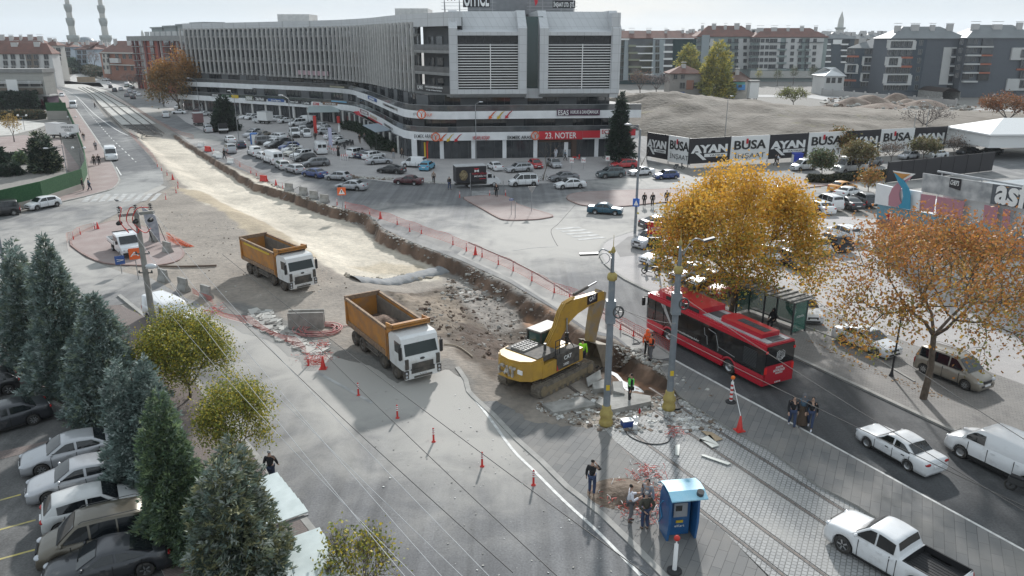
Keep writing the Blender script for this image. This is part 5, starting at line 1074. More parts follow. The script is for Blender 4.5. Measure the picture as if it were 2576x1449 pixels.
# ---- left side ----
r,f,z=block('apartment_block','white apartment block with brown bay and red roof at the left edge','ZA',-300,1180,882,1165,872,350,Wwhite,chim=3,roofh=4.6,dd=6)
pbox(r,f,'brown_bay',Wbrown,'ZA',415,875,640,1150,-.5,.1);winset(r,f,'ZA',[-60,85,210,355,745],[915,1015,1110],2.,2.2,slope=(7,0));winset(r,f,'ZA',[480,590],[915,1015,1110],1.9,2.,off=.5,slope=(5,0))
r,f,z=block('apartment_block','long block with red tiled roof behind the white one at the left edge','ZA',-200,1150,770,1150,762,430,Wbeige,chim=6,roofh=5.5)
r,f,z=block('apartment_block','grey and brown apartment block beside the street end left of the mosque','ZA',790,1100,985,1150,735,400,Wbeige,chim=2,roofh=3.,dd=7);winset(r,f,'ZA',[850,940],[800,870,945,1020],2.2,2.,slope=(3,0))
r,f,z=block('apartment_block','pale blue apartment block beside the left minaret','ZA',990,1000,1150,1000,760,520,Wblue,chim=2,roofh=3.2);winset(r,f,'ZA',[1040,1100],[800,860,920],2.6,2.2)
r,f,z=block('apartment_block','grey blue apartment block below the mosque dome','ZA',1235,1000,1420,1010,800,500,Wblue,chim=2,roofh=4.5,dd=22);winset(r,f,'ZA',[1275,1360],[840,915,985],2.4,2.2)
r,f,z=block('apartment_block','long brown roofed block between the mosque and the brick houses','ZA',1400,1000,1760,1010,800,560,Wbrown,chim=4,roofh=5.)
r,f,z=block('apartment_block','brick and beige block with stepped red roofs left of the red building','ZA',1660,1190,2180,1195,865,420,Wbrick,chim=2,roofh=6.5,dr=400)
pbox(r,f,'eaves_band',Wbeige,'ZA',1640,838,2155,868,-1.2,.1);pbox(r,f,'eaves_band',Wbeige,'ZA',1790,1030,2170,1058,-2.2,.1);pbox(r,f,'beige_bay',Wbeige,'ZA',1660,870,1800,1190,-.8,.1);winset(r,f,'ZA',[1885,2000,2100],[905],3.2,2.6);winset(r,f,'ZA',[1700,1760],[890,975,1085],1.6,2.,off=.8);winset(r,f,'ZA',[1890,2020,2130],[1100],2.4,2.2);pbox(r,f,'white_balcony',Wwhite,'ZA',1805,935,1955,1015,-1.5,.1)
a=at_depth('ZB',105,330,345);b=at_depth('ZB',1180,315,288);a.z=b.z=0;f=Fac(a,b);r=thing('apartment_block','red and glass apartment block with grey roof slab behind the big autumn tree','apartment block',f.a,f.rz);zt=at_depth('ZB',105,335,345).z
mb=MB();mb.box(0,f.L,0,16,0,zt);mb.build('wall',brickred,r);mb=MB();mb.box(-1.5,f.L+3,-1.5,17,zt,zt+1.9);ro=mb.build('roof_slab',slabm,r)
for i in range(4): mb=MB();u=f.L*(.16+.2*i);mb.box(u,u+f.L*.17,5,12,zt+1.9,zt+5.+.4*i);mb.box(u-.6,u+f.L*.17+.6,4.5,12.5,zt+5.+.4*i,zt+5.5+.4*i);mb.build('attic',mat('attic_grey',(.3,.33,.33),.8),ro)
mb=MB()
for i in range(9): mb.box(f.L*(.2+.085*i),f.L*(.2+.085*i)+f.L*.06,1.,1.4,zt+1.9,zt+3.6)
mb.build('parapet',Wwhite,ro)
for x0,x1 in ((150,180),(225,285),(400,470),(625,720),(735,800),(880,1060)):
 for i in range(5):
  y=322+ (118-0.004*(1060-x0)*10*.0)*i;y0=322+112*i+(x0-150)*.012*i;pbox(r,f,'loggia_glazing',OGL,'ZB',x0+14*i,y0+8,x1+14*i,y0+92,-.3,.1);pbox(r,f,'balcony_slab',slabm,'ZB',x0-15+14*i,y0+98,x1+20+14*i,y0+112,-1.,.1)
darkred=mat('dark_red_render',(.12,.03,.03),.7)
for x in (130,190,330,535,820): 
 u0,_=f.uz('ZB',x,400);mb=MB();mb.box(u0,u0+1.6,-.5,.1,0,zt);mb.build('dark_red_pier',darkred,r)
for x in (290,590,860): u0,_=f.uz('ZB',x,400);mb=MB();mb.box(u0,u0+.5,-.7,.1,0,zt);mb.build('white_pier',Wwhite,r)
a=at_depth('ZB',1180,330,286);b=at_depth('ZB',1420,330,278);a.z=b.z=0;f2=Fac(a,b);r=thing('apartment_block','white and red end block half hidden behind the first fins of the office','apartment block',f2.a,f2.rz);mb=MB();mb.box(0,f2.L,0,12,0,zt);mb.build('wall',brickred,r);pbox(r,f2,'white_strip',Wwhite,'ZB',1180,310,1265,1000,-.3,.1);winset(r,f2,'ZB',[1215],[370,520,670,820],1.8,4.,off=.2,slope=(14,0),frame=dark)
Wst=wl('pale_stone',(.5,.5,.47));stg=wl('stone_shadow_grey',(.33,.35,.34))
def minaret(k,x,lv,depth,label,s=1.):
 c=at_depth(k,x,lv[-1][0],depth);r=thing('minaret',label,'minaret',(c.x,c.y,0));z=lambda y: at_depth(k,x,y,depth).z
 prof=[(3.7*s,0),(3.7*s,z(lv[-1][0]))]
 for i in range(len(lv)-1,-1,-1):
  y,rs_,rb=lv[i];prof+=[(rs_,z(y)-2*s),(rs_,z(y)-.5)]
  m=MB();m.lathe([(rs_,z(y)-4.6*s),(rb,z(y)-.6),(rb,z(y)+2.6*s),(rb-.5,z(y)+2.6*s),(rb-.5,z(y)+.4),(.5,z(y)+.4)],12);m.build('balcony',stg,r)
 top=z(lv[0][0]);r0=lv[0][1]*.85;prof+=[(r0,top),(r0,top+22*s),(r0*1.1,top+22.3*s),(.1,top+38*s)]
 m=MB();m.lathe(prof,12,sm=False);m.build('shaft',Wst,r)
 return r
minaret('T00',738,[(75,2.2,3.3),(212,2.6,3.6),(385,3.,5.3)],720,'left stone minaret with three balconies beside the far mosque dome')
minaret('T00',1066,[(85,2.2,3.3),(215,2.6,3.6),(385,3.,5.3)],735,'right stone minaret with three balconies beside the far mosque dome')
c=at_depth('T00',862,425,760);t=thing('mosque','far mosque with a blue grey dome on a windowed drum','mosque',(c.x,c.y,0));zz=lambda y: at_depth('T00',862,y,760).z
m=MB();Rr=8.;m.lathe([(Rr*cos(a),zz(424)+(zz(370)-zz(424))*sin(a)) for a in [i*PI/2/8 for i in range(9)]],24);m.build('dome',mat('dome_lead',(.2,.225,.25),.5),t)
m=MB();m.lathe([(Rr+.6,zz(448)),(Rr+.6,zz(424)),(Rr,zz(424)+.1)],24,sm=False);d_=m.build('drum',Wst,t);m=MB()
for i in range(20): a=2*PI*i/20;M=Matrix.Rotation(a,4,'Z');m.box(Rr+.4,Rr+.8,-.6,.6,zz(446),zz(427),0,M)
m.build('drum_windows',OGL,d_);m=MB();m.box(-14,14,-12,12,0,zz(455));m.lathe([(16,zz(490)),(9,zz(448))],8,sm=False);m.build('hall',Wblue,t)
def thin_minaret(k,x,yt,yb,depth,label,r0):
 c=at_depth(k,x,yb,depth);z=lambda y: at_depth(k,x,y,depth).z;r=thing('minaret',label,'minaret',(c.x,c.y,0));h=z(yt)-z(yb);m=MB();m.lathe([(r0*1.3,0),(r0*1.2,z(yb)+h*.15),(r0,z(yb)+h*.2),(r0*.8,z(yb)+h*.62),(.1,z(yt))],10);m.build('shaft',Wst,r);m=MB();m.lathe([(r0,z(yb)+h*.12),(r0*1.7,z(yb)+h*.2),(r0*1.7,z(yb)+h*.25),(r0,z(yb)+h*.26)],10);m.build('balcony',stg,r)
thin_minaret('ZD',1443,-60,285,760,'small pale minaret rising above the roofs on the right',3.)
thin_minaret('ZB',290,160,290,900,'tiny far minaret above the red building roof',1.8)
for i,(k,x,y0,w,dep,m_,rm) in enumerate([('ZC',240,262,330,560,Wwhite,tile),('ZC',760,280,300,640,Wwhite,tile),('ZC',1180,270,240,540,Wwhite,tile),('ZC',1560,262,330,600,Wbeige,tile),('ZD',60,262,330,600,Wwhite,tile),('ZD',960,285,260,640,Wbeige,tile),('ZD',1330,290,330,640,Wwhite,tileg),('ZD',1720,315,460,560,Wbrown,tileg),('ZD',2050,290,380,640,Wwhite,tileg),('ZE',1080,262,300,420,Wdark,tileg),('ZE',2050,238,420,420,Wwhite,tileg),('ZE',2450,250,300,420,Wwhite,tileg),('ZA',1060,700,260,900,Wbeige,tile),('ZA',1850,720,300,700,Wwhite,tile),('ZA',300,665,500,620,Wbrown,tile),('ZA',830,690,200,640,Wbeige,tile),('ZA',1600,705,200,900,Wbeige,tile)]):
 desc=['pale block','white block','white block with many chimneys','beige block'][i%4]
 where=['above the left end of the green block','above the middle of the green block','above the right end of the green block','between the poplar tops','above the white and sage block','right of the white and sage roof','under the small far minaret','left over the low grey wing','above the low grey wing','over the tall grey block','at the right end above the grey blocks','in the upper right corner','between the left minaret and the pale blue block','above the brick houses','above the red tiled roof at far left','beside the street end at far left','below the right minaret'][i]
 a=at_depth(k,x-w/2,y0,dep);b=at_depth(k,x+w/2,y0,dep);zt=a.z;a.z=b.z=0;fc=Fac(a,b);r=thing('distant_block','distant %s %s'%(desc,where),'apartment block',fc.a,fc.rz,'far blocks on the skyline');mb=MB();mb.box(0,fc.L,0,16,0,zt-3);mb.build('wall',m_,r);ro=hiproof(r,rm,0,fc.L,0,16,zt-2.8,zt+.6)
 for j in range(5):
  q=MB();u=fc.L*(j+.5)/5+rnd.uniform(-2,2);w_=rnd.uniform(.6,2.4);q.box(u-w_,u+w_,4,7,zt-3,zt+rnd.uniform(.3,1.8));q.build('chimney',mat('chimney_render',(.5,.49,.48),.8),ro)
a=at_depth('ZA',-420,1300,238);b=at_depth('ZA',705,1300,238);a.z=b.z=0;f=Fac(a,b);Wc=blockwall('grey_beige_panels',(.37,.365,.34),(.28,.275,.26),2.,1.6,.03);r=thing('school_building','low grey beige building with ribbon windows and metal sun blades at the left edge','building',f.a,f.rz)
zt=at_depth('ZA',885,1110,238).z;mb=MB();mb.box(0,f.L,0,6,0,zt);mb.build('wall',Wc,r);mb=MB();z1=at_depth('ZA',885,1170,238).z;mb.box(-.3,f.L+.3,-.4,6.2,z1,zt+.05);mb.build('parapet',slabm,r)
for i in range(6): x=-290+193*i;pbox(r,f,'ribbon_window',OGL,'ZA',x,1300,x+170 if i<5 else 675,1392,-.1,.2)
for i in range(3): pbox(r,f,'sun_blade',PWH,'ZA',-420,1303+16*i,692,1311+16*i,-1.,-.4)
pbox(r,f,'brown_band',Wbrown,'T00',-150,885,440,948,-.4,.1);pbox(r,f,'arched_base',wl('arched_white',(.5,.5,.49)),'T00',-150,948,440,1010,-.2,.1)
r,f,z=block('kiosk','small lilac kiosk with dark pyramid roof inside the compound','T00',392,1058,508,1060,972,238,wl('lilac',(.22,.15,.19)),cat='kiosk',chim=0,roofh=1.2,roofm=slabm,dd=5);pbox(r,f,'door',mat('door_maroon',(.1,.02,.03),.5),'T00',410,995,445,1060)
def bank(name,label_kind,outline,hf,step,m,seed):
 P=[Vector((p.x,p.y)) for p in outline];xs=[p.x for p in P];ys=[p.y for p in P];gx=np.arange(min(xs),max(xs),step);gy=np.arange(min(ys),max(ys),step);X,Y=np.meshgrid(gx,gy,indexing='ij');Z=hf(X,Y)
 nz=np.zeros(X.size);xr,yr=X.ravel(),Y.ravel()
 for i in range(X.size): nz[i]=noise.fractal(Vector((xr[i]*.12+seed,yr[i]*.12,seed)),1.,2.2,6)
 Z=Z*(1+.13*nz.reshape(X.shape))+np.where(Z>.2,.25*nz.reshape(X.shape),0);Z=np.maximum(Z,-.2)
 me=bpy.data.meshes.new(name);nx,ny=X.shape;me.from_pydata(np.stack([X,Y,Z],-1).reshape(-1,3).tolist(),[],[(i*ny+j,(i+1)*ny+j,(i+1)*ny+j+1,i*ny+j+1) for i in range(nx-1) for j in range(ny-1) if max(Z[i,j],Z[i+1,j],Z[i,j+1])>-.15])
 me.materials.append(m);me.polygons.foreach_set('use_smooth',[True]*len(me.polygons));o=bpy.data.objects.new(name,me);C.objects.link(o);o['kind']='structure';return o
soil=mat('bank_soil',(.125,.105,.083),.95,col2=(.215,.19,.16),ns=.18,bump=.25,bs=1.3,detail=9,dirt=((.19,.17,.09),.12,.6,.72))
ridge=[(G(k,x,y,h),h) for k,x,y,h in [('T20',1150,1010,3.),('T20',1300,950,5.5),('T20',1440,925,7.5),('T20',1560,925,7.8),('T20',1800,965,7.2),('T20',2200,1010,6.2),('T20',2576,1075,5.2),('T30',350,1110,4.5),('T30',800,1140,3.6),('T30',1300,1150,3.),('T30',2000,1180,2.4)]]
def bankh(X,Y):
 Z=np.zeros(X.shape)-.2
 for i in range(len(ridge)-1):
  (a,ha),(b,hb)=ridge[i],ridge[i+1];dx,dy=b.x-a.x,b.y-a.y;t=np.clip(((X-a.x)*dx+(Y-a.y)*dy)/(dx*dx+dy*dy),0,1);px,py=a.x+t*dx,a.y+t*dy;d=np.hypot(X-px,Y-py);h=ha+t*(hb-ha);front=(Y<py);w=np.where(front,26.,60.);Z=np.maximum(Z,h*np.clip(1-(d/w),0,1)**.8-.2)
 return Z
bank('earth_bank','',[Vector((22,142,0)),Vector((230,142,0)),Vector((230,320,0)),Vector((22,320,0))],bankh,1.3,soil,2.)
mr=random.Random(5)
def moundh(c,r,h):
 return lambda X,Y: h*np.exp(-((X-c.x)**2/(r*r)+(Y-c.y)**2/(r*r*.5)))-.25
soil2=mat('dark_soil',(.16,.11,.085),.95,col2=(.26,.21,.17),ns=.4,bump=.2,bs=2)
for k,x,y,rr,h in (('T30',860,1050,6,3.),('T30',1000,1040,7,3.4),('T30',1300,1010,5,3.2),('T30',1420,1040,5,2.4),('T30',1560,1060,7,2.8),('T30',1150,1080,8,2.),('ZC',60,1330,7,2.5)):
 c=G(k,x,y+20);bank('soil_mound','',[c+Vector((-2.4*rr,-2*rr,0)),c+Vector((2.4*rr,2*rr,0))],moundh(c,rr,h),.7,soil2,x*.01)
# ================= lorries, excavator, bus =================
tip=mat('tipper_orange',(.50,.215,.035),.55,col2=(.36,.16,.045),ns=1.3,dirt=((.2,.165,.13),1.6,.5,.85));tipin=mat('tipper_inside',(.13,.115,.10),.8,col2=(.2,.17,.14),ns=2);rust=mat('worn_edge',(.17,.115,.085),.8,col2=(.3,.2,.12),ns=4)
cabw=mat('cab_white',(.7,.71,.71),.35,coat=.4,dirt=((.42,.38,.32),1.2,.52,.85));dirtydark=mat('dusty_black',(.05,.048,.045),.8,col2=(.12,.105,.09),ns=3);tyred=mat('dusty_tyre',(.05,.045,.04),.9,col2=(.13,.11,.09),ns=3);rimd=mat('dusty_rim',(.13,.115,.1),.8)
load=mat('soil_load',(.1,.06,.042),.95,col2=(.19,.13,.095),ns=3,bump=.1,bs=5)
def place2(name,label,cat,k,fx,fy,rx,ry,halfw,offx=0.,group=None):
 """root on the front axle centre line from the picture feet of the seen front and rear wheels"""
 a=GT(k,fx,fy);b=GT(k,rx,ry);d=Vector((a.x-b.x,a.y-b.y)).normalized();n=Vector((-d.y,d.x));c=Vector((a.x,a.y))
 if n.dot(c)<0: n=-n
 c+=n*halfw;return thing(name,label,cat,(c.x,c.y,min(a.z,b.z)),atan2(d.y,d.x),group)
def twheel(root,x,y,r=.52,w=.34,dual=False,tm=None,rm=None):
 t=MB();Mr=Matrix.Rotation(PI/2,3,'X');h=w/2;t.lathe([(r*.55,-h*.9),(r*.92,-h),(r,-h*.8),(r,h*.8),(r*.92,h),(r*.55,h*.9)],20,M=Mr);o=t.build('wheel',tm or tyred,root);o.location=(x,y,r)
 q=MB(); 
 for s in(-1,1): q.lathe([(.001,s*h*.5),(r*.22,s*h*.75),(r*.3,s*h*.2),(r*.5,s*h*.35),(r*.58,s*h*.95)],16,M=Mr)
 q.build('rim',rm or rimd,o);return o
def dump(label,k,fx,fy,rx,ry,loaded,plate):
 r=place2('dump_truck',label,'dump truck',k,fx,fy,rx,ry,1.05,group='dump trucks on the dirt'); 
 for x in (0,-1.95,-5.2,-6.6):
  for s in (-1,1): twheel(r,x,s*1.06,w=.34 if x>-3 else .5)
 mb=MB();mb.box(-7.6,1.1,-.45,.45,.62,.98);mb.box(-7.5,-.9,-.9,.9,.9,1.15);mb.box(-4.5,-2.6,.7,1.2,.55,1.05);mb.box(-4.5,-2.6,-1.2,-.7,.55,1.05);mb.build('chassis',dirtydark,r)
 for s in (-1,1):
  for z in (.55,.85): mb=MB();mb.box(-4.6,-2.6,min(s*1.2,s*1.25),max(s*1.2,s*1.25),z,z+.1);mb.build('side_guard',rimd,r)
 mb=MB();P=[(1.38,.95),(1.42,1.55),(1.30,2.0),(1.02,2.95),(.8,3.08),(-.62,3.1),(-.75,3.0),(-.75,1.0),(-.5,.95)]
 w=1.24;v=[(x,y,z) for y in(-w,w) for x,z in P];n=len(P);mb.add(v,[tuple(range(n)),tuple(range(2*n-1,n-1,-1))]+[((i+1)%n,i,n+i,n+(i+1)%n) for i in range(n)]);mb.box(1.2,1.45,-1.2,1.2,.42,.75);mb.box(1.3,1.47,-.95,.95,.75,1.0);o=mb.build('cab',cabw,r)
 mb=MB();mb.add([(1.34,-1.1,1.93),(1.34,1.1,1.93),(1.05,1.06,2.83),(1.05,-1.06,2.83)],[(0,1,2,3)]);mb.build('windscreen',mat('lorry_glass',(.02,.03,.03),.12,spec=.5),r)
 for s in(-1,1):
  mb=MB();mb.box(.1,1.0,min(s*1.235,s*1.255),max(s*1.235,s*1.255),1.95,2.65);mb.build('side_window',autoglass,r)
  mb=MB();mb.box(1.2,1.3,min(s*1.3,s*1.5),max(s*1.3,s*1.5),1.75,2.55);mb.tube([(1.,s*1.2,2.7),(1.25,s*1.4,2.7),(1.25,s*1.4,1.7)],.025,5);mb.build('wing_mirror',black,r)
  mb=MB();mb.box(1.2,1.475,min(s*.98,s*1.26),max(s*.98,s*1.26),.5,1.0);mb.box(1.15,1.465,min(s*.95,s*1.18),max(s*.95,s*1.18),1.1,1.75);o2=mb.build('corner_panel',dirtydark,r)
  for z in (.62,.86): mb=MB();mb.ell((1.475,s*1.12,z),.03,.085,.085);mb.build('headlight',headl,r)
  mb=MB();mb.tube([(.65*cos(a),s*1.12,.55+.68*sin(a)) for a in [i*PI/8 for i in range(9)]],.1,5);mb.tube([(-1.95+.65*cos(a),s*1.12,.55+.68*sin(a)) for a in [i*PI/8 for i in range(9)]],.08,5);mb.build('mudguard',dirtydark,r)
 mb=MB();mb.box(1.35,1.48,-.72,.72,1.08,1.42);mb.box(1.4,1.49,-.8,.8,.78,1.06);mb.box(1.38,1.48,-.62,.62,.46,.58);mb.build('grille',dirtydark,r);mb=MB();mb.ell((1.43,0,1.66),.03,.17,.08);mb.build('badge',steel,r)
 mb=MB();mb.box(1.47,1.49,-.27,.27,.6,.72);pl=mb.build('number_plate',refl,r);t=MB();text_fit(plate,t,(1.5,-.24,.625),(0,1,0),(0,0,1),.48,.07,0,.01);t.build('lettering',txk,pl)
 B0,B1=-7.9,-.95;w=1.27;mb=MB(); 
 def side(s):
  a=[(B0,s*w*.93,1.2),(B1,s*w*.93,1.2),(B1,s*w,3.05),(B0-.1,s*w,3.05)];mb.plate(a if s<0 else a[::-1],(0,-s*.1,0),0)
  for x in (B0+.05,B1-.12): mb.box(x-.1,x+.1,min(s*w*.95,s*(w+.07)),max(s*w*.95,s*(w+.07)),1.2,3.05,0)
  mb.box(B0,B1,min(s*(w-.08),s*(w+.08)),max(s*(w-.08),s*(w+.08)),3.0,3.17,1);mb.box(B0,B1,min(s*w*.9,s*(w+.01)),max(s*w*.9,s*(w+.01)),1.1,1.45,1)
  mb.box(B0+.02,B1,min(s*(w-.24),s*(w-.2)),max(s*(w-.24),s*(w-.2)),1.3,2.95,2)
 side(-1);side(1)
 mb.box(B1-.02,B1+.1,-w,w,1.0,3.3,0);mb.box(B1-.05,B1-.02,-w+.1,w-.1,1.3,3.2,2);mb.plate([(B1+.1,-w*1.02,3.15),(B1+.1,w*1.02,3.15),(B1+1.0,w*1.02,3.38),(B1+1.0,-w*1.02,3.38)],(0,0,.1),0);mb.box(B1+.9,B1+1.0,-w*1.02,w*1.02,3.3,3.62,0)
 for s in(-1,1): mb.plate([(B1-.05,s*w*1.02,2.7),(B1+1.,s*w*1.02,3.35),(B1+1.,s*w*1.02,3.62),(B1-.05,s*w*1.02,3.5)],(0,-s*.08,0),0)
 for y in (-.8,-.3,.3,.8): mb.box(B1+.1,B1+.18,y-.05,y+.05,1.1,3.2,0)
 mb.box(B0-.12,B0,-w,w,1.2,3.0,0);mb.box(B0,B1,-w*.92,w*.92,1.12,1.32,2);mb.box(B0-.14,B0+.05,-w*1.04,w*1.04,2.95,3.25,1)
 o=mb.build('tipper_body',[tip,rust,tipin],r)
 if loaded:
  me=MB();nx,ny=22,9;v=[]; 
  for i in range(nx+1):
   for j in range(ny+1):
    x=B0+.2+(B1-B0-.4)*i/nx;y=-1.1+2.2*j/ny;h=1.6+1.15*math.exp(-((i/nx-.55)/.28)**2)*(1-.5*abs(j/ny-.5)*2)+.12*noise.fractal(Vector((x*1.3,y*1.3,2)),1,2,5);v.append((x,y,h))
  me.add(v,[(i*(ny+1)+j,(i+1)*(ny+1)+j,(i+1)*(ny+1)+j+1,i*(ny+1)+j+1) for i in range(nx) for j in range(ny)],0,True);me.build('soil_load',load,o)
 else:
  t=MB();t.box(B0+.8,B1-1,-w-.03,-w+.02,2.72,2.9);sb=t.build('yellow_stripe',yel,o)
 return r
dump('orange tipper lorry with white cab and empty body, nearer the pale sand','D',717,730,627,684,False,'42 ABT 08');dump('orange tipper lorry with white cab carrying a heap of soil, nearer the excavator','D',1002,951,896,862,True,'06 CUA 572')
# ---- excavator ----
cy=mat('digger_yellow',(.52,.31,.045),.5,col2=(.42,.25,.05),ns=1.4,dirt=((.2,.15,.09),1.8,.55,.85));trk=mat('track_steel',(.12,.105,.09),.85,col2=(.22,.19,.15),ns=3,bump=.02)
p0=GT('D',1338,1007);p1=GT('D',1490,930);dd=Vector((p1.x-p0.x,p1.y-p0.y)).normalized();nn=Vector((-dd.y,dd.x));cen=Vector(((p0.x+p1.x)/2,(p0.y+p1.y)/2))+nn*1.35
EX=thing('excavator','yellow tracked excavator with dark cab reaching its bucket into the pit','excavator',(cen.x,cen.y,-.05),atan2(dd.y,dd.x))
for s in (-1,1):
 y=s*1.35;pr=[];L2=2.25;rr=.45
 for i in range(9): a=PI/2+PI*i/8;pr.append((-L2+rr*cos(a),rr+.03+rr*sin(a)))
 for i in range(9): a=-PI/2+PI*i/8;pr.append((L2+rr*cos(a),rr+.03+rr*sin(a)))
 mb=MB();n=len(pr);mb.add([(x,yy,z) for yy in (y-.33,y+.33) for x,z in pr],[(i,(i+1)%n,n+(i+1)%n,n+i) for i in range(n)]+[tuple(range(n)),tuple(range(2*n-1,n-1,-1))])
 per=[(pr[i],pr[(i+1)%n]) for i in range(n)]
 for a,b in per:
  l=math.hypot(b[0]-a[0],b[1]-a[1]);k=max(1,int(l/.19))
  for i in range(k):
   c=((a[0]+(b[0]-a[0])*(i+.5)/k),(a[1]+(b[1]-a[1])*(i+.5)/k));nx,nz=(b[1]-a[1])/l,-(b[0]-a[0])/l;mb.bar((c[0]+nx*.02,y-.36,c[1]+nz*.02),(c[0]+nx*.02,y+.36,c[1]+nz*.02),.05,.07)
 tr=mb.build('track',trk,EX);mb=MB();mb.box(-1.9,1.9,y-.36,y+.36,.3,.68); 
 for x in (-2.25,2.25): mb.tube([(x,y-.38,.48),(x,y+.38,.48)],.32,14)
 for i in range(7): mb.tube([(-1.6+.53*i,y-.37,.2),(-1.6+.53*i,y+.37,.2)],.13,8)
 mb.build('track_frame',mat('dusty_yellow_frame',(.2,.165,.11),.85,col2=(.28,.22,.14),ns=3),tr)
mb=MB();mb.box(-1.,1.,-1.05,1.05,.5,1.0);mb.lathe([(.75,.95),(.75,1.2)],20);mb.build('undercarriage',trk,EX)
Hs=bpy.data.objects.new('house',None);bpy.data.objects.remove(Hs)
plan_=[(1.7,-1.5),(1.7,1.45),(-2.2,1.5),(-3.0,1.35),(-3.45,.8),(-3.6,0),(-3.45,-.8),(-3.0,-1.35),(-2.2,-1.5)]
mb=MB();mb.prism(plan_[:3]+[(-2.2,-1.5)],1.2,2.05);mb.box(-2.2,.2,-.1,1.5,2.05,2.2);o=mb.build('house',cy,EX)
mb=MB();cwp=[(-2.1,-1.5),(-2.1,1.5)]+plan_[3:8];mb.prism(cwp[:],1.25,2.35);mb.prism([(x*.985,y*.95) for x,y in cwp],2.35,2.5);cw=mb.build('counterweight',cy,EX)
f_=Matrix.Identity(3);t=MB();text_fit('CAT',t,(-3.63,.75,1.5),(.0,-1,0),(0,0,1),1.35,.62,0,.12,.03);t.build('lettering',mat('dirty_white_letters',(.55,.53,.5),.7,col2=(.2,.16,.12),ns=3),cw)
t=MB();t.plate([(-3.62,.75,1.36),(-3.62,-.05,1.36),(-3.62,.35,1.62)],(-.1,0,0));t.build('logo_triangle',cy,cw);mb=MB();mb.box(-3.55,-3.47,-1.05,-.7,1.75,2.0);mb.build('sticker',refl,cw)
mb=MB();mb.box(-.9,1.3,-1.53,-1.5,1.3,2.25);mb.prism([(-.9,-1.5),(1.3,-1.5),(1.3,-.85),(-.9,-.85)],2.05,2.28);sp=mb.build('side_panel',dirtydark,EX)
t=MB();text_fit('CAT',t,(-.25,-1.545,1.82),(1,0,0),(0,0,1),.75,.27,0,.02,.01);text_fit('330D',t,(-.3,-1.545,1.45),(1,0,0),(0,0,1),.55,.16,0,.02);t.build('lettering',PWH,sp);t=MB();t.plate([(-.9,-1.54,1.3),(-.75,-1.54,1.3),(-.9,-1.54,1.7)],(0,-.01,0));t.build('red_corner',redp,sp)
mb=MB();mb.box(-2.5,-.6,-1.35,1.25,2.2,2.55);mb.build('engine_hood',dirtydark,EX);mb=MB();mb.box(-2.3,-1.,-.1,.95,2.55,2.66);mb.build('hood_cover',mat('hood_dusty',(.42,.41,.39),.6,col2=(.25,.23,.2),ns=3),EX)
for i in range(3):
 mb=MB()
 for j in range(6): mb.box(-2.2+.25*j,-2.1+.25*j,0+.32*i,.25+.32*i,2.68,2.7)
 mb.build('vent_grille',black,EX)
mb=MB();mb.tube([(-1.3,-.9,2.6),(-1.3,-.9,3.05)],.09,8);mb.build('exhaust',steel,EX)
mb=MB()
for s_ in (((-.9,-1.4,2.3),(-.9,-1.4,3.2),(.2,-1.4,3.2),(.9,-1.4,2.3)),((-.5,-1.4,2.3),(-.5,-1.4,3.2)),((-.9,-1.4,2.8),(.5,-1.4,2.8))): mb.tube(s_,.03,6)
mb.build('handrail',black,EX)
mb=MB(); 
for x in (-.15,1.75):
 for y in (.4,1.5): mb.box(x-.05,x+.05,y-.05,y+.05,1.2,3.0)
mb.box(-.2,1.8,.35,1.55,1.2,1.5);mb.box(-.2,1.8,.35,1.55,2.95,3.02);mb.box(-.2,1.8,1.5,1.55,1.5,1.9);mb.box(.75,.85,1.5,1.55,1.5,3.);cb=mb.build('cab',dirtydark,EX)
mb=MB();mb.box(-.12,1.72,.42,1.48,1.5,2.95);mb.build('cab_glass',mat('cab_glass',(.06,.11,.1),.08,spec=.9),cb);mb=MB();mb.box(-.2,1.78,.38,1.52,3.02,3.1);mb.build('cab_roof',mat('hood_dusty',(.42,.41,.39)),cb)
fe=Fac((cen.x,cen.y),(cen.x+dd.x,cen.y+dd.y));U=lambda k,x,y:(lambda q:Vector((q[0],0,q[1]+.05)))(fe.uz(k,x,y))
E_=U('T22',880,20);base_=Vector((.7,0,1.9));K1=U('T22',560,150)
bo=[U('T22',325,610),U('T22',425,400),U('T22',470,250),U('T22',520,165),U('T22',620,105),U('T22',900,25)];bl=[U('T22',425,615),U('T22',480,470),U('T22',560,330),U('T22',640,250),U('T22',760,170),U('T22',905,105)]
mb=MB();P=bo+bl[::-1];n=len(P);yy=.2
mb.add([(p.x,y,p.z) for y in(-yy,yy) for p in P],[(i,(i+1)%n,n+(i+1)%n,n+i) for i in range(n)]+[(i,i+1,n-2-i,n-1-i) for i in range(len(bo)-1)]+[(n+i+1,n+i,2*n-1-i,2*n-2-i) for i in range(len(bo)-1)]);bm_=mb.build('boom',cy,EX)
mb=MB();lg=[bo[i]*.55+bl[i]*.45 for i in (4,5)];c_=lg[0]*.55+lg[1]*.45;mb.box(c_.x-.55,c_.x+.55,-.215,-.205,c_.z-.3,c_.z+.3);lb=mb.build('logo_panel',BLB,bm_);t=MB();text_fit('CAT',t,(c_.x-.35,-.225,c_.z-.14),(1,0,.12),(-.1,0,1),.7,.3,0,.02,.01);t.build('lettering',PWH,lb)
mb=MB()
for y in (-.12,0,.12): mb.tube([p+Vector((0,y,.09)) for p in bo[:5]],.045,5)
mb.build('hydraulic_line',cy,bm_)
for s in (-1,1): mb=MB();a=Vector((1.5,s*.38,1.6));b=(bo[2]+bl[2])/2;b.y=s*.3;m_=a*.45+b*.55;mb.tube([a,m_],.11,8);mb.tube([m_,b],.055,8,1);mb.build('boom_cylinder',[black,metal],EX)
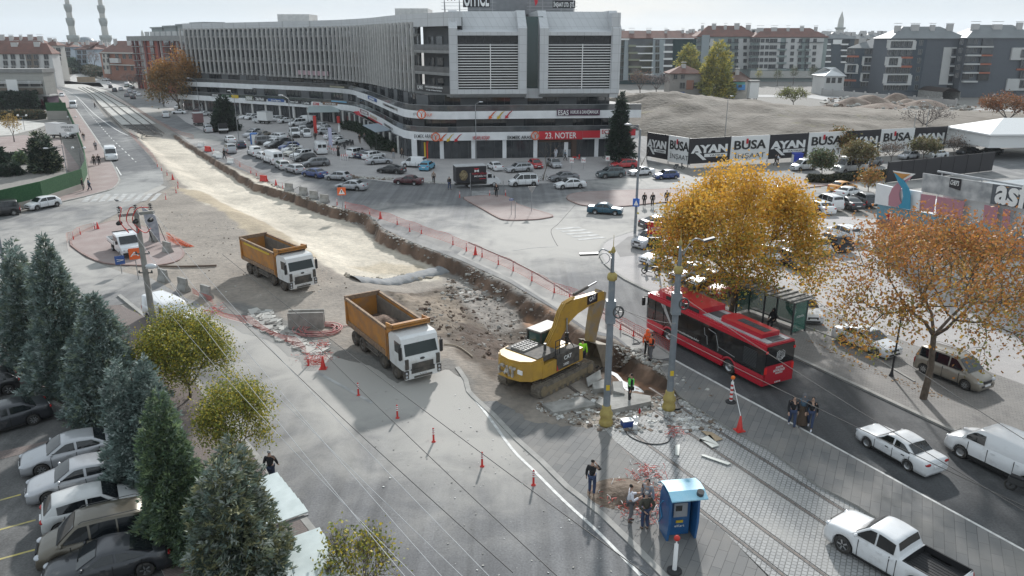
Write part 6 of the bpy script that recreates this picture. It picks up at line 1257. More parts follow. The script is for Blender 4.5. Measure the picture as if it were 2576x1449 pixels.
st_top=[U('T22',860,0),U('T22',930,15)];st_l=[U('T22',860,10),U('T22',790,200),U('T22',760,400),U('T22',750,530)];st_r=[U('T22',930,40),U('T22',905,200),U('T22',850,380),U('T22',820,540)]
mb=MB();P=st_l+st_r[::-1];n=len(P);yy=.17;mb.add([(p.x,y,p.z) for y in(-yy,yy) for p in P],[(i,(i+1)%n,n+(i+1)%n,n+i) for i in range(n)]+[(i,i+1,n-2-i,n-1-i) for i in range(3)]+[(n+i+1,n+i,2*n-1-i,2*n-2-i) for i in range(3)]);stk=mb.build('stick',mat('stick_worn_yellow',(.33,.22,.08),.6,col2=(.26,.22,.18),ns=1.5),EX)
mb=MB();a=bo[4]+Vector((0,0,.25));b=U('T22',850,-60);mb.tube([a,a*.4+b*.6],.11,8);mb.tube([a*.4+b*.6,b],.06,8,1);mb.build('stick_cylinder',[dirtydark,metal],EX)
mb=MB();a=U('T22',915,90);b=U('T22',860,430);mb.tube([a,a*.5+b*.5],.09,8);mb.tube([a*.5+b*.5,b],.05,8,1);mb.build('bucket_cylinder',[cy,metal],EX)
bk=[U('T22',755,535),U('T22',900,545),U('T22',935,620),U('T22',900,710),U('T22',830,770)];mb=MB();yy=.75;n=5
mb.add([(p.x,y,p.z) for y in(-yy,yy) for p in bk],[(i,i+1,n+i+1,n+i) for i in range(4)]+[tuple(range(n)),tuple(range(2*n-1,n-1,-1))]);bu=mb.build('bucket',[mat('bucket_steel',(.2,.175,.145),.75,col2=(.3,.26,.2),ns=2)],EX)
mb=MB(); 
for i in range(5): y=-yy+.1+i*.33;mb.bar((bk[4].x,y,bk[4].z),(bk[4].x-.25,y,bk[4].z-.1),.09,.07)
mb.build('teeth',steel,bu)
# ---- bus ----
br_=mat('bus_red',(.47,.012,.03),.35,coat=.5,dirt=((.3,.12,.1),1.,.6,.95));bgl=mat('bus_glass',(.012,.012,.014),.08,spec=.8,col2=(.03,.03,.03),ns=.8);roofg=mat('bus_roof_grey',(.45,.46,.47),.5,col2=(.36,.36,.36),ns=1.5)
a=G('D',1915.5,974.5,.3);b=G('D',1620.5,821,.3);d=Vector((b.x-a.x,b.y-a.y)).normalized();n_=Vector((d.y,-d.x)); 
if n_.dot(Vector((a.x,a.y)))<0: n_=-n_
Lb=(b-a).length;sc_=Lb/12.;c=Vector((a.x,a.y))+n_*1.27;BUS=thing('city_bus','red city bus with black windows driving away past the trench','bus',(c.x,c.y,.016),atan2(d.y,d.x))
yn=-1 if Vector((-d.y,d.x)).dot(n_)>0 else 1
yn=-1 if (MR(atan2(d.y,d.x),2)@Vector((0,-1))).dot(-n_)>0 else 1
xs=[0,.05,.15,Lb-.35,Lb-.12,Lb];ws=[1.2,1.25,1.27,1.27,1.2,1.1];fw,rw_=2.7,8.7;wx=[Lb-fw,Lb-rw_]
def bshell(mb,z0,z1,ins=0.,mi=0,top=True):
 n=len(xs);P=[(x+(ins if i==0 else -ins if i==n-1 else 0),-(w-ins)) for i,(x,w) in enumerate(zip(xs,ws))]+[(x+(ins if i==0 else -ins if i==n-1 else 0),(w-ins)) for i,(x,w) in reversed(list(enumerate(zip(xs,ws))))];mb.prism(P,z0,z1,mi)
mb=MB(); 
for x0,x1 in ((0,wx[1]-.62),(wx[1]+.62,wx[0]-.62),(wx[0]+.62,Lb)):
 P=[(max(x0,0),-1.27),(x1,-1.27),(x1,1.27),(max(x0,0),1.27)]
 if x1==Lb: P=[(x0,-1.27),(Lb-.35,-1.27),(Lb-.05,-1.12),(Lb-.05,1.12),(Lb-.35,1.27),(x0,1.27)]
 mb.prism(P,.32,1.05)
for x in wx:
 for s in (-1,1): mb.tube([(x+.62*cos(q),s*1.2,.5+.62*sin(q)) for q in [PI*i/10 for i in range(11)]],.1,6)
 mb.box(x-.66,x+.66,-1.25,1.25,1.02,1.1)
bshell(mb,2.62,2.86,.02);mb.prism([(.05,-1.14),(Lb-.2,-1.14),(Lb-.2,1.14),(.05,1.14)],2.86,2.96);mb.box(-.0,.12,-1.2,1.2,.5,1.6);mb.build('body',br_,BUS)
mb=MB();bshell(mb,1.05,2.62,.0);mb.build('window_band',bgl,BUS);mb=MB();mb.box(-.03,.02,-1.12,1.12,1.62,2.85);rw=mb.build('rear_panel',bgl,BUS)
def rtext(txt,y0,z0,w_,h_,m,par,x=-.06): t=MB();text_fit(txt,t,(x,y0,z0),(0,-1,0),(0,0,1),w_,h_,0,.015,.008);t.build('lettering',m,par)
mb=MB();mb.box(-.035,.0,-1.12,1.12,.55,1.6);rp_=mb.build('rear_door',br_,BUS);rtext('KONYA',.3,1.33,.6,.14,PWH,rp_);rtext('BÜYÜKŞEHİR',.48,1.13,.96,.15,PWH,rp_);rtext('BELEDİYESİ',.3,.98,.6,.1,PWH,rp_);rtext('42 BBF 442',.25,.37,.5,.1,PWH,rp_,-.02)
t=MB()
for q in range(3): t.tube([(-.06,(.1+.08*q)*cos(a),2.15+(.1+.09*q)*sin(a)) for a in [i*2*PI/14 for i in range(15)]],.014,4)
for s in(-1,1): t.tube([(-.06,s*.1,1.95),(-.06,s*.33,2.05),(-.06,s*.3,2.4),(-.06,s*.12,2.5)],.016,4)
t.build('emblem',PWH,rw)
for s in(-1,1):
 mb=MB();mb.box(-.06,.03,min(s*1.02,s*1.2),max(s*1.02,s*1.2),1.1,1.5);mb.box(-.06,.03,min(s*1.05,s*1.2),max(s*1.05,s*1.2),2.45,2.6);mb.build('taillight',mat('bus_lamp_red',(.8,.03,.03),.3),BUS)
 mb=MB();mb.box(Lb+.1,Lb+.25,min(s*1.2,s*1.42),max(s*1.2,s*1.42),1.9,2.5);mb.bar((Lb-.2,s*1.1,2.65),(Lb+.18,s*1.3,2.55),.06,.06);mb.build('wing_mirror',black,BUS)
 mb=MB();mb.box(Lb*.36,Lb*.72,min(s*1.275,s*1.29),max(s*1.275,s*1.29),1.18,2.5); 
 for x in (.36,.48,.6,.72,.82,.9): mb.box(Lb*x-.02,Lb*x+.02,min(s*1.272,s*1.3),max(s*1.272,s*1.3),1.08,2.6)
 mb.build('window_frames',mat('gloss_black',(.006,.006,.007),.1),BUS)
 mb=MB()
 for i in range(12): mb.box(.6,1.7,min(s*1.275,s*1.3),max(s*1.275,s*1.3),1.35+.09*i,1.39+.09*i)
 mb.build('engine_louvres',dark,BUS)
 q=MB();q.plate([(Lb-3.0,s*1.28,1.3),(Lb-3.15,s*1.28,1.3),(Lb-2.2,s*1.28,2.62),(Lb-1.75,s*1.28,2.62)][::s],(0,s*.01,0));q.tube([(4.9,s*1.29,2.4),(4.2,s*1.29,2.3),(3.9,s*1.29,1.5),(3.9,s*1.29,1.2)],.02,4);q.tube([(3.9,s*1.29,1.5),(2.4,s*1.29,1.35)],.018,4);q.tube([(5.3,s*1.29,2.35),(5.2,s*1.29,1.9),(5.0,s*1.29,1.85),(4.9,s*1.29,1.3)],.018,4);q.build('graphic',roofg,BUS)
t=MB(); 
for s in(1,): text_fit('www.konya.bel.tr',t,(Lb-4.9,-1.285,1.12) ,(-1,0,0),(0,0,1),.01,.01) if 0 else None
for s in (-1,1):
 q=MB();text_fit('www.atusbilet.konya.bel.tr',q,((Lb-3.3) if s>0 else (Lb-5.9),s*1.305,1.2),(-s,0,0),(0,0,1),2.6,.15,0,.01);q.build('lettering',PWH,BUS)
for x in wx:
 for s in(-1,1): twheel(BUS,x,s*1.1,.49,.3,tm=rubber,rm=alloy)
mb=MB();mb.box(.2,Lb*.42,-.95,.95,2.96,3.02);mb.box(Lb*.42,Lb*.7,-.9,.9,2.96,3.0);mb.build('roof_panel',roofg,BUS)
mb=MB();P=[(.9+.0,-.75),(4.4,-.75),(4.6,-.4),(4.6,.4),(4.4,.75),(.9,.75)];mb.prism(P,3.02,3.3);ac=mb.build('air_conditioner',br_,BUS);mb=MB();mb.box(1.2,3.4,-.22,.22,3.3,3.32);mb.box(1.1,3.5,-.3,.3,3.28,3.31)
for i in range(3): mb.lathe([(.2,3.32),(.2,3.35),(.05,3.35)],12,(1.6+.7*i,0,0))
mb.build('fans',dark,ac)
mb=MB();P=[(Lb-5.6,-1.05),(Lb-1.6,-1.05),(Lb-.9,-.8),(Lb-.9,.8),(Lb-1.6,1.05),(Lb-5.6,1.05)];mb.prism(P,2.96,3.38);mb.build('roof_fairing',br_,BUS);mb=MB();mb.box(Lb-5.4,Lb-2,-1.07,-1.04,3.0,3.25);mb.box(Lb-5.4,Lb-2,1.04,1.07,3.0,3.25);mb.build('fairing_grille',black,BUS)
mb=MB();mb.box(4.9,5.9,-.4,.4,3.01,3.05);mb.box(.25,.8,-.5,.5,3.02,3.06);mb.build('roof_hatch',dark,BUS)
# ---- box lorries and flatbeds ----
def lorry(name,label,cat,k,x1,y1,x2,y2,kind,ctr=False,L_=6.2,boxc=None,col='white',H_=3.0,z=.02):
 a=G(k,x1,y1,z);b=G(k,x2,y2,z);d=Vector((a.x-b.x,a.y-b.y)).normalized();c=Vector((a.x,a.y));n=Vector((-d.y,d.x));n=n if n.dot(c)>0 else -n
 if not ctr: c+=n*.85
 r=thing(name,label,cat,(c.x,c.y,z),atan2(d.y,d.x));wb=L_*.56;P=PAINT[col]
 for x in (0,-wb):
  for s in(-1,1): twheel(r,x,s*.85,.34,.24,tm=rubber,rm=alloy)
 crew=kind=='crew';cb=-2.1 if crew else -1.1;pr=[(.95,.45),(1.0,.85),(.85,1.1),(.3,1.3),(-.35,2.0),(-.7,2.12),(cb,2.12),(cb,.45)];mb=MB();w=.96;n_=len(pr);mb.add([(x,y,z_) for y in(-w,w) for x,z_ in pr],[tuple(range(n_)),tuple(range(2*n_-1,n_-1,-1))]+[((i+1)%n_,i,n_+i,n_+(i+1)%n_) for i in range(n_)]);mb.build('cab',P,r)
 mb=MB();mb.add([(.3,-.85,1.35),(.3,.85,1.35),(-.32,.78,1.98),(-.32,-.78,1.98)],[(0,1,2,3)]);o=mb.build('windscreen',autoglass,r);o.location=(.02,0,.02)
 for s in(-1,1):
  mb=MB();mb.box(-.95,-.35,min(s*.955,s*.975),max(s*.955,s*.975),1.35,1.9); 
  if crew: mb.box(-1.95,-1.1,min(s*.955,s*.975),max(s*.955,s*.975),1.35,1.9)
  mb.build('side_window',autoglass,r);mb=MB();mb.ell((.9,s*.72,.85),.12,.18,.1);mb.build('headlight',headl,r);mb=MB();mb.box(-.1,.05,min(s*1.,s*1.2),max(s*1.,s*1.2),1.35,1.65);mb.build('wing_mirror',black,r)
 mb=MB();mb.box(.9,1.03,-.85,.85,.4,.62);mb.box(.88,1.01,-.42,.42,.68,.9);mb.build('bumper',black,r);mb=MB();mb.box(-L_+1,.5,-.4,.4,.4,.6);mb.build('chassis',steel,r)
 x0,x1=-L_+1,cb-.1
 if kind=='box':
  mb=MB();mb.box(x0,x1,-1.08,1.08,.85,H_);bx=mb.build('cargo_box',boxc,r);mb=MB();mb.box(x0-.03,x1+.03,-1.11,1.11,H_-.03,H_+.06);mb.build('box_roof',roofg,bx);return r,bx,(x0,x1)
 mb=MB();mb.box(x0,x1,-1.,1.,.75,.85);mb.build('load_floor',mat('ply_floor',(.1,.09,.08),.8),r);mb=MB()
 for q in ((x0,x1,-1.02,-.98),(x0,x1,.98,1.02),(x0-.03,x0,-1,1)): mb.box(*q,.85,1.2)
 mb.build('drop_side',P,r);mb=MB();mb.box(x1,x1+.06,-.95,.95,.85,2.2);mb.build('headboard',black,r);return r,None,None
r,bx,(x0,x1)=lorry('box_truck','white cab furniture van with black box, lion face and red MT emblem on its side','truck','T11',2395,430,2120,445,'box',L_=6.6,boxc=BLB,H_=3.15)
t=MB();text_fit('TEPEOĞLU',t,(x0+2.2,-1.12,1.95),(1,0,0),(0,0,1),2.3,.26,0,.02); 
for sg in (-1,):
 t.build('lettering',redsign,bx)
t=MB();text_fit('MOBİLYA',t,(x0+2.6,-1.12,1.6),(1,0,0),(0,0,1),1.9,.22,0,.02,.01);text_fit('M',t,(x0+2.6,-1.12,2.3),(1,0,0),(0,0,1),.7,.34,0,.02,.02);t.build('lettering',PWH,bx);t=MB();t.box(x0+2.6,x0+3.3,-1.13,-1.09,2.72,2.84);t.box(x0+2.85,x0+3.05,-1.13,-1.09,2.6,2.75);t.box(x0+3.4,x0+4.3,-1.13,-1.09,1.28,1.36);t.build('red_emblem',redsign,bx)
t=MB();t.ell((x0+1.05,-1.1,1.9),.62,.03,.75,0,12,8);lf_=t.build('lion_mane',mat('lion_mane',(.09,.065,.035),.8,col2=(.3,.24,.13),ns=5),bx);t=MB();t.ell((x0+1.1,-1.13,1.85),.3,.03,.4);t.build('lion_face',mat('lion_face',(.36,.3,.17),.8,col2=(.15,.11,.06),ns=6),bx)
r,bx,_=lorry('box_truck','drinks delivery truck with open white body and red logo panel','truck','Z1',890,455,1080,470,'box',L_=5.6,boxc=PWH,H_=3.0);t=MB();t.box(_[0]+.1,_[0]+.02+1.9,-1.12,-1.08,1.9,2.9) ;t.build('red_panel',redsign,bx);t=MB();t.box(_[0]+2.6,_[1],-1.12,-1.08,1.,2.85);t.build('open_side',dark,bx)
lorry('box_truck','dark red and grey box truck parked nose away beside the far lane','truck','Z1',-40,470,60,560,'box',ctr=True,L_=6.2,boxc=mat('dusky_red_box',(.2,.1,.1),.6),H_=3.1)
lorry('flatbed_truck','white crew cab dropside truck parked on the pink island beside the banner','truck','T01',1225,1143,1130,1060,'crew',L_=5.9,z=.1)
lorry('flatbed_truck','white crew cab dropside truck facing the camera in the car park','truck','Z1',1470,690,1370,600,'crew',L_=6.)
lorry('flatbed_truck','small white flatbed seen from behind at the end of the kerb row','truck','Z1',375,600,430,720,'cab',ctr=True,L_=4.8)
lorry('camper_van','white motorhome with dark vents parked inside the compound','camper van','T00',700,1390,590,1385,'box',ctr=True,L_=6.,boxc=PWH,H_=3.1)
# ================= trees =================
def leafmat(name,rough=.75,tr=.25):
 m=mat(name,(.9,.9,.9),rough,att='tint');nt=m.node_tree;b=nt.nodes['Principled BSDF'];at=[n for n in nt.nodes if n.type=='ATTRIBUTE'][0];out=[n for n in nt.nodes if n.type=='OUTPUT_MATERIAL'][0]
 t=N(nt,'ShaderNodeBsdfTranslucent');mx=N(nt,'ShaderNodeMixShader');mx.inputs[0].default_value=tr;nt.links.new(at.outputs['Color'],b.inputs['Base Color']);nt.links.new(at.outputs['Color'],t.inputs[0]);nt.links.new(b.outputs[0],mx.inputs[1]);nt.links.new(t.outputs[0],mx.inputs[2]);nt.links.new(mx.outputs[0],out.inputs[0]);return m
leafm=leafmat('leaves',.6,.35);needlem=leafmat('needles',.7,.25)
def leafmesh(name,P,D,Wd,L,Wi,col,m):
 """P base points, D unit directions, Wd unit side vectors, L lengths, Wi widths, col rgb"""
 n=len(P);L=L[:,None];Wi=Wi[:,None];v=np.stack([P-Wd*Wi*.25,P+D*L*.5-Wd*Wi*.5,P+D*L,P+D*L*.5+Wd*Wi*.5],1).reshape(-1,3)
 me=bpy.data.meshes.new(name);me.vertices.add(4*n);me.vertices.foreach_set('co',v.ravel());me.loops.add(4*n);me.loops.foreach_set('vertex_index',np.arange(4*n));me.polygons.add(n);me.polygons.foreach_set('loop_start',np.arange(0,4*n,4)); 
 ca=me.color_attributes.new('tint','FLOAT_COLOR','CORNER');c=np.concatenate([np.repeat(col,4,0),np.ones((4*n,1))],1);ca.data.foreach_set('color',c.ravel());me.materials.append(m);me.update();return me
def unit(a): return a/np.maximum(np.linalg.norm(a,axis=1,keepdims=True),1e-9)
def conifer_mesh(h,r,ns,pal,seed,nl=9,ll=.3,tops=1,z0=.02,layer=0.,fat=.75,ww=.16):
 g=np.random.RandomState(seed);t=z0+(1-z0)*(1-np.sqrt(g.rand(ns)))**1.0;t=np.clip(t,0,1);a=g.rand(ns)*2*PI
 lump=1+.22*np.sin(3*a+9*t+seed)+.16*np.sin(7*a-15*t)+.1*np.sin(31*t+5*a)
 if layer: 
  t=t+.5*layer/h*np.sin(t*h/layer*2*PI);t=np.clip(t,0,1)
 rad=r*np.power(np.clip(1-t,0.0,1),fat)*lump*(1 if layer==0 else 1)
 if layer: rad*=.55+.45*(.5+.5*np.cos(t*h/layer*2*PI))
 rr=rad*np.power(g.rand(ns),.33);x=rr*np.cos(a);y=rr*np.sin(a);z=t*h
 if tops==2: sh=np.where(g.rand(ns)>.5,1,-1)*r*.35*np.clip(t*2-.6,0,1);x=x+sh
 c=np.stack([x,y,z],1);out=np.stack([np.cos(a),np.sin(a),(.25 if not layer else -.05)+.5*t],1);out=unit(out)
 n=ns*nl;P=np.repeat(c,nl,0)+g.randn(n,3)*ll*.22;D=unit(np.repeat(out,nl,0)+g.randn(n,3)*.55);Wd=unit(np.cross(D,g.randn(n,3)))
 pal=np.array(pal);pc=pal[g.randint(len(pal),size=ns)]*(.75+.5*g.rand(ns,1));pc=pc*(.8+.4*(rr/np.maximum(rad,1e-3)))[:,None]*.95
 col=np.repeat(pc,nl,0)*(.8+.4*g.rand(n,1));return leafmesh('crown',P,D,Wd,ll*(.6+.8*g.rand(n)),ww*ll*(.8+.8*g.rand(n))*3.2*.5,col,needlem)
CONP={}
def conifer(label,k,bx,by,tx,ty,wpx,pal,ns=1500,seed=1,tops=1,ll=.3,layer=0.,name='conifer',group=None,cat='tree',fat=.75,z=None,nl=9,trunkr=.14,dep=None):
 b=GT(k,bx,by) if not dep else at_depth(k,bx,by,dep); 
 if z is not None: b=G(k,bx,by,z)
 r=ray(k,tx,ty);dy=b.y;tt=dy/r.y;h=CH+r.z*tt-b.z;h=max(h,1.);rad=wpx/OFF[k][2]*dy*1.05/F_/2
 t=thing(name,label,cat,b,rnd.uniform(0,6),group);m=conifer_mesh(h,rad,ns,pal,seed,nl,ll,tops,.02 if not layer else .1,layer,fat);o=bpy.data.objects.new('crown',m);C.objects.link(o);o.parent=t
 mb=MB();mb.tube([(0,0,-.1),(0,0,h*.9)],[trunkr,.02],7);mb.build('trunk',bark,t);return t
BLUEG=[(.15,.2,.18),(.2,.26,.24),(.11,.155,.14),(.27,.32,.3),(.17,.21,.15)];GRN=[(.12,.18,.09),(.18,.24,.12),(.09,.14,.09),(.13,.18,.13)];DKG=[(.02,.04,.025),(.03,.05,.03),(.018,.03,.024)];OLG=[(.15,.17,.1),(.12,.155,.115),(.19,.19,.1),(.13,.175,.15),(.25,.28,.25)]
conifer('two-topped blue green conifer nearest the left edge, above the dark saloon','D',92,925,112,600,150,BLUEG,3400,3,2,ll=.25,name='conifer')
conifer('tall blue green conifer with slender tip left of the concrete pole','D',185,985,219,588,190,BLUEG,4300,4,1,ll=.25)
conifer('broad grey green conifer between the tall one and the yellow shrub','D',285,1045,298,735,220,BLUEG,4200,5,1,ll=.25)
conifer('blue spruce-like conifer above the parked silver cars','D',378,1225,380,900,200,BLUEG[:4],4200,6,2,ll=.24)
conifer('dense fresh green conical conifer beside the brown van-like car','D',458,1385,440,985,190,GRN,5000,7,1,ll=.2,fat=.55)
conifer('large olive green conifer at the bottom edge in front of the white canopies','D',625,1590,640,1125,330,OLG,6500,8,2,ll=.22,fat=.6)
conifer('dark conifer tip at the left edge below the lamp post','D',-45,800,-30,640,110,DKG,900,9,1,ll=.35)
conifer('round dark conifer among the parked cars in front of the shops','Z1',420,575,400,30,345,DKG,1300,10,ll=.75,fat=.5,nl=7,trunkr=.2)
conifer('tall layered dark fir beside the office corner pharmacy sign','D',1557,412,1559,232,75,DKG,900,11,ll=.7,layer=1.5,nl=8,fat=.8,trunkr=.22)
conifer('tall shaggy conifer inside the green fenced garden','D',115,432,120,330,62,DKG+OLG[:2],900,12,ll=.6,fat=.4,nl=7)
conifer('dark conifer at the left edge inside the green fenced garden','D',-5,430,0,355,60,DKG,500,13,ll=.6,nl=7)
conifer('small pine above the clipped hedge in the garden','D',55,412,55,380,34,GRN,260,14,ll=.5,nl=7)
conifer('dark yew clump below the garden road sign','D',28,440,28,412,50,DKG,300,15,ll=.5,fat=.35,nl=7)
LD=[2]
def limbs(mb,p,d,l,r,depth,g,tips,spread=.55,up=.25,nb=3,shrink=.72):
 d=d.normalized();q=p+d*l*.5+Vector((g.uniform(-1,1),g.uniform(-1,1),g.uniform(-.3,.6)))*l*.07;e=p+d*l
 mb.tube([p,q,e],[r,r*.85,r*.68],6 if depth>3 else (4 if depth>1 else 3),0,False)
 if depth<=0: tips.append((e,d,l));return
 if depth<=LD[0]: tips.append((q,d,l));tips.append((e,d,l))
 a0=g.uniform(0,6.28)
 for i in range(nb):
  a=a0+6.283*i/nb+g.uniform(-.5,.5);s=spread*g.uniform(.7,1.35);o=d.orthogonal().normalized();o2=d.cross(o);nd=d*cos(s)+(o*cos(a)+o2*sin(a))*sin(s)+Vector((0,0,up*.4));limbs(mb,e,nd,l*shrink*g.uniform(.8,1.15),r*.62,depth-1,g,tips,spread,up,nb,shrink)
def broadleaf(label,k,bx,by,tx,ty,wpx,pal,nleaf,seed,low=.75,ldep=2,leaf=.3,depth=4,trunk=.3,nb=3,cat='tree',name='tree',group=None,z=None,up=.25,spread=.55,tr=None,sig=.5,top=None,flat=1.,bk=None,depthy=None):
 b=GT(k,bx,by) if z is None else G(k,bx,by,z); 
 if depthy: b=at_depth(k,bx,by,depthy)
 r=ray(k,tx,ty);tt=b.y/r.y;h=max(1.,CH+r.z*tt-b.z);rad=wpx/OFF[k][2]*b.y*1.05/F_/2
 t=thing(name,label,cat,b,0,group);LD[0]=ldep;g=random.Random(seed);mb=MB();tips=[];th=h*trunk;mb.tube([(0,0,-.1),(h*.01,0,th*.5),(0,h*.01,th)],[tr or h*.025,(tr or h*.025)*.8,(tr or h*.025)*.72],8)
 for i in range(nb+1): a=6.283*i/(nb+1)+g.uniform(-.4,.4);limbs(mb,Vector((0,h*.01,th)),Vector((cos(a)*low,sin(a)*low,1)),h*.26,(tr or h*.025)*.55,depth,g,tips,spread,up,nb)
 T=np.array([tuple(q[0]) for q in tips]);rx=np.percentile(np.hypot(T[:,0],T[:,1]),96);hz=T[:,2].max();sx=rad/rx;szf=(h-th)/(hz-th)
 vs=[]; 
 for v in mb.v: f=min(1,max(0,(v[2]-th*.8)/(th*.4+.01)));s=1+(sx-1)*f;vs.append((v[0]*s,v[1]*s,v[2] if v[2]<th else th+(v[2]-th)*szf))
 mb.v=vs;T[:,0]*=sx;T[:,1]*=sx;T[:,2]=th+(T[:,2]-th)*szf
 mb.build('trunk',bk or bark,t)
 if nleaf:
  G_=np.random.RandomState(seed);idx=G_.randint(len(T),size=nleaf);P=T[idx]+G_.randn(nleaf,3)*sig*np.array([1,1,flat]);D=unit(G_.randn(nleaf,3)+np.array([0,0,-.3]));Wd=unit(np.cross(D,G_.randn(nleaf,3)))
  pal=np.array([c for c,_ in pal]),np.array([w for _,w in pal],float);zz=(P[:,2]-th)/(h-th+.01);cl=G_.randint(len(pal[0]),size=len(T)); 
  c1=G_.choice(len(pal[0]),nleaf,p=pal[1]/pal[1].sum());tipc=G_.choice(len(pal[0]),len(T),p=pal[1]/pal[1].sum())[idx];pick=np.where(G_.rand(nleaf)<.55,tipc,c1);col=pal[0][pick]*(.7+.6*G_.rand(nleaf,1))
  if top is not None: w_=np.clip(zz*1.3-.35+.25*G_.randn(nleaf),0,1)[:,None];col=col*(1-w_)+np.array(top)*w_*(.75+.5*G_.rand(nleaf,1))
  o=bpy.data.objects.new('crown',leafmesh('crown',P,D,Wd,leaf*(.6+.8*G_.rand(nleaf)),leaf*.75*(.6+.8*G_.rand(nleaf)),col,leafm));C.objects.link(o);o.parent=t
 return t
ORA=[((.62,.31,.04),3),((.66,.42,.07),3),((.45,.22,.04),2),((.33,.3,.06),3),((.2,.21,.06),2)]
broadleaf('large orange and yellow plane tree behind the bus shelter','D',1838,790,1845,398,385,ORA,40000,21,low=1.5,ldep=4,leaf=.2,depth=5,trunk=.2,tr=.24,sig=.5,z=.12,top=(.72,.42,.06),spread=.6)
broadleaf('big russet plane tree on the brick pavement at the right','D',2322,1003,2360,500,600,[((.5,.24,.05),3),((.36,.16,.05),3),((.36,.27,.07),3),((.19,.2,.065),3),((.6,.36,.06),2)],19000,22,low=1.15,ldep=3,leaf=.17,depth=5,trunk=.33,tr=.22,sig=.42,z=.12,top=(.42,.17,.06),spread=.68)
YG=[((.34,.32,.05),3),((.2,.23,.05),3),((.46,.36,.05),2),((.13,.15,.045),2)]
broadleaf('yellow green round shrub tree beside the foreground road','D',478,1000,480,790,215,YG,26000,23,low=1.25,ldep=3,leaf=.12,depth=4,trunk=.13,tr=.1,sig=.38,z=.12,nb=4,cat='shrub',name='shrub')
broadleaf('thin yellowing shrub tree behind the man with grey hair','D',600,1185,610,962,185,YG,12000,24,low=1.,ldep=3,leaf=.11,depth=4,trunk=.15,tr=.09,sig=.3,z=.12,cat='shrub',name='shrub')
broadleaf('twiggy shrub with sparse yellow leaves at the bottom edge','D',905,1560,890,1325,230,YG,1700,25,leaf=.12,depth=4,trunk=.12,tr=.07,sig=.2,cat='shrub',name='shrub',up=.5,nb=4,z=.12)
broadleaf('big autumn tree with orange top at the street corner left of the office','D',450,276,452,132,125,[((.2,.13,.06),3),((.13,.12,.06),3),((.3,.17,.05),2),((.1,.1,.06),2)],12000,26,low=1.3,ldep=3,leaf=.5,depth=4,trunk=.12,tr=.4,sig=.9,top=(.42,.2,.05))
POP=[((.5,.42,.1),3),((.34,.33,.1),3),((.22,.24,.1),2)]
for lb,x,y,tx,ty,w_,sd,dp in (('yellow poplar behind the small house with patched wall',1400,1050,1400,470,310,31,330),('tall broad yellow green poplar beside the small grey house',1850,1330,1860,420,400,32,262)):
 conifer(lb,'ZC',x,y,tx,ty,w_*1.15,[c for c,_ in POP],1500,sd,ll=1.1,fat=.4,name='poplar',nl=7,dep=dp)
TW=mat('bare_twigs',(.12,.1,.095),.95,col2=(.16,.14,.13),ns=1)
for i,(lb,k,x,y,ty,w_,nl,pl) in enumerate([('bare purple grey tree left of the small grey house','ZC',900,1290,930,420,900,[((.14,.12,.12),1)]),('bare grey tree below the pale bay of the green block','ZC',640,1310,900,360,700,[((.14,.12,.12),1),((.25,.13,.07),1)]),('young yellow tree in front of the green block','ZC',410,1060,865,120,900,POP),
('wide bare tree behind the middle of the hoarding','T30',1560,1330,1050,480,600,[((.14,.12,.11),1)]),('rust coloured shrub tree above the right end of the hoarding','T30',2400,1290,950,520,5000,[((.26,.11,.05),2),((.2,.12,.06),1)]),('yellow green bush on the rubble mounds','T30',250,1075,890,270,2500,[((.2,.22,.05),2),((.14,.13,.09),1)]),
('slim green tree left of the two by the pale block wall','ZD',435,1150,880,110,700,GRNL:=[((.09,.12,.06),2),((.16,.14,.07),1)]),('slim green tree in the middle of the park row','ZD',690,1130,825,120,700,GRNL),('darker green tree below the white strip of the pale block','ZD',1000,1130,820,125,800,GRNL),('green tree beside the white gabled pavilion','ZD',1290,1120,840,90,600,GRNL),('thin yellow tree beside the site hut','ZD',130,1140,870,80,400,POP),
('orange green tree standing in front of the BÜSA lettering','Z5',1115,275,-160,330,3000,[((.25,.14,.04),2),((.12,.14,.05),1)]),('small green tree at the left end of the hedge','Z5',828,575,200,340,2300,GRNL),('yellowing tree in the hedge beside the minibus','Z5',1412,565,60,480,2200,[((.16,.15,.07),2),((.22,.15,.07),1)]),
('bare tree between the hedge and the black fence','ZF',430,360,50,400,500,[((.16,.13,.11),1)]),('olive tree above the black fence','ZF',950,310,-10,420,1900,[((.17,.14,.07),2),((.13,.14,.06),1)]),('thin bare tree right of the olive one above the black fence','ZF',1440,250,-60,330,500,[((.16,.13,.11),1)]),('small orange leaved tree below the hedge','Z5',1570,872,480,310,900,[((.34,.17,.05),2),((.25,.2,.06),1)]),
('bare street tree left of the pedestrians in the far street','Z8',1260,620,370,320,500,[((.12,.1,.1),1)]),('second bare street tree in the far street','Z8',1370,640,400,260,500,[((.12,.1,.1),1)]),('tall brown bare tree at the street end','ZA',1520,1200,790,250,900,[((.17,.12,.1),1)]),('small autumn tree beside the double globe lamp','D',36,357,288,38*1,500,[((.35,.24,.07),1)])]):
 sc_k=OFF[k][2];broadleaf(lb,k,x,y,x,ty,w_,pl,nl,40+i,leaf=.35 if nl>900 else .28,depth=3,trunk=.25,sig=.45,nb=3,bk=TW,depthy=235 if k=='ZC' and x>500 else None,z=None)
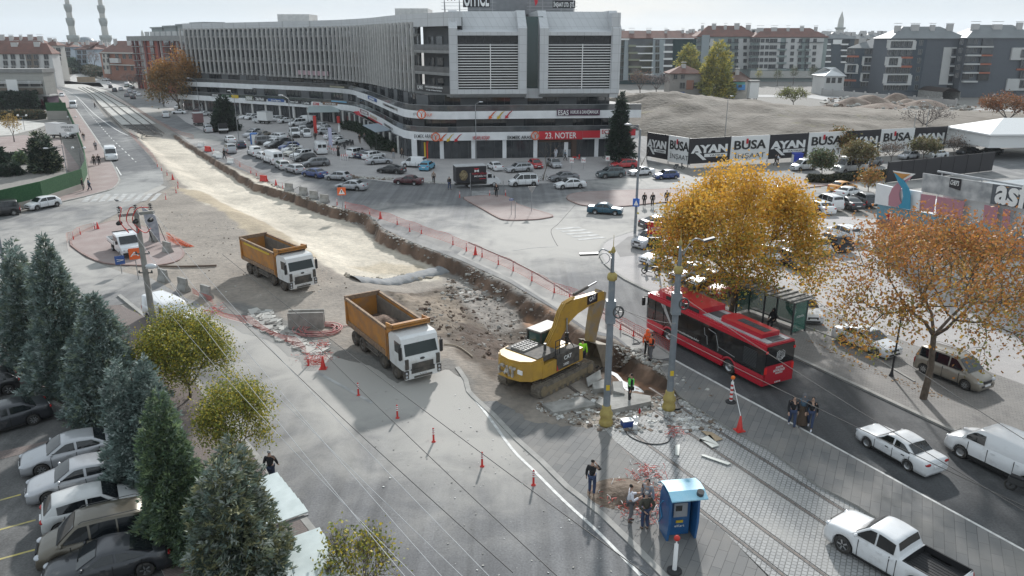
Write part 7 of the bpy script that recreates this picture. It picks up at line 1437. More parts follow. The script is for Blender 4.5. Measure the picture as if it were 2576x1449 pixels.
def bush(label,k,pts,h,pal,n,seed,name='hedge',cat='hedge',leaf=.3,kind=None):
 P=[G(k,*p) for p in pts];g=np.random.RandomState(seed);seg=[(P[i],P[i+1]) for i in range(len(P)-1)];ln=np.array([(b-a).length for a,b in seg]);s=g.choice(len(seg),n,p=ln/ln.sum());u=g.rand(n);A=np.array([tuple(a) for a,b in seg]);B=np.array([tuple(b) for a,b in seg]);c=A[s]+(B[s]-A[s])*u[:,None];wv=h*.9
 th=g.rand(n)*PI;off=unit(np.cross(B[s]-A[s],np.array([0,0,1.])))*(np.cos(th)*wv)[:,None];c=c+off*(.9+.2*g.rand(n,1));c[:,2]=np.sin(th)**.6*h*(.9+.2*g.rand(n));D=unit(g.randn(n,3)+np.array([0,0,.4]));Wd=unit(np.cross(D,g.randn(n,3)));pal=np.array(pal);col=pal[g.randint(len(pal),size=n)]*(.6+.8*g.rand(n,1));o0=P[0];c-=np.array(tuple(o0))
 t=thing(name,label,cat,o0);o=bpy.data.objects.new('foliage',leafmesh('foliage',c,D,Wd,leaf*(.6+.8*g.rand(n)),leaf*.7*(.6+.8*g.rand(n)),col,needlem));C.objects.link(o);o.parent=t
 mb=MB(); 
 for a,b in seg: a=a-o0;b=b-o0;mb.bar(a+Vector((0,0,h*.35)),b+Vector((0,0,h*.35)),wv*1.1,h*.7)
 mb.build('shade_core',mat('hedge_shade',(.025,.03,.018),.95),t)  # solid core, the shade inside the foliage is put into its dark colour
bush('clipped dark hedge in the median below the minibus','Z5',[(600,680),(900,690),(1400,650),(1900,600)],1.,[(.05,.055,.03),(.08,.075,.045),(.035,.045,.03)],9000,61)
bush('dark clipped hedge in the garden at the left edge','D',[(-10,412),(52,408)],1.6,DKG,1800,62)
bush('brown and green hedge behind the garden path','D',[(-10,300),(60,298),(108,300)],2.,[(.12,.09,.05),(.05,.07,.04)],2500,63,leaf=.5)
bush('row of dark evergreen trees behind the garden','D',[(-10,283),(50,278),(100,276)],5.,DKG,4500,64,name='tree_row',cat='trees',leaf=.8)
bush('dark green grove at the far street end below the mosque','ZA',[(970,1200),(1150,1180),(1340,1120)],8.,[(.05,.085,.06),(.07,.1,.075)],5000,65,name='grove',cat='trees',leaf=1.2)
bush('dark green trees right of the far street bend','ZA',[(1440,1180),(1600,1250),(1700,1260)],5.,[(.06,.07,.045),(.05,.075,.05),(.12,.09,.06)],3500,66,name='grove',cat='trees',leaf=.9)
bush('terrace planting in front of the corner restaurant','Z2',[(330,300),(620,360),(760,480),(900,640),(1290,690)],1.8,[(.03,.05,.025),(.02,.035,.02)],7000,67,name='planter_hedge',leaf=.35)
# ================= people =================
skinm=mat('skin',(.42,.26,.19),.6);hairm=mat('dark_hair',(.02,.015,.012),.8);hairg=mat('grey_hair',(.3,.3,.3),.8)
CL={n:mat('cloth_'+n,c,.85) for n,c in dict(black=(.015,.015,.017),navy=(.02,.03,.06),white=(.68,.69,.75),grey=(.13,.13,.14),jeans=(.04,.06,.12),hivis=(.3,.75,.04),green=(.12,.6,.1),orange=(.85,.13,.03),brown=(.1,.07,.05),beige=(.3,.24,.2),lgrey=(.28,.3,.33),denim=(.08,.14,.2),red=(.3,.03,.03),olive=(.07,.065,.05)).items()}
def skinmesh(name,chains,sub=1):
 """chains: list of [(point, radius), ...]; first chain holds the root. Points equal to within 1 mm are shared"""
 vs=[];rs=[];es=[];ix={}
 for ch in chains:
  prev=None
  for p,r in ch:
   key=tuple(round(c,3) for c in p)
   if key not in ix: ix[key]=len(vs);vs.append(p);rs.append(r)
   i=ix[key]
   if prev is not None and prev!=i: es.append((prev,i))
   prev=i
 me=bpy.data.meshes.new(name);me.from_pydata(vs,es,[]);o=bpy.data.objects.new(name,me);C.objects.link(o);m=o.modifiers.new('s','SKIN');m.use_smooth_shade=True
 for i,r in enumerate(rs): sv=me.skin_vertices[0].data[i];sv.radius=(r,r) if not isinstance(r,tuple) else r
 me.skin_vertices[0].data[0].use_root=True
 if sub: s=o.modifiers.new('u','SUBSURF');s.levels=sub
 dg=bpy.context.evaluated_depsgraph_get();out=bpy.data.meshes.new_from_object(o.evaluated_get(dg));C.objects.unlink(o);bpy.data.objects.remove(o);out.name=name;return out
def V(*a): return Vector(a)
PP={}
POSES={
'stand':((.02,-.03),((V(0.0,.07,-.29),V(.03,.08,-.54)),(V(-.02,-.07,-.29),V(.02,-.08,-.54)))),
'walk':((.24,-.24),((V(-.08,.07,-.28),V(-.02,.08,-.52)),(V(.1,-.07,-.27),V(.25,-.06,-.48)))),
'walkb':((-.2,.22),((V(.08,.07,-.28),V(.2,.07,-.5)),(V(-.1,-.07,-.27),V(-.08,-.08,-.53)))),
'phone':((.06,-.06),((V(0,.07,-.29),V(.05,.08,-.53)),(V(.13,-.16,-.18),V(.1,.03,.07)))),
'hold':((.04,-.05),((V(.06,.08,-.28),V(.3,.02,-.2)),(V(.06,-.08,-.28),V(.3,-.02,-.16)))),
'behind':((.02,-.02),((V(-.08,.13,-.26),V(-.2,-.03,-.42)),(V(-.08,-.13,-.26),V(-.2,.03,-.42)))),
'sit':((.45,.42),((V(.05,.07,-.28),V(.28,.02,-.34)),(V(.05,-.07,-.28),V(.28,-.02,-.34)))),
}
def person_meshes(pose):
 if pose in PP: return PP[pose]
 (lf,rf),arms=POSES[pose];sit=pose=='sit';dz=-.45 if sit else 0;pel=V(0,0,.95+dz);ch=V(.01,0,1.28+dz);nk=V(0,0,1.47+dz);hd=V(.02,0,1.6+dz);body=[];top=[];legs=[];shoes=[]
 body+= [[(pel,.1),(V(0,0,1.12+dz),.1),(ch,.12),(nk-V(0,0,.04),.06),(nk,.05),(V(.01,0,1.55+dz),.06),(hd+V(0,0,.02),.092),(hd+V(0,0,.11),.06)]]
 body.append([(hd+V(0,0,.02),.092),(hd+V(.095,0,-.01),.02)])
 top+= [[(pel+V(0,0,.0),(.15,.12)),(V(0,0,1.12+dz),(.15,.12)),(ch,(.175,.13)),(nk-V(0,0,.05),(.09,.08))]]
 for s,f,(el,wr) in ((1,lf,arms[0]),(-1,rf,arms[1])):
  sh=V(0,s*.17,1.40+dz);e=sh+el;w_=sh+wr;d=(w_-e).normalized();palm=w_+d*.07;sd=V(0,0,1).cross(d) if abs(d.z)<.9 else V(1,0,0);sd.normalize();nrm=d.cross(sd)
  body.append([(nk-V(0,0,.04),.06),(sh,.055),(e,.042),(w_,.028),(w_+d*.035,.032),(palm,.036)])
  for q,l in ((-.027,.062),(-.009,.075),(.009,.07),(.027,.055)): a=palm+sd*q;body.append([(palm,.036),(a+d*.03,.0095),(a+d*(.03+l*.5)+nrm*.008,.009),(a+d*(.03+l*.9)+nrm*.025,.008)])
  body.append([(w_+d*.035,.032),(w_+d*.05-sd*.045*1,.011),(w_+d*.095-sd*.055,.009)])
  top.append([(ch,(.175,.13)),(sh,.08),(e,.063),(w_-d*.02,.05)])
  hip=pel+V(0,s*.09,-.03)
  if sit: kn=V(.42,s*.12,.48);an=V(.42,s*.12,.09)
  else: kn=V(f*.5+.05+ (0.04 if f<0 else 0),s*.1,.5);an=V(f,s*.1,.1 if f>=-.1 else .14)
  body.append([(pel,.1),(hip,.085),(kn,.055),(an,.04)]);legs.append([(pel,(.15,.125)),(hip,.1),(kn,.075),(an+V(0,0,.03),.062)])
  shoes.append([(an+V(-.03,0,-.02),.05),(an+V(.06,0,-.045),.045),(an+V(.17,0,-.06),.038)])
 H=[[(hd+V(-.035,0,-.02),.075),(hd+V(-.025,0,.05),.096),(hd+V(.02,0,.105),.07)]]
 PP[pose]=[('body',skinmesh('body',body)),('jacket',skinmesh('jacket',top)),('trousers',skinmesh('trousers',legs)),('shoe',skinmesh('shoe',[shoes[0]])),('shoe',skinmesh('shoe',[shoes[1]])),('hair',skinmesh('hair',H))]
 return PP[pose]
def person(label,k,x,y,face,pose,top,leg,shoe='black',hair=None,vest=None,group=None,s=1.12,z=None,skirt=None,hood=None,bag=None):
 """face: picture direction in degrees, 0 = away from the camera, 90 = right, 180 = towards it"""
 p=GT(k,x,y) if z is None else G(k,x,y,z);r=thing('person',label,'person',p,PI/2-R(face)-atan2(p.x,p.y),group);r.scale=(s,)*3;mm={'body':skinm,'jacket':CL[top],'trousers':CL[leg],'shoe':CL[shoe] if shoe in CL else black,'hair':hair or hairm}
 for n,me in person_meshes(pose):
  o=bpy.data.objects.new(n,me);C.objects.link(o);o.parent=r
  if not me.materials: me.materials.append(None)
  o.material_slots[0].link='OBJECT';o.material_slots[0].material=mm[n]
 dz=-.45 if pose=='sit' else 0
 if vest: mb=MB();mb.lathe([(.155,.98),(.18,1.1),(.195,1.25),(.185,1.38),(.1,1.46)],14,M=Matrix.Diagonal((.85,1.08,1)));mb.build('vest',CL[vest],r);mb=MB();mb.lathe([(.187,1.08),(.197,1.13)],14,M=Matrix.Diagonal((.88,1.1,1)));mb.build('reflective_band',refl,r)
 if skirt: mb=MB();mb.lathe([(.16,1.12),(.2,.9),(.24,.5),(.27,.12),(.26,.1)],14);mb.build('skirt',CL[skirt],r)
 if hood: mb=MB();mb.lathe([(.16,1.36+dz),(.13,1.46+dz),(.115,1.58+dz),(.11,1.68+dz),(.06,1.755+dz),(.01,1.76+dz)],12,(-.015,0,0));mb.build('headscarf',CL[hood],r)
 if bag: mb=MB();mb.box(-.32,-.14,-.14,.14,1.0,1.42);mb.build('rucksack',CL[bag],r)
 return r
sg='pedestrians walking up the far pavement'
for a in [
('man in black jacket and jeans phoning on the foreground slabs','T23',800,640,10,'phone','black','jeans','brown'),
('man in white shirt and grey trousers beside the soil patch','T23',1180,905,80,'hold','white','grey','brown'),
('man in grey top and dark cap standing behind the red tape','T23',1350,850,200,'stand','lgrey','navy'),
('elderly man in dark waistcoat with hands behind his back by the ticket kiosk','T23',1335,985,-25,'behind','olive','jeans','brown'),
('worker in green vest phoning beside the pit','T22',1188,1162,-100,'phone','black','black'),
('worker in bright yellow green jacket standing behind the excavator bucket','T22',705,790,0,'stand','hivis','navy'),
('worker in orange hooded jacket by the mesh fence','T22',1352,688,160,'stand','orange','black'),
('worker in orange vest and grey trousers beside the hooded one','T22',1395,732,-120,'hold','black','grey'),
('woman in black coat over white top, left of the three walking','T32',232,1405,170,'walk','black','jeans','white'),
('woman in long skirt and patterned headscarf, middle of the three','T32',335,1385,180,'walkb','denim','brown','grey'),
('woman in leather jacket and sunglasses, right of the three','T32',418,1415,185,'walk','black','jeans','white'),
('grey haired man in quilted jacket above the white canopies','D',686,1222,20,'walk','black','navy'),
('person in dark clothes in the shade behind the conifers','D',577,1205,0,'stand','black','black'),
('man in beige coat walking towards the camera on the forecourt','T11',1790,400,180,'walk','beige','black'),
('man in black jacket and blue jeans left of the furniture van','T11',1947,463,20,'walkb','black','jeans'),
('man in long black coat walking towards the island','T11',2418,538,180,'walk','black','black'),
('man in black waistcoat walking left of the two on the island edge','T21',1328,637,0,'walk','black','black','white'),
('man in black jacket, middle of the three by the island','T21',1410,637,0,'walkb','black','black','white'),
('person with rucksack by the orange tree leaves','T21',1552,612,0,'walk','black','black'),
('man in black jacket beside the green fence corner','T01',840,476,90,'stand','black','grey'),
('man in blue jacket walking beside the green fence corner','T01',905,478,90,'walk','denim','navy'),
('man in olive jacket, left of two beside the white van','T01',955,220,0,'walk','olive','black'),
('man in dark jacket and white shirt, right of two beside the white van','T01',1002,217,180,'walkb','black','black','white'),
('man in grey jacket behind the open van door','T01',968,70,180,'stand','lgrey','black'),
('person in black jacket with pale jeans on the far left pavement','T00',848,1425,180,'walk','black','lgrey','white'),
('person in dark red top beside the green fence','T00',802,1345,120,'walk','red','black'),
('person in black crossing the fresh asphalt','T00',958,1090,90,'walk','black','black'),
('cyclist-like figure in black at the far kerb','Z8',1523,745,180,'stand','black','black'),
('leftmost walker of the far pavement group','Z8',1632,805,0,'walk','black','grey'),
('walker behind the leftmost of the far pavement group','Z8',1658,800,0,'walkb','grey','black'),
('walker at the back of the far pavement group','Z8',1682,765,0,'walk','black','black'),
('tall walker in the middle of the far pavement group','Z8',1690,857,0,'walk','black','black'),
('walker in coat right of the middle of the far pavement group','Z8',1736,838,180,'walkb','black','black'),
('nearest walker of the far pavement group','Z8',1757,922,0,'walk','black','grey'),
('man in black running along the trench edge','Z1',392,1035,90,'walk','black','black'),
('woman in black dress with arms raised beside the red barriers','Z1',2230,985,180,'hold','black','black'),
('man in black standing below the red flag','Z1',1860,735,180,'stand','black','black'),
('woman in dark coat walking on the terrace path','Z2',562,540,180,'walk','black','brown'),
('person beside the terrace planters','Z2',640,515,180,'stand','grey','black'),
('person in pale trousers at the terrace corner','Z2',1105,780,180,'stand','brown','lgrey'),
('person in dark brown leaving the terrace corner','Z2',1242,780,150,'walk','brown','black'),
('person in white at the notary door','Z3',1380,300,180,'stand','white','white'),
('man in blue shirt striding past the notary windows','Z3',1528,333,90,'walk','denim','black'),
('person in black left of two below the AYAN hoarding','Z5',78,412,90,'walk','black','black'),
('person carrying a white bundle below the AYAN hoarding','Z5',118,410,90,'hold','white','black'),
]:
 lb=a[0];kw={}
 if 'hivis' in a: kw['z']=0
 if 'green vest' in lb: kw['vest']='green'
 if 'orange vest' in lb: kw['vest']='orange'
 if 'hooded jacket' in lb: kw['hood']='orange'
 if 'headscarf' in lb: kw.update(skirt='brown',hood='grey')
 if 'grey haired' in lb or 'elderly' in lb or 'beige coat' in lb: kw['hair']=hairg
 if 'rucksack' in lb: kw['bag']='black'
 if 'black dress' in lb: kw['skirt']='black'
 if a[1] in('T32',) : kw['z']=.15 if a[2]<10 else .02
 if 'far pavement group' in lb: kw['group']=sg
 person(lb,*a[1:],**kw)
person('seated woman in black inside the bus shelter','D',1942,822,200,'sit','black','black',z=.12,hood='black')
# ================= street furniture, fences, debris =================
def hpx(k,bx,by,tx,ty,z=None):
 b=GT(k,bx,by) if z is None else G(k,bx,by,z);r=ray(k,tx,ty);t=b.y/r.y;return b,CH+r.z*t,r.x*t-b.x
def tram_post(label,bx,by,rx,ry,tx,ty,armk):
 b,h,_=hpx('D',bx,by,tx,ty);_,hr,_=hpx('D',bx,by,rx,ry);b.z=.02;t=thing('lamp_post',label,'lamp post',b,0,'grey tram posts with gold bases')
 mb=MB();mb.tube([(0,0,0),(0,0,hr)],[.2,.17],14);mb.tube([(0,0,hr),(0,0,h-.9)],[.085,.07],10);mb.build('pole',polegrey,t)
 mb=MB();mb.lathe([(.34,0),(.4,.12),(.36,.3),(.3,.42),(.37,.6),(.36,.75),(.27,.9),(.25,1.15),(.2,1.2)],18);mb.build('gold_base',yellowp,t)
 mb=MB();mb.lathe([(.18,-.2),(.25,-.15),(.27,0),(.24,.14),(.12,.25)],16,(0,0,hr));mb.build('gold_collar',yellowp,t);mb=MB();mb.lathe([(.08,h-.95),(.13,h-.85),(.06,h-.65),(.02,h-.6),(.01,h)],10);mb.build('finial',yellowp,t)
 ap=[at_depth('D',x,y,b.y)-b for x,y in armk];mb=MB();mb.tube(smooth_line(ap[:-1],4),.035,6);sgn=1 if ap[-1].x>0 else -1
 mb.tube([(sgn*(.45+.28*cos(a)),0,ap[0].z+.1+.28*sin(a)) for a in [i*PI/7 for i in range(13)]],.02,5);mb.tube([(.1*sgn,-.05,h-1.2),(.1*sgn,-.05,hr)],.025,5);mb.build('scroll_arm',metal,t)
 mb=MB();q=ap[-2];e=ap[-1];mb.bar(q,e,.3,.1);mb.build('lamp_head',dark if sgn>0 else steel,t);mb=MB();mb.ell(ap[1]+Vector((0,0,.05)),.12,.07,.07);mb.build('gold_leaf',yellowp,t)
 pz=hr-1.6;mb=MB();mb.box(-.28,.22,-.32,.1,pz-.9,pz+.35);mb.build('tension_box',polegrey,t);mb=MB();M=Matrix.Rotation(PI/2,3,'X')
 mb.tube([(.36+.26*cos(a),-.3,pz-.25+.32*sin(a)) for a in [i*PI/8 for i in range(17)]],.05,6); 
 for i in range(5): a=i*PI*.4;mb.bar((.36,-.3,pz-.25),(.36+.26*cos(a),-.3,pz-.25+.32*sin(a)),.04,.04)
 mb.build('pulley_wheel',steel,t);mb=MB();mb.box(-.1,.1,-.24,-.19,2.2,2.5);mb.build('yellow_plate',yel,t);return t,b,h
P1=tram_post('grey lamp post with gold base nearer the excavator','%s'and 1524,1069,1542,697,1546,592,[(1545,655),(1535,636),(1515,627),(1505,638),(1458,640)]);P2=tram_post('grey lamp post with gold base nearer the bus',1682,1030,1711,680,1718,575,[(1720,640),(1737,610),(1752,600),(1770,606),(1798,598)])
b,h,_=hpx('D',390,835,347,530);t=thing('utility_pole','round concrete power pole with crossarm, black insulators and red cables','utility pole',(b.x,b.y,.1));pc=mat('pole_concrete',(.23,.225,.21),.9,col2=(.3,.29,.27),ns=3)
mb=MB();mb.tube([(0,0,0),(0,0,h-.1)],[.24,.16],14);mb.build('pole',pc,t);mb=MB();mb.bar((-1.25,0,h-.45),(1.25,0,h-.2),.2,.2);mb.build('crossarm',pc,t);ins=[]
for i,x in enumerate((-1.15,.0,1.05)):
 for up in (1,0):
  mb=MB();z=h-.35+.1*x; 
  for j in range(4):
   if up: mb.lathe([(.05,z+.22+.12*j),(.16,z+.24+.12*j),(.05,z+.3+.12*j)],12,(x,0,0))
   else: mb.tube([(x,-.15-.1*j,z-.45),(x,-.2-.1*j,z-.45)],.17-.015*j,12)
  mb.build('insulator',black,t); 
 ins.append((x,h))
mb=MB()
for x in (-1.15,0.,1.05): mb.tube(smooth_line([(x,0,h+.1),(x*.5-.3,-.2,h+.1),(x*.4-.6,-.3,h-.8),(x*.5,-.3,h-1.6),(x*.8+.1,-.2,h-1.3)],4),.035,5)
mb.build('red_cable',redp,t);mb=MB();mb.tube([(0,0,h-4.3),(.5,-.4,h-4.1)],.05,6);mb.ell((.75,-.6,h-3.95),.42,.2,.2);mb.build('street_lamp_head',lamphead,t)
mb=MB()
for z in (h-3.2,h-4.6): mb.bar((-.5,0,z),(.5,0,z),.08,.08);mb.lathe([(.05,z),(.07,z+.1),(.03,z+.18)],8,(-.45,0,0));mb.lathe([(.05,z),(.07,z+.1),(.03,z+.18)],8,(.45,0,0))
mb.build('bracket',steel,t);T0=Vector((b.x,b.y,0))
bird=thing('pigeon','grey pigeon perched on the left insulator of the power pole','bird',(b.x-1.2,b.y,h+.62));mb=MB();mb.ell((0,0,.1),.14,.06,.07);mb.ell((-.13,0,.17),.04,.035,.04);mb.bar((.1,0,.09),(.27,0,.03),.07,.02);mb.build('body',grey,bird)
wl_=mat('bright_wire',(.38,.39,.4),.5);wd_=mat('dark_wire',(.03,.03,.03),.6)
def wire(label,a,b_,sag,m,r=.012,g='overhead wires over the foreground road'):
 P=[a*(1-i/14)+b_*(i/14)-Vector((0,0,sag*4*(i/14)*(1-i/14))) for i in range(15)];mb=MB();mb.tube([p-P[0] for p in P],r,5);t=mb.build('overhead_wire',m);t.location=P[0];tag(t,label,'wire',g)
ordn=['first','second','third','fourth','fifth']
for i,(x,a) in enumerate(zip((1060,1093,1155,1216,1280),((-1.15,h+.2),(-.45,h-4.5),(0,h+.3),(.45,h-3.1),(1.05,h+.3)))): wire('bright bare wire, %s from the left over the foreground road'%ordn[i],T0+Vector((a[0],-.2,a[1])),G('D',x,1500,8.2),.5,wl_,.009)
for i,(a,c) in enumerate([((560,760),(1290,1440)),((730,800),(1500,1540)),((560,640),(1700,1500))]): wire('dark cable, %s of the three crossing the foreground road'%ordn[i],G('D',*a,6.),G('D',*c,7.5),.2,wd_,.015)
for i,(a,c,n_) in enumerate([((1556,772),(2600,1285),'from the first lamp post pulley down to the right'),((1714,745),(2600,1300),'from the second lamp post above the bus'),((1990,710),(2600,1120),'above the bus rear and the brick pavement'),((1560,775),(1700,815),'short one between the two lamp posts')]): wire('thin dark tram wire '+n_,G('D',*a,6.8),G('D',*c,6.9),.15,wd_,.014,'tram wires')
def street_light(label,k,bx,by,tx,ty,hx,hy,g='street lights',z=None,r=.09):
 b,h,lean=hpx(k,bx,by,tx,ty,z);t=thing('street_light',label,'street light',b,0,g);q=at_depth(k,hx,hy,b.y)-b;mb=MB();mb.tube([(0,0,0),(0,0,h-b.z)],[r,r*.65],8);mb.build('pole',polegrey if r>.1 else metal,t);mb=MB();mb.bar((0,0,h-b.z),(q.x*.8,-.2,q.z),.06,.06);mb.build('arm',metal,t);mb=MB();mb.ell((q.x,-.25,q.z),.4,.16,.1);mb.build('lamp_head',lamphead,t);return t,b,h
street_light('street light in front of the glass corner entrance','D',1198,402,1198,262,1210,256);street_light('thick street lamp by the crossing with blue crossing sign','D',1597,589,1606,325,1579,312,r=.16)
street_light('street light among the parked rows of the car park','Z1',1515,1090,1437,60,1300,0);street_light('street light beside the round dark conifer','Z1',625,725,570,20,470,-70);street_light('street light below the big autumn tree','Z8',2340,1035,2290,490,2150,450);street_light('grey street light in the far street by the red building','Z8',1450,720,1420,300,1360,240);street_light('slim street light beyond the hoarding on the bank','T20',2140,1395,2165,1000,2210,965);street_light('street light behind the hoarding right of the middle','T30',1440,1460,1462,1140,1370,1095);street_light('tall street light behind the hoarding above the bare tree','T30',1572,1400,1610,1050,1560,1020);street_light('left far lamp beside the green block','ZC',190,1110,195,740,160,720,z=None);street_light('lamp in front of the sage block','ZD',415,1200,450,720,430,700);street_light('thin leaning lamp post beside the green fence','T01',710,485,600,10,470,40);street_light('grey lamp post with cameras at the left edge','D',28,742,-4,500,-40,480,r=.14)
for lb,k,x,y,yt in (('double globe lamp in the garden','T00',250,1310,1165),('globe lamp beside the camper van in the compound','T01',820,215,45),('globe lamp beside the far green fence','T00',733,1240,1180)):
 b,h,_=hpx(k,x,y,x,yt);t=thing('globe_lamp',lb,'lamp',b);mb=MB();mb.tube([(0,0,0),(0,0,h)],.06,6);mb.bar((-1.,0,h-.1),(1.,0,h-.1),.05,.05);mb.build('pole',metal,t)
 for s in (-1,1): mb=MB();mb.ell((s,0,h+.1),.25,.25,.22);mb.build('globe',PWH,t)
b,h,_=hpx('D',2242,946,2266,790,.12);t=thing('lamp_pole','slim black lamp pole standing between the white saloon and the plane tree','lamp pole',b);mb=MB();mb.tube([(0,0,0),(0,0,h)],[.07,.05],8);mb.lathe([(.16,0),(.1,.2),(.07,.4)],10);mb.build('pole',black,t);mb=MB();mb.ell((0,0,h+.2),.2,.2,.25);mb.build('lantern',black,t)
def board(label,k,bx,by,w,h0,h1,m,txt=None,tm=None,post=True,face=0.,name='sign',cat='sign',z=None,shape=None):
 b=GT(k,bx,by) if z is None else G(k,bx,by,z);t=thing(name,label,cat,b,face-atan2(b.x,b.y)); 
 if post: mb=MB();mb.tube([(0,.03,0),(0,.03,h1 if not shape else h0+.1)],.035,6);mb.build('post',metal,t)
 mb=MB()
 if shape=='tri': mb.plate([(0,-.03,h0),(w/2,-.03,h1),(-w/2,-.03,h1)],(0,.02,0))
 else: mb.box(-w/2,w/2,-.05,-.02,h0,h1)
 o=mb.build('panel',m,t)
 if txt: q=MB();text_fit(txt,q,(-w*.4,-.07,h0+(h1-h0)*.28),(1,0,0),(0,0,1),w*.8,(h1-h0)*.42,0,.02);q.build('lettering',tm,o)
 return t,o
board('grey back of a triangular yield sign on the pink island','Z3',992,1160,1.,2.3,3.2,metal,shape='tri');board('bare post with small blue arrow sign on the pink island','Z3',665,1222,.5,1.9,2.15,blues,'EĞİTİM',txw)
for lb,x,y,hh in (('shorter bare post on the pink island',728,1268,2.1),('bare post at the left end of the island',10,910,3.2),('bare post beside the man in long coat',535,910,2.2)): b=GT('Z3',x,y);t=thing('post',lb,'post',b);mb=MB();mb.tube([(0,0,0),(0,0,hh)],.04,6);mb.build('tube',metal,t)
t,o=board('blue pedestrian crossing sign on the thick street lamp','D',1596,592,.72,3.2,4.1,mat('sign_blue',(.03,.13,.5),.4),post=False,z=.0);mb=MB();mb.plate([(-.25,-.06,3.35),(.25,-.06,3.35),(0,-.06,3.9)],(0,-.02,0));mb.build('white_triangle',PWH,o)
t,o=board('orange roadworks warning sign beside the trench','T11',872,640,1.05,1.6,2.6,orangep);mb=MB();mb.plate([(-.4,-.06,1.75),(.4,-.06,1.75),(0,-.06,2.45)],(0,-.02,0));o2=mb.build('white_triangle',PWH,o);mb=MB();mb.box(-.05,.05,-.1,-.09,1.95,2.25);mb.build('mark',black,o2)
board('orange roadworks sign beside the concrete pole','T01',1395,1365,.9,1.9,2.9,orangep,'A',txw);board('round blue arrow sign leaning near the white dropside truck','T01',1228,1305,.8,.9,1.7,blues,'>',txw)
for i,(c_,x,y) in enumerate((('N',1635,475),('N',1824,470),('E',2212,440),('E',2308,400))): board(['left','right','left','right'][i]+' small parking board with red letter '+c_+' on the forecourt','Z3',x,y,.7,1.1,1.9,PWH,c_,txr)
b=G('Z6',632,1135,.12);t=thing('sign_post','black post carrying notary and café boards beside the scooter','sign post',b,-atan2(b.x,b.y));mb=MB();mb.tube([(0,0,0),(0,0,4.6)],.08,8);mb.build('post',black,t)
for nm,x0,x1,z0,z1,m,tx,tm in (('red_board',-1.3,-.05,3.8,4.9,redsign,'18. NOTERLİĞİ',txw),('dark_board',-1.15,-.05,2.5,3.5,mat('dark_green_board',(.03,.035,.02),.5),'EMLAKÇI',yel),('white_board',.1,1.,2.2,3.3,PWH,'Lider',blues),('red_board',.5,1.5,3.3,4.3,redsign,None,txw)):
 mb=MB();mb.box(x0,x1,-.06,.06,z0,z1);o=mb.build(nm,m,t)
 if tx: q=MB();text_fit(tx,q,(x0+.08,-.09,z0+.35),(1,0,0),(0,0,1),x1-x0-.16,.35,0,.02);q.build('lettering',tm,o)
def prot_bollard():
 t=thing('delineator_post','x','delineator post');mb=MB();mb.lathe([(.12,0),(.11,.04),(.06,.07),(.055,.1),(.05,.8),(.03,.84),(.001,.85)],12);mb.build('post',redp,t);mb=MB()
 for z in (.48,.6,.71): mb.lathe([(.058,z),(.058,z+.07)],12)
 mb.build('white_band',refl,t);return t
BO=None
BL=[('D',902,995,'nearest the loaded dump truck'),('D',1000,1052,'second from the loaded dump truck on the foreground road'),('D',1091,1112,'middle of the five on the foreground road'),('D',1213,1174,'fourth along the foreground road'),('D',1342,1221,'beside the white line nearest the phoning man')]
NW='first second third fourth fifth sixth seventh eighth ninth tenth eleventh twelfth thirteenth fourteenth fifteenth sixteenth seventeenth'.split()
fenceb=[('T11',817,615),('T11',900,650),('T11',1145,720),('T11',1422,812),('T11',1547,880),('T11',1665,903),('T11',1982,1015),('T11',2117,1080),('T11',2275,1140),('T11',2438,1215),('T21',12,1280),('T21',200,1380),('T22',425,50),('T22',580,110),('T22',950,340),('T22',1092,420),('T22',1222,485)]
for i,(k,x,y) in enumerate(fenceb): BL.append((k,x,y,NW[i]+' from the orange sign along the mesh fence'))
for k,x,y,l in [('T11',270,450,'left of the concrete blocks'),('T11',545,540,'between two concrete blocks'),('T11',110,370,'beside the red water barrier'),('T01',1585,230,'topmost of those left of the sand'),('T01',1627,270,'second of those left of the sand'),('T01',1683,315,'third of those left of the sand'),('T01',1792,408,'fifth of those left of the sand'),('T01',1792,446,'just below its twin left of the sand'),('T01',1773,492,'sixth of those left of the sand'),('T01',1670,558,'lowest of those left of the sand by the hole'),('T01',742,970,'with orange lamp on the left island'),('T01',812,920,'between the two lamps of the left island'),('T01',957,865,'beside the cone on the left island'),('Z3',317,908,'left of the man in long coat'),('Z3',573,898,'right of the man in long coat'),('T11',2050,540,'on the red block left of the island'),('T01',2415,230,'left of two by the silver van-like car'),('T01',2525,295,'right of two by the silver van-like car'),('Z1',645,1155,'nearest the white water barriers'),('Z1',820,1255,'in front of the white panel van row'),('Z1',910,1300,'below the silver estate in the kerb row'),('T12',527,780,'at the torn net end beside the cone')]: BL.append((k,x,y,l))
for k,x,y,l in BL:
 p=GT(k,x,y)
 if BO is None: BO=prot_bollard();BO.location=p;BO['label']='red and white flexible post '+l;BO['group']='red and white flexible posts'
 else: dup(BO,p,0,'red and white flexible post '+l,'red and white flexible posts')
CO=thing('traffic_cone','tall red and white cone beside the torn net on the foreground road','traffic cone',GT('T12',677,812),0,'traffic cones');mb=MB();mb.box(-.24,.24,-.24,.24,0,.05);mb.lathe([(.18,.05),(.045,.88),(.001,.89)],14);mb.build('cone',redp,CO);mb=MB();mb.lathe([(.146,.24),(.116,.38)],14);mb.lathe([(.098,.5),(.07,.63)],14);mb.build('white_band',refl,CO)
for k,x,y,l in [('T11',1253,752,'beside the broken asphalt block'),('T11',2208,1115,'in the middle of the red mesh fence'),('T11',203,418,'left of the concrete blocks'),('T01',988,862,'on the left island'),('T01',1740,358,'left of the sand'),('T22',2287,1435,'on the tram platform tied with tape'),('Z1',225,940,'beside the red water barrier of the far trench'),('ZB',20,1200,'in the far trench fence')]: dup(CO,GT(k,x,y) if k!='T22' else G(k,x,y,.15),.3,'red and white cone '+l,'traffic cones')
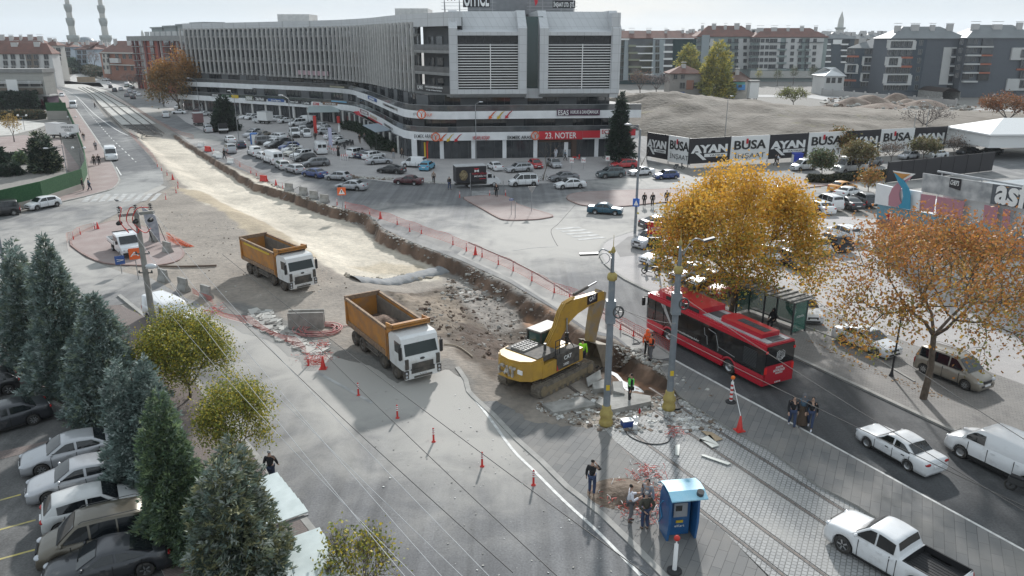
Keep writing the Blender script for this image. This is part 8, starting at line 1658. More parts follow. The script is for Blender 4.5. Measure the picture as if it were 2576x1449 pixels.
for k,x,y,z,lb in (('T22',2200,1150,.15,'striped post with orange lamp on the tram platform near the bus'),('T23',1633,1405,.06,'striped post with red lamp in front of the ticket kiosk')):
 t=thing('warning_lamp_post',lb,'warning post',G(k,x,y,z));mb=MB();mb.lathe([(.3,0),(.3,.07),(.2,.1),(.06,.12)],16);mb.build('rubber_foot',black,t);mb=MB();mb.lathe([(.09,.1),(.085,1.3),(.03,1.35),(.03,1.45)],12);mb.build('tube',refl,t);mb=MB()
 for i in range(4): mb.lathe([(.092,.2+.28*i),(.092,.33+.28*i)],12)
 if k=='T22': mb.build('red_band',redp,t)
 mb=MB();mb.ell((0,0,1.58),.13,.1,.13);mb.build('lamp',orangelamp if k=='T22' else redp,t)
def jersey(label,k,x,y,rz,l=1.0,h=.95,w0=.6,w1=.22,m=concrete,g='concrete barrier blocks',name='concrete_block'):
 p=GT(k,x,y);t=thing(name,label,'barrier',p,rz,g);mb=MB();P=[(-w0/2,0),(w0/2,0),(w0/2,.15),(w1/2,h*.5),(w1/2*.9,h),(-w1/2*.9,h),(-w1/2,h*.5),(-w0/2,.15)];n=8;mb.add([(xx,yy,z) for xx in (-l/2,l/2) for yy,z in P],[tuple(range(n-1,-1,-1)),tuple(range(n,2*n))]+[(i,(i+1)%n,n+(i+1)%n,n+i) for i in range(n)]);mb.build('block',m,t)
od=['first','second','third','fourth']
for i,(x,y) in enumerate(((335,472),(480,512),(585,552),(692,590))): jersey('grey concrete block, %s from the left at the trench edge'%od[i],'T11',x,y,-.45,1.3,1.1)
for x,y,l in ((1690,1095,'holding up the banner on the left island'),(1555,985,'behind the banner on the left island'),(1650,1385,'first below the concrete pole'),(1850,1475,'second below the concrete pole')): jersey('grey concrete block '+l,'T01',x,y,-.6,1.2,1.15)
jersey('grey concrete block wrapped in red net','T02',2080,100,-.6,1.2,1.1)
for lb,k,x,y in (('upright front concrete slab beside the red hose','T12',510,408),('upright rear concrete slab beside the red hose','T12',520,375)): jersey(lb,k,x,y,.08,2.6,1.25,.18,.16)
for i,(k,x,y) in enumerate((('T11',80,375),('Z1',125,900),('T01',2100,75))): jersey('red plastic water barrier %s'%['nearest the concrete blocks','nearest the running man','farthest up the trench'][i],k,x,y,-.5,1.3,.9,.5,.2,redp,'red water barriers','water_barrier')
for i,(k,x,y) in enumerate((('Z1',20,830),('Z1',270,985),('Z1',320,1010),('Z1',500,1100))): jersey('white plastic water barrier, %s along the far trench edge'%od[i],k,x,y,-.5,1.5,.9,.5,.2,PWH,'white water barriers','water_barrier')
def net(label,pts,hh,m,step=.16,rows=6,seed=1,sag=.15):
 g=random.Random(seed);ln=smooth_line([Vector((p.x,p.y)) for p in pts],4);mb=MB();P=[]
 for i in range(len(ln)-1):
  a,b=ln[i],ln[i+1];n=max(1,int((b-a).length/step));P+=[a+(b-a)*j/n for j in range(n)]
 hs=[hh*(1-sag*abs(sin(i*.09+seed))-.06*g.random()) for i in range(len(P))];wv=.022
 for r_ in range(rows+1):
  for i in range(len(P)-1):
   f=r_/rows;a=(P[i].x,P[i].y,.08+hs[i]*f);b=(P[i+1].x,P[i+1].y,.08+hs[i+1]*f);w_=wv if 0<r_<rows else wv*1.6;mb.add([(a[0],a[1],a[2]-w_/2),(b[0],b[1],b[2]-w_/2),(b[0],b[1],b[2]+w_/2),(a[0],a[1],a[2]+w_/2)],[(0,1,2,3)])
 for i in range(len(P)-1): d=(P[i+1]-P[i]).normalized()*wv/2;mb.add([(P[i].x-d.x,P[i].y-d.y,.08),(P[i].x+d.x,P[i].y+d.y,.08),(P[i].x+d.x,P[i].y+d.y,.08+hs[i]),(P[i].x-d.x,P[i].y-d.y,.08+hs[i])],[(0,1,2,3)])
 o=mb.build('mesh_fence',m);tag(o,label,'fence');return o
netm=mat('red_net',(.6,.1,.08),.6);orn=mat('faded_net',(.55,.24,.17),.7)
fz=lambda L_: [GT(*q) for q in L_]
net('long red mesh fence from the warning sign to the bus',fz([('T11',900,652),('T11',1145,722),('T11',1422,812),('T11',1665,903),('T11',1982,1015),('T11',2275,1140),('T21',12,1280),('T21',200,1380),('T22',425,52),('T22',640,120),('T22',950,342),('T22',1092,422),('T22',1222,487),('T22',1480,600),('T22',1640,700)]),1.0,netm)
net('sagging red net along the foreground road',fz([('T02',1940,60),('T02',2130,150),('T02',2180,270),('T02',2500,370),('T12',130,470),('T12',480,640),('T12',520,770),('T12',690,780)]),.7,netm,sag=.5,seed=4)
net('faded net around the left island',fz([('T01',690,1075),('T01',680,980),('T01',740,960),('T01',830,905),('T01',955,862)]),.9,orn,seed=3);net('faded red net along the left edge of the sand',fz([('T00',1300,1340),('T00',1390,1449),('T01',1440,50),('T01',1530,130),('T01',1590,225)]),.9,netm,step=.25,seed=6);net('faded net along the far trench edge',fz([('Z8',800,690),('Z8',1100,860),('Z8',1330,990),('Z8',1600,1150),('Z8',1960,1340),('Z8',2250,1440)]),.9,orn,step=.3,seed=8);net('faded net beside the white water barriers',fz([('Z1',420,1010),('Z1',640,1160),('Z1',910,1300),('Z1',1080,1390)]),.9,orn,step=.25,seed=9)
for k,x,y,lb,n_,rr in (('T12',620,720,'heap of crumpled red net beside the cone',130,1.1),('T22',1640,1470,'small tangle of red net on the setts',50,.45),('T23',1300,690,'pile of red and white tape on the soil patch',420,1.5),('T23',1340,430,'trail of red and white tape towards the rails',90,.8),('T02',2150,240,'crumpled red net at the kerb',90,.8),('T12',660,590,'red tape bundle on the rubble',60,.5)):
 p=GT(k,x,y);p.z+=.06;mb=MB();g=random.Random(int(x))
 for i in range(n_):
  a=g.uniform(0,6.3);q=Vector((g.gauss(0,rr*.5),g.gauss(0,rr*.55),abs(g.gauss(0,.12))));d=Vector((cos(a),sin(a),g.uniform(-.3,.5)))*g.uniform(.08,.25);mb.tube([q,q+d,q+d*1.6+Vector((g.uniform(-.1,.1),g.uniform(-.1,.1),-.05))],.014,3,0 if g.random()<.75 else 1,False)
 o=mb.build('tape_pile',[netm,refl]);o.location=p;tag(o,lb,'tape')
# ---- rubble ----
def scatter(name,label,cat,polyk,poly,n,r0,r1,m,seed,chips=False,kind='stuff',z0=0.):
 P=PL(polyk,poly);xs=[p.x for p in P];ys=[p.y for p in P];g=random.Random(seed);mb=MB();c=0
 while c<n:
  x,y=g.uniform(min(xs),max(xs)),g.uniform(min(ys),max(ys))
  if not inpoly(np.array([x]),np.array([y]),P)[0]: continue
  c+=1;z=zg(x,y)+z0;r=r0*(r1/r0)**(g.random()**2.2)
  if chips or g.random()<.3: M=Matrix.Translation((x,y,z+r*.15))@MR(g.uniform(0,6),4,'Z')@MR(g.uniform(-.35,.35),4,'X');mb.box(-r,r,-r*.7,r*.7,-r*.13,r*.17,g.randint(0,len(m)-1),M)
  else: mb.rock((x,y,z+r*.2),r,g.randint(0,len(m)-1),.6,g.random())
 o=mb.build(name,m,kind=kind);tag(o,label,cat);return o
rk=[mat('rubble_grey',(.3,.29,.27),.95),mat('rubble_light',(.45,.44,.41),.95),mat('rubble_brown',(.17,.13,.1),.95)];rs_=[mat('limestone',(.45,.4,.33),.95,col2=(.3,.27,.22),ns=4)];ch=[mat('white_chips',(.6,.6,.58),.9),rk[0],rk[1]]
scatter('stone_row','row of pale stones along the geotextile strip','stones','T11',[(870,1310),(1200,1240),(1500,1190),(1720,1170),(1760,1220),(1400,1290),(950,1350)],230,.1,.36,rs_,1)
scatter('rubble','broken concrete scattered around the excavator','rubble','T22',[(200,1180),(500,1100),(860,1000),(1450,1080),(1720,1060),(2050,1260),(2150,1449),(900,1449),(420,1320)],1500,.03,.2,ch+[rk[2]],2)
scatter('rubble','debris strip along the right side of the pit','rubble','T22',[(1010,560),(1280,620),(1600,800),(1900,1000),(2150,1130),(1700,1080),(1560,900),(1250,720),(1040,640)],700,.04,.24,rk,3,z0=.02)
scatter('rubble','chunks of asphalt and soil on the slope behind the excavator','rubble','T11',[(1900,1240),(2200,1230),(2576,1449),(2300,1449),(1850,1449)],420,.04,.26,rk,4);scatter('rubble','clods and broken stone in the dark soil','rubble','D',[(1110,700),(1300,720),(1400,790),(1300,850),(1220,900),(1130,850),(1040,780)],900,.03,.22,[rk[2],rk[0],mat('clod_dark',(.09,.06,.045),.95)],5)
scatter('rubble','pile of broken paving slabs beside the foreground road','rubble','T12',[(-60,220),(140,240),(280,400),(640,600),(740,640),(600,690),(300,560),(150,480),(-60,370)],420,.12,.42,rk[:2],6,True);scatter('rubble','stones along the lip of the trench','rubble','T11',[(0,350),(350,500),(740,650),(1130,745),(1270,900),(1620,1040),(2060,1200),(2030,1180),(1600,1005),(1290,870),(1130,700),(740,620),(350,470),(0,325)],700,.04,.22,rk,7)
scatter('rubble','broken kerb rubble between forecourt and street','rubble','Z2',[(430,1065),(1110,1100),(1110,1140),(430,1100)],240,.08,.3,[rk[1],rk[2]],8);scatter('rubble','kerb rubble beside the furniture van','rubble','Z2',[(1620,1130),(1960,1165),(1960,1195),(1620,1180)],110,.06,.2,[rk[1]],9)
scatter('litter_chips','small white chips strewn over the foreground road','chips','D',[(930,960),(1180,1000),(1320,1120),(1640,1449),(1150,1449),(900,1150)],260,.015,.05,ch,10,True,z0=.03);scatter('litter_chips','bits of debris on the dusty dirt','chips','D',[(420,520),(600,560),(880,700),(860,760),(700,760),(560,740),(400,640)],300,.03,.11,rk,11);scatter('litter_chips','fallen leaves along the brick pavement edge','leaves','T32',[(340,520),(700,640),(1200,900),(1600,1010),(1900,1200),(1500,1060),(1100,900),(650,690)],160,.03,.07,[mat('dry_leaf',(.3,.19,.1),.9)],12,True,z0=.14)
scatter('stones','rubble fields on the waste ground','rubble','T30',[(560,1000),(1400,1000),(2100,1090),(2100,1180),(1300,1130),(560,1080)],700,.2,1.2,[rk[1],rk[2],rk[0]],13,z0=.5)
def slabp(label,k,pts,th,tilt=(0,0,0),m=concrete,z=.02,name='concrete_slab'):
 P=PL(k,pts);mb=MB();c=sum(P,Vector())/len(P);M=Matrix.Translation((0,0,z+zg(c.x,c.y)))@MR(tilt[0],4,'X')@MR(tilt[1],4,'Y');mb.prism([((p-c).x,(p-c).y) for p in P],0,th);o=mb.build(name,m);o.matrix_world=Matrix.Translation((c.x,c.y,0))@M;tag(o,label,'slab' if 'slab' in name else 'sheet')
slabp('large concrete slab in front of the gold based post','T22',[(830,1190),(1100,1080),(1390,1130),(1400,1185),(1010,1270),(940,1250)],.28);slabp('broad broken slab below the excavator track','T22',[(300,1190),(700,1120),(870,1200),(420,1280)],.16);slabp('tilted slab leaning at the right track end','T22',[(740,960),(880,900),(900,950),(760,1010)],.12,(.4,.2,0),z=.25);slabp('thick slab block beside the pit','T22',[(800,1020),(920,980),(930,1050),(810,1070)],.4,(.15,.1,0));slabp('upright broken slab behind the vest worker','T22',[(990,1030),(1090,1010),(1115,1120),(1000,1110)],.5,(.1,.2,0))
pvc=mat('pale_panel',(.46,.48,.45),.6);slabp('pale folded metal panel on the setts','T23',[(1880,90),(1990,40),(2085,150),(2010,170),(1890,80)],.04,m=pvc,name='metal_sheet',z=.05);slabp('plywood sheet with sand on the setts','T23',[(1900,0),(2010,15),(2120,85),(2040,105)],.04,m=mat('plywood',(.35,.27,.18),.9),name='plywood_sheet',z=.05);slabp('long pale strip of cladding on the setts','T23',[(1900,250),(1920,240),(2205,330),(2170,345)],.05,m=pvc,name='metal_strip',z=.05);slabp('short pale board on the setts','T23',[(1640,150),(1690,140),(1680,250),(1640,245)],.05,m=pvc,name='metal_strip',z=.05);slabp('black sheeting around the second gold base','T22',[(1500,1140),(1640,1110),(1705,1230),(1600,1240),(1500,1190)],.12,m=black,name='plastic_sheet')
soilp=G('T23',1130,620,.05);o=bank('x','',[soilp+Vector((-2.5,-2,0)),soilp+Vector((2.5,2,0))],lambda X,Y: .42*np.exp(-(((X-soilp.x)/1.3)**2+((Y-soilp.y)/1.)**2))-.02,.14,mat('loose_soil',(.1,.07,.05),.95,col2=(.2,.155,.12),ns=3,bump=.05),3.);o.name='soil_heap'
a,b_=GT('T11',995,1370),GT('T11',1880,1270);mb=MB();n=30
for i in range(n+1):
 c=a+(b_-a)*(i/n);c.z=zg(c.x,c.y);d=(b_-a).normalized();q=Vector((-d.y,d.x,0))
 for j in range(7): th=PI*j/6;r_=.95+.1*sin(i*1.7);mb.v.append(tuple(c+q*cos(th)*r_*1.15+Vector((0,0,.02+sin(th)*(.3+.05*sin(i*2.3+j))))))
mb.add([],[]);mb.f=[(i*7+j,(i+1)*7+j,(i+1)*7+j+1,i*7+j+1) for i in range(n) for j in range(6)];mb.m=[0]*len(mb.f);mb.sm=[True]*len(mb.f);o=mb.build('geotextile_berm',mat('geotextile',(.19,.2,.215),.9,col2=(.27,.27,.265),ns=1.2,bump=.03));tag(o,'low berm wrapped in grey geotextile across the dig','berm')
p=GT('T12',620,430);mb=MB();g=random.Random(3)
for i in range(7): r1=g.uniform(.8,1.5);cx,cy=g.uniform(-.3,.3),g.uniform(-.2,.2);mb.tube([(cx+r1*1.3*cos(a),cy+r1*sin(a),.06+.05*i*.6+.03*sin(3*a)) for a in [j*PI/12 for j in range(25)]],.035,6,0,False)
mb.tube([(1.2,.5,.1),(2.,.9,.06),(2.9,.9,.05)],.035,6);o=mb.build('hose_coil',mat('red_conduit',(.42,.1,.1),.6,col2=(.5,.3,.28),ns=3));o.location=p;tag(o,'coil of thick red conduit beside the concrete slabs','hose')
for lb,k,pts,r_,m in (('black hose loop on the setts','T23',[(1140,0),(1200,60),(1330,115),(1460,130),(1560,110),(1600,60)],.03,black),('brown pipe lying in the shallow trench by the island','T01',[(1550,1235),(1800,1245),(2180,1235)],.1,mat('clay_pipe',(.15,.11,.085),.9)),('grey hose hanging over the trench edge','T11',[(270,525),(360,470),(450,425),(500,500),(560,545),(680,575)],.04,grey),('hose lying before the excavator','T12',[(1890,570),(2020,590),(2120,650),(2180,700)],.04,mat('tan_hose',(.3,.26,.2),.8)),('dark cables beside the orange workers','T22',[(1110,460),(1200,500),(1290,560),(1210,570),(1330,540)],.025,black),('striped tape tied between the platform cone and the lamp post','T22',[(2230,950),(2270,1150),(2300,1290)],.02,refl)):
 P=[GT(k,*q)+Vector((0,0,r_+.02)) for q in pts]
 if 'tape tied' in lb: P=[G('T22',2200,1150,.15)+Vector((0,0,1.4)),G('T22',2287,1435,.15)+Vector((0,0,.85))]
 mb=MB();mb.tube(smooth_line([q-P[0] for q in P],4) if len(P)>2 else [q-P[0] for q in P],r_,6);o=mb.build('hose' if 'tape' not in lb else 'tape',m);o.location=P[0];tag(o,lb,'hose' if 'tape' not in lb else 'tape')
def small(name,label,cat,k,x,y,fn,rz=0.,z=None):
 p=GT(k,x,y) if z is None else G(k,x,y,z);t=thing(name,label,cat,p,rz);fn(t);return t
def cool(t): mb=MB();mb.box(-.3,.3,-.2,.2,.0,.36);mb.build('tub',mat('crate_blue',(.03,.07,.25),.5),t);mb=MB();mb.box(-.31,.31,-.21,.21,.36,.42);mb.build('lid',PWH,t)
small('cool_box','blue cool box with white lid on the debris','cool box','T22',1155,1390,cool,.3)
def can(t): mb=MB();mb.box(-.15,.15,-.1,.1,.02,.34);mb.lathe([(.05,.34),(.05,.4)],8,(.07,0,0));mb.build('can',PWH,t)
small('water_can','upper white water can beside the blue cool box','can','T22',1240,1350,can,.5);small('water_can','lower white water can beside the blue cool box','can','T22',1240,1415,can,1.2)
def bot(t): mb=MB();mb.lathe([(.06,0),(.065,.2),(.02,.3),(.02,.33)],10);mb.build('bottle',redlamp,t)
small('bottle','dark cola bottle standing on the slab edge','bottle','T22',1283,1260,bot)
def kiosk(t):
 bl=mat('kiosk_blue',(.015,.09,.24),.35,col2=(.02,.12,.3),ns=1,coat=.4);cy_=mat('kiosk_canopy',(.22,.5,.66),.35,col2=(.45,.68,.78),ns=.6)
 prof=[(-.55,0),(-.72,.9),(-.66,1.8),(-.5,2.2),(.45,2.2),(.5,.9),(.35,0)]
 for s in(-1,1): mb=MB();n=len(prof);y=s*.62;mb.add([(x,yy,z) for yy in (y-.05,y+.05) for x,z in prof],[tuple(range(n)),tuple(range(2*n-1,n-1,-1))]+[((i+1)%n,i,n+i,n+(i+1)%n) for i in range(n)]);mb.build('side_wing',bl,t)
 mb=MB();mb.prism([(-.5,-.55),(.0,-.45),(.0,.45),(-.5,.55)],0.02,2.15);mb.build('body',bl,t);mb=MB();mb.plate([(.02,-.3,.95),(.02,.3,.95),(.0,.3,1.6),(.0,-.3,1.6)],(.06,0,0));sc_=mb.build('console',mat('console_grey',(.3,.31,.33),.4),t);mb=MB();mb.box(.07,.09,-.22,.05,1.25,1.5);mb.build('screen',autoglass,sc_);mb=MB();mb.box(.01,.03,-.16,.16,.62,.74);mb.build('yellow_plate',yel,t)
 q=MB();text_fit('elKart',q,(.03,-.22,.42),(0,1,0),(0,0,1),.44,.12,0,.01);q.build('lettering',PWH,t)
 mb=MB();pts=[(-.75,2.15),(-.5,2.38),(0,2.5),(.5,2.48),(.95,2.3)];n=len(pts);mb.add([(x,y,z+dz) for dz in (0,.05) for y in (-.78,.78) for x,z in pts],[(i,i+1,n+i+1,n+i)[::-1] for i in range(n-1)]+[(2*n+i,2*n+i+1,3*n+i+1,3*n+i) for i in range(n-1)]+[(i,i+1,2*n+i+1,2*n+i) for i in range(n-1)]+[(n+i+1,n+i,3*n+i,3*n+i+1) for i in range(n-1)]+[(n-1,2*n-1,4*n-1,3*n-1)],0,False);mb.build('canopy',cy_,t);mb=MB();mb.tube([(.72,.5,2.42),(.78,.5,2.6)],.15,14);mb.build('round_lamp',steel,t)
 for z in (.9,1.5): mb=MB(); 
 q=MB();q.tube([(-.62,-.69,.3),(-.3,-.69,.8),(-.6,-.69,1.2),(-.25,-.69,1.6)],.03,4);q.build('light_stripe',mat('stripe_blue',(.08,.3,.55),.4),t)
small('ticket_kiosk','blue ticket kiosk with pale curved canopy on the platform slabs','kiosk','D',1706,1345,kiosk,-PI/2+.15,.05).scale=(1.,)*3
fs_=Fac(G('D',1852,812,.12),G('D',1998,850,.12),0);s0=G('D',1850,790,.12);s1=G('D',1990,842,.12);dv=(s1-s0);t=thing('bus_shelter','green glass bus shelter with dark ribbed roof behind the bus','bus shelter',s0,atan2(dv.y,dv.x));Ls=dv.length;gm=mat('shelter_glass',(.06,.2,.16),.05,spec=.8,alpha=.62)
mb=MB()
for x in (0,Ls/2,Ls): mb.box(x-.05,x+.05,-.05,.05,0,2.5);mb.box(x-.05,x+.05,1.45,1.55,0,2.5)
mb.build('frame',dark,t)
for n_,q in (('end_panel',(-.02,.02,.05,1.45)),('end_panel',(Ls-.02,Ls+.02,.05,1.45)),('back_panel',(.05,Ls-.05,1.48,1.52))): mb=MB();mb.box(*q,.15,2.35);mb.build(n_,gm,t)
mb=MB();mb.box(-.3,Ls+.3,-.4,1.9,2.5,2.58)
for i in range(int(Ls/.6)+2): mb.box(-.3+i*.6,-.22+i*.6,-.4,1.9,2.58,2.66)
mb.build('roof',mat('shelter_roof',(.13,.13,.12),.7,col2=(.2,.2,.19),ns=2),t);mb=MB();mb.box(.6,Ls-.6,1.0,1.35,.42,.48);mb.build('bench',steel,t)
q=MB();text_fit('KONYA',q,(Ls+.03,.35,1.2),(0,1,0),(0,0,1),.8,.18,0,.01);q.build('lettering',PWH,t)
cw_=mat('canopy_white',(.6,.66,.65),.4,col2=(.5,.56,.55),ns=2)
for lb,e0,e1,n_ in (('upper white stepped stop canopy behind the olive conifer',(215,405),(520,780),7),('lower white stepped stop canopy at the bottom edge',(640,960),(1010,1500),8)):
 A=G('T13',*e0,2.7);B=G('T13',*e1,2.7);d=(B-A);L0=d.length;d.normalize();t=thing('stop_canopy',lb,'canopy',(A.x,A.y,.12),atan2(d.y,d.x));st=L0/n_
 for i in range(n_): mb=MB();M=Matrix.Translation((i*st,0,2.55))@MR(.16,4,'Y');mb.box(0,st*1.08,-1.9,0,0,.05,0,M);mb.build('roof_panel',cw_,t);mb=MB();mb.box(i*st,i*st+.06,-1.9,0,2.36,2.56);mb.build('dark_edge',dark,t)
 mb=MB()
 for i in (0,n_/2,n_): mb.box(i*st-.05,i*st+.05,-1.2,-1.1,0,2.4);mb.box(i*st-.04,i*st+.04,-1.9,0,2.3,2.38)
 mb.build('frame',metal,t)
a=at_depth('T01',1425,620,G('T01',1600,1010).y);w_=thing('banner_frame','white printed banner leaning on a black frame on the left island','banner',GT('T01',1600,1015),.0);dq=w_.location;P=[at_depth('T01',x,y,dq.y)-dq for x,y in ((1420,620),(1465,800),(1615,1000),(1590,810),(1560,720))];mb=MB();mb.plate([p+Vector((0,0,0)) for p in P],(0,.04,0));mb.build('banner',mat('banner_print',(.4,.41,.44),.6,col2=(.22,.23,.27),ns=2),w_);mb=MB()
for p in P[:4]: mb.bar(p+Vector((0,.1,0)),(p.x+.3,.6,0),.05,.05)
mb.build('frame',black,w_);mb=MB();g=random.Random(2)
for i in range(40): mb.tube([(1.+g.uniform(-.2,.2),0,.8+g.uniform(-.4,.6)),(2.2+g.uniform(-.3,.3),-.3,.4+g.uniform(-.3,.3)),(3.6+g.uniform(-.4,.4),-.8+g.uniform(-.3,.3),.05)],.012,3)
o=mb.build('orange_net',orangep);o.location=dq;tag(o,'orange net stretched down from the banner frame','net')
H0,H1,H2=(24,135.8),(29.8,126.6),(101.5,152.2);hd=thing('hoarding','long black and white advertising hoarding with AYAN and BÜSA lettering along the street','hoarding',(0,0,0))
def hpanel(f,u0,u1,blk,z0=.55,z1=4.75):
 M=Matrix.Translation(f.a)@MR(f.rz,4,'Z');mb=MB();mb.box(u0+.03,u1-.03,0,.12,z0,z1,0,M);o=mb.build('black_panel' if blk else 'white_panel',BLB if blk else PWH,hd);w_=u1-u0;P=lambda a,z:f.a+f.d*(u0+w_*a)+Vector((0,0,z))+f.n*.06;q=MB()
 if blk:
  text_fit('AYAN',q,P(.06,2.35),f.d,(0,0,1),w_*.86,1.25,0,.04,.05);q.plate([P(.12,2.4),P(.22,2.4),P(.42,1.1),P(.33,1.1)],f.n*.03);q.plate([P(.36,1.55),P(.92,1.55),P(.92,2.1),P(.36,2.1)],f.n*.03);q.build('lettering',PWH,o);q=MB();text_fit('YATIRIM',q,P(.48,1.67)+f.n*.05,f.d,(0,0,1),w_*.38,.3,0,.03);q.build('lettering',txk,o)
 else:
  text_fit('BUSA',q,P(.07,2.55),f.d,(0,0,1),w_*.84,1.5,0,.04,.025);text_fit('İNŞAAT',q,P(.1,1.0),f.d,(0,0,1),w_*.8,.85,0,.03,-.012);q.build('lettering',txk,o);q=MB();q.plate([P(.385,3.45),P(.43,3.45),P(.43,4.3),P(.385,4.3)],f.n*.09);q.build('red_mark',redsign,o)
 mb=MB();mb.box(u0-.05,u0+.05,.15,.25,0,z1+.1,0,M);mb.build('post',steel,hd)
fh=Fac(H0,H1);hpanel(fh,0,fh.L*.5,True);hpanel(fh,fh.L*.5,fh.L,False,.3)
fh=Fac(H1,H2);us=[fh.uz('D',x,360)[0] for x in (1736,1839,1936,2033,2125,2213,2297,2378,2458,2534,2620,2700)]
for i in range(11): hpanel(fh,us[i],us[i+1],i%2==0)
a=G('D',2200,640,0);b_=G('D',2720,800,0);fm=Fac(a,b_);SM=thing('supermarket_building','low supermarket with white sign wall, ribbon emblem and faded adverts at the right edge','supermarket',fm.a,fm.rz)
def fp(name,m,k,pts,d0=.05,th=.08,parent=None,off=None):
 P=[fm.uz(k,x,y) for x,y in pts];mb=MB();mb.plate([(u,-d0,z) for u,z in P],(0,-th if off is None else off,0));return mb.build(name,m,parent or SM)
mb=MB();zt=fm.uz('T31',1240,600)[1];mb.box(0,fm.L+10,.2,18,0,zt-.3);mb.build('wall',mat('market_wall',(.55,.56,.57),.7),SM);mb=MB();mb.box(0,fm.L+10,.1,.25,0,fm.uz('T31',1300,870)[1]);mb.build('lower_wall',mat('market_wall_pale',(.6,.62,.63),.6),SM)
fp('white_board',bandm,'T31',[(1090,598),(1240,625),(1480,665),(1535,680),(1555,480),(1255,430),(1110,395)],.25,-.3);sky_=mat('advert_blue',(.11,.25,.33),.6,col2=(.16,.32,.4),ns=.4);fp('blue_advert',sky_,'T31',[(1112,605),(1640,700),(2576,900),(2576,1080),(1450,840),(1105,745)]);fp('brown_advert',mat('advert_brown',(.2,.11,.08),.7,col2=(.27,.15,.11),ns=.6),'T31',[(1105,745),(1450,820),(2576,1090),(2576,1170),(1640,960),(1098,840)])
tk=fp('red_logo_plate',redlamp,'T31',[(1205,715),(1215,702),(1240,700),(1360,735),(1383,750),(1380,785),(1360,792),(1240,765),(1208,750)],.14,.05);u_,z_=fm.uz('T31',1228,752);q=MB();text_fit('Torku',q,(u_,-.24,z_),(1,0,-.0),(0,0,1),fm.uz('T31',1370,752)[0]-u_,.75,0,.04,.01);q.build('lettering',PWH,tk)
pk=mat('faded_pink',(.42,.2,.24),.7);tq=mat('emblem_blue',(.04,.26,.4),.6);og=mat('emblem_orange',(.5,.24,.06),.6)
E1=fp('emblem_pink',pk,'T31',[(1250,615),(1255,520),(1290,440),(1350,380),(1420,340),(1500,300),(1450,360),(1400,400),(1370,450),(1355,500),(1365,560),(1390,600),(1330,630)],.4,.12);fp('emblem_blue',tq,'T31',[(1320,285),(1345,300),(1420,370),(1465,440),(1480,520),(1478,655),(1340,632),(1395,590),(1412,520),(1400,440),(1360,380)],.55,.12,E1);fp('emblem_orange',og,'T31',[(1310,278),(1400,295),(1480,300),(1398,345)],.55,.1,E1);fp('emblem_white',PWH,'T31',[(1298,265),(1500,295),(1525,298),(1400,368),(1340,315)],.5,.04,E1)
bb=fp('advert_board',mat('advert_grey',(.5,.5,.5),.6,col2=(.25,.26,.27),ns=1.2),'T31',[(1560,475),(1575,290),(2280,398),(2252,598)],.1,.12);cf=fp('chefs_panel',BLB,'T31',[(1845,430),(1858,335),(1970,352),(1955,465)],.26,.04);u_,z_=fm.uz('T31',1862,402);q=MB();text_fit("CHEF'S",q,(u_,-.36,z_),(1,0,-.02),(0,0,1),fm.uz('T31',1950,402)[0]-u_,.42,0,.03,.01);q.build('lettering',PWH,cf)
ab=fp('dark_advert',mat('advert_slate',(.1,.11,.125),.6),'T31',[(2255,600),(2283,400),(2600,440),(2600,650)],.1,.12);u_,z_=fm.uz('T31',2300,575);q=MB();text_fit('asf',q,(u_,-.3,z_),(1,0,-.02),(0,0,1),fm.uz('T31',2640,575)[0]-u_,2.1,0,.04,.03);q.build('lettering',PWH,ab)
for q in ([(1550,500),(1700,520),(1680,690),(1535,660)],[(1715,525),(1990,575),(1960,755),(1695,700)],[(2190,610),(2330,635),(2300,830),(2170,790)],[(2380,650),(2450,660),(2440,850),(2365,850)]): fp('faded_letter_panel',pk,'T31',q,.1,.05)
mb=MB();cor=mat('white_sheet_roof',(.62,.64,.65),.5,col2=(.52,.54,.55),ns=.5); 
for i in range(46): u=6+i*.62;mb.add([(u,.5,zt+2.6),(u+.31,.5,zt+2.72),(u+.62,.5,zt+2.6),(u,15,zt+2.3),(u+.31,15,zt+2.42),(u+.62,15,zt+2.3)],[(0,1,4,3),(1,2,5,4)])
mb.box(6,34.5,.4,15,zt-.3,zt+2.25);mb.build('corrugated_roof',cor,SM);mb=MB();pz_=fm.uz('T31',1500,300)[1];mb.tube([(3,3,pz_),(34,3,pz_)],.1,6)
for i in range(8): mb.tube([(3.5+4*i,3,zt-.3),(3.5+4*i,3,pz_)],.06,5)
mb.build('pipe_rail',metal,SM)
a=G('ZF',385,690,0);b_=G('ZF',2055,500,0);ff=Fac(a,b_);bf=thing('black_fence','black board fence above the supermarket sign','fence',ff.a,ff.rz);zz=ff.uz('ZF',400,360)[1]
us=[ff.uz('ZF',x,450)[0] for x in (395,605,795,995,1225,1435,1645,1865,2070)]
for i in range(8): mb=MB();mb.box(us[i]+.04,us[i+1]-.04,0,.1,.1,min(zz,5.5));mb.build('board',BLB,bf);mb=MB();mb.box(us[i]-.05,us[i]+.05,.1,.2,0,min(zz,5.5)+.1);mb.build('post',steel,bf)
a=G('ZF',1960,330,0);t=thing('marquee','large white marquee roof in the upper right corner','marquee',a,.05);mb=MB();mb.box(0,16,0,12,2.2,4.6);mb.build('side_curtain',PWH,t);hiproof(t,PWH,0,16,0,12,4.6,6.8)
small('clothes_bin','blue clothes donation bin with white side below the hoarding','container','Z5',425,395,lambda t:(MB().box(-.75,.75,-.6,.6,0,1.8).build('bin',mat('bin_blue',(.02,.05,.4),.4),t),MB().prism([(-.8,-.65),(.8,-.65),(.8,.65),(-.8,.65)],1.8,2.0).build('lid',mat('bin_blue',(.02,.05,.4),.4),t),MB().box(-.78,-.75,-.5,.5,.2,1.7).build('white_side',PWH,t)))
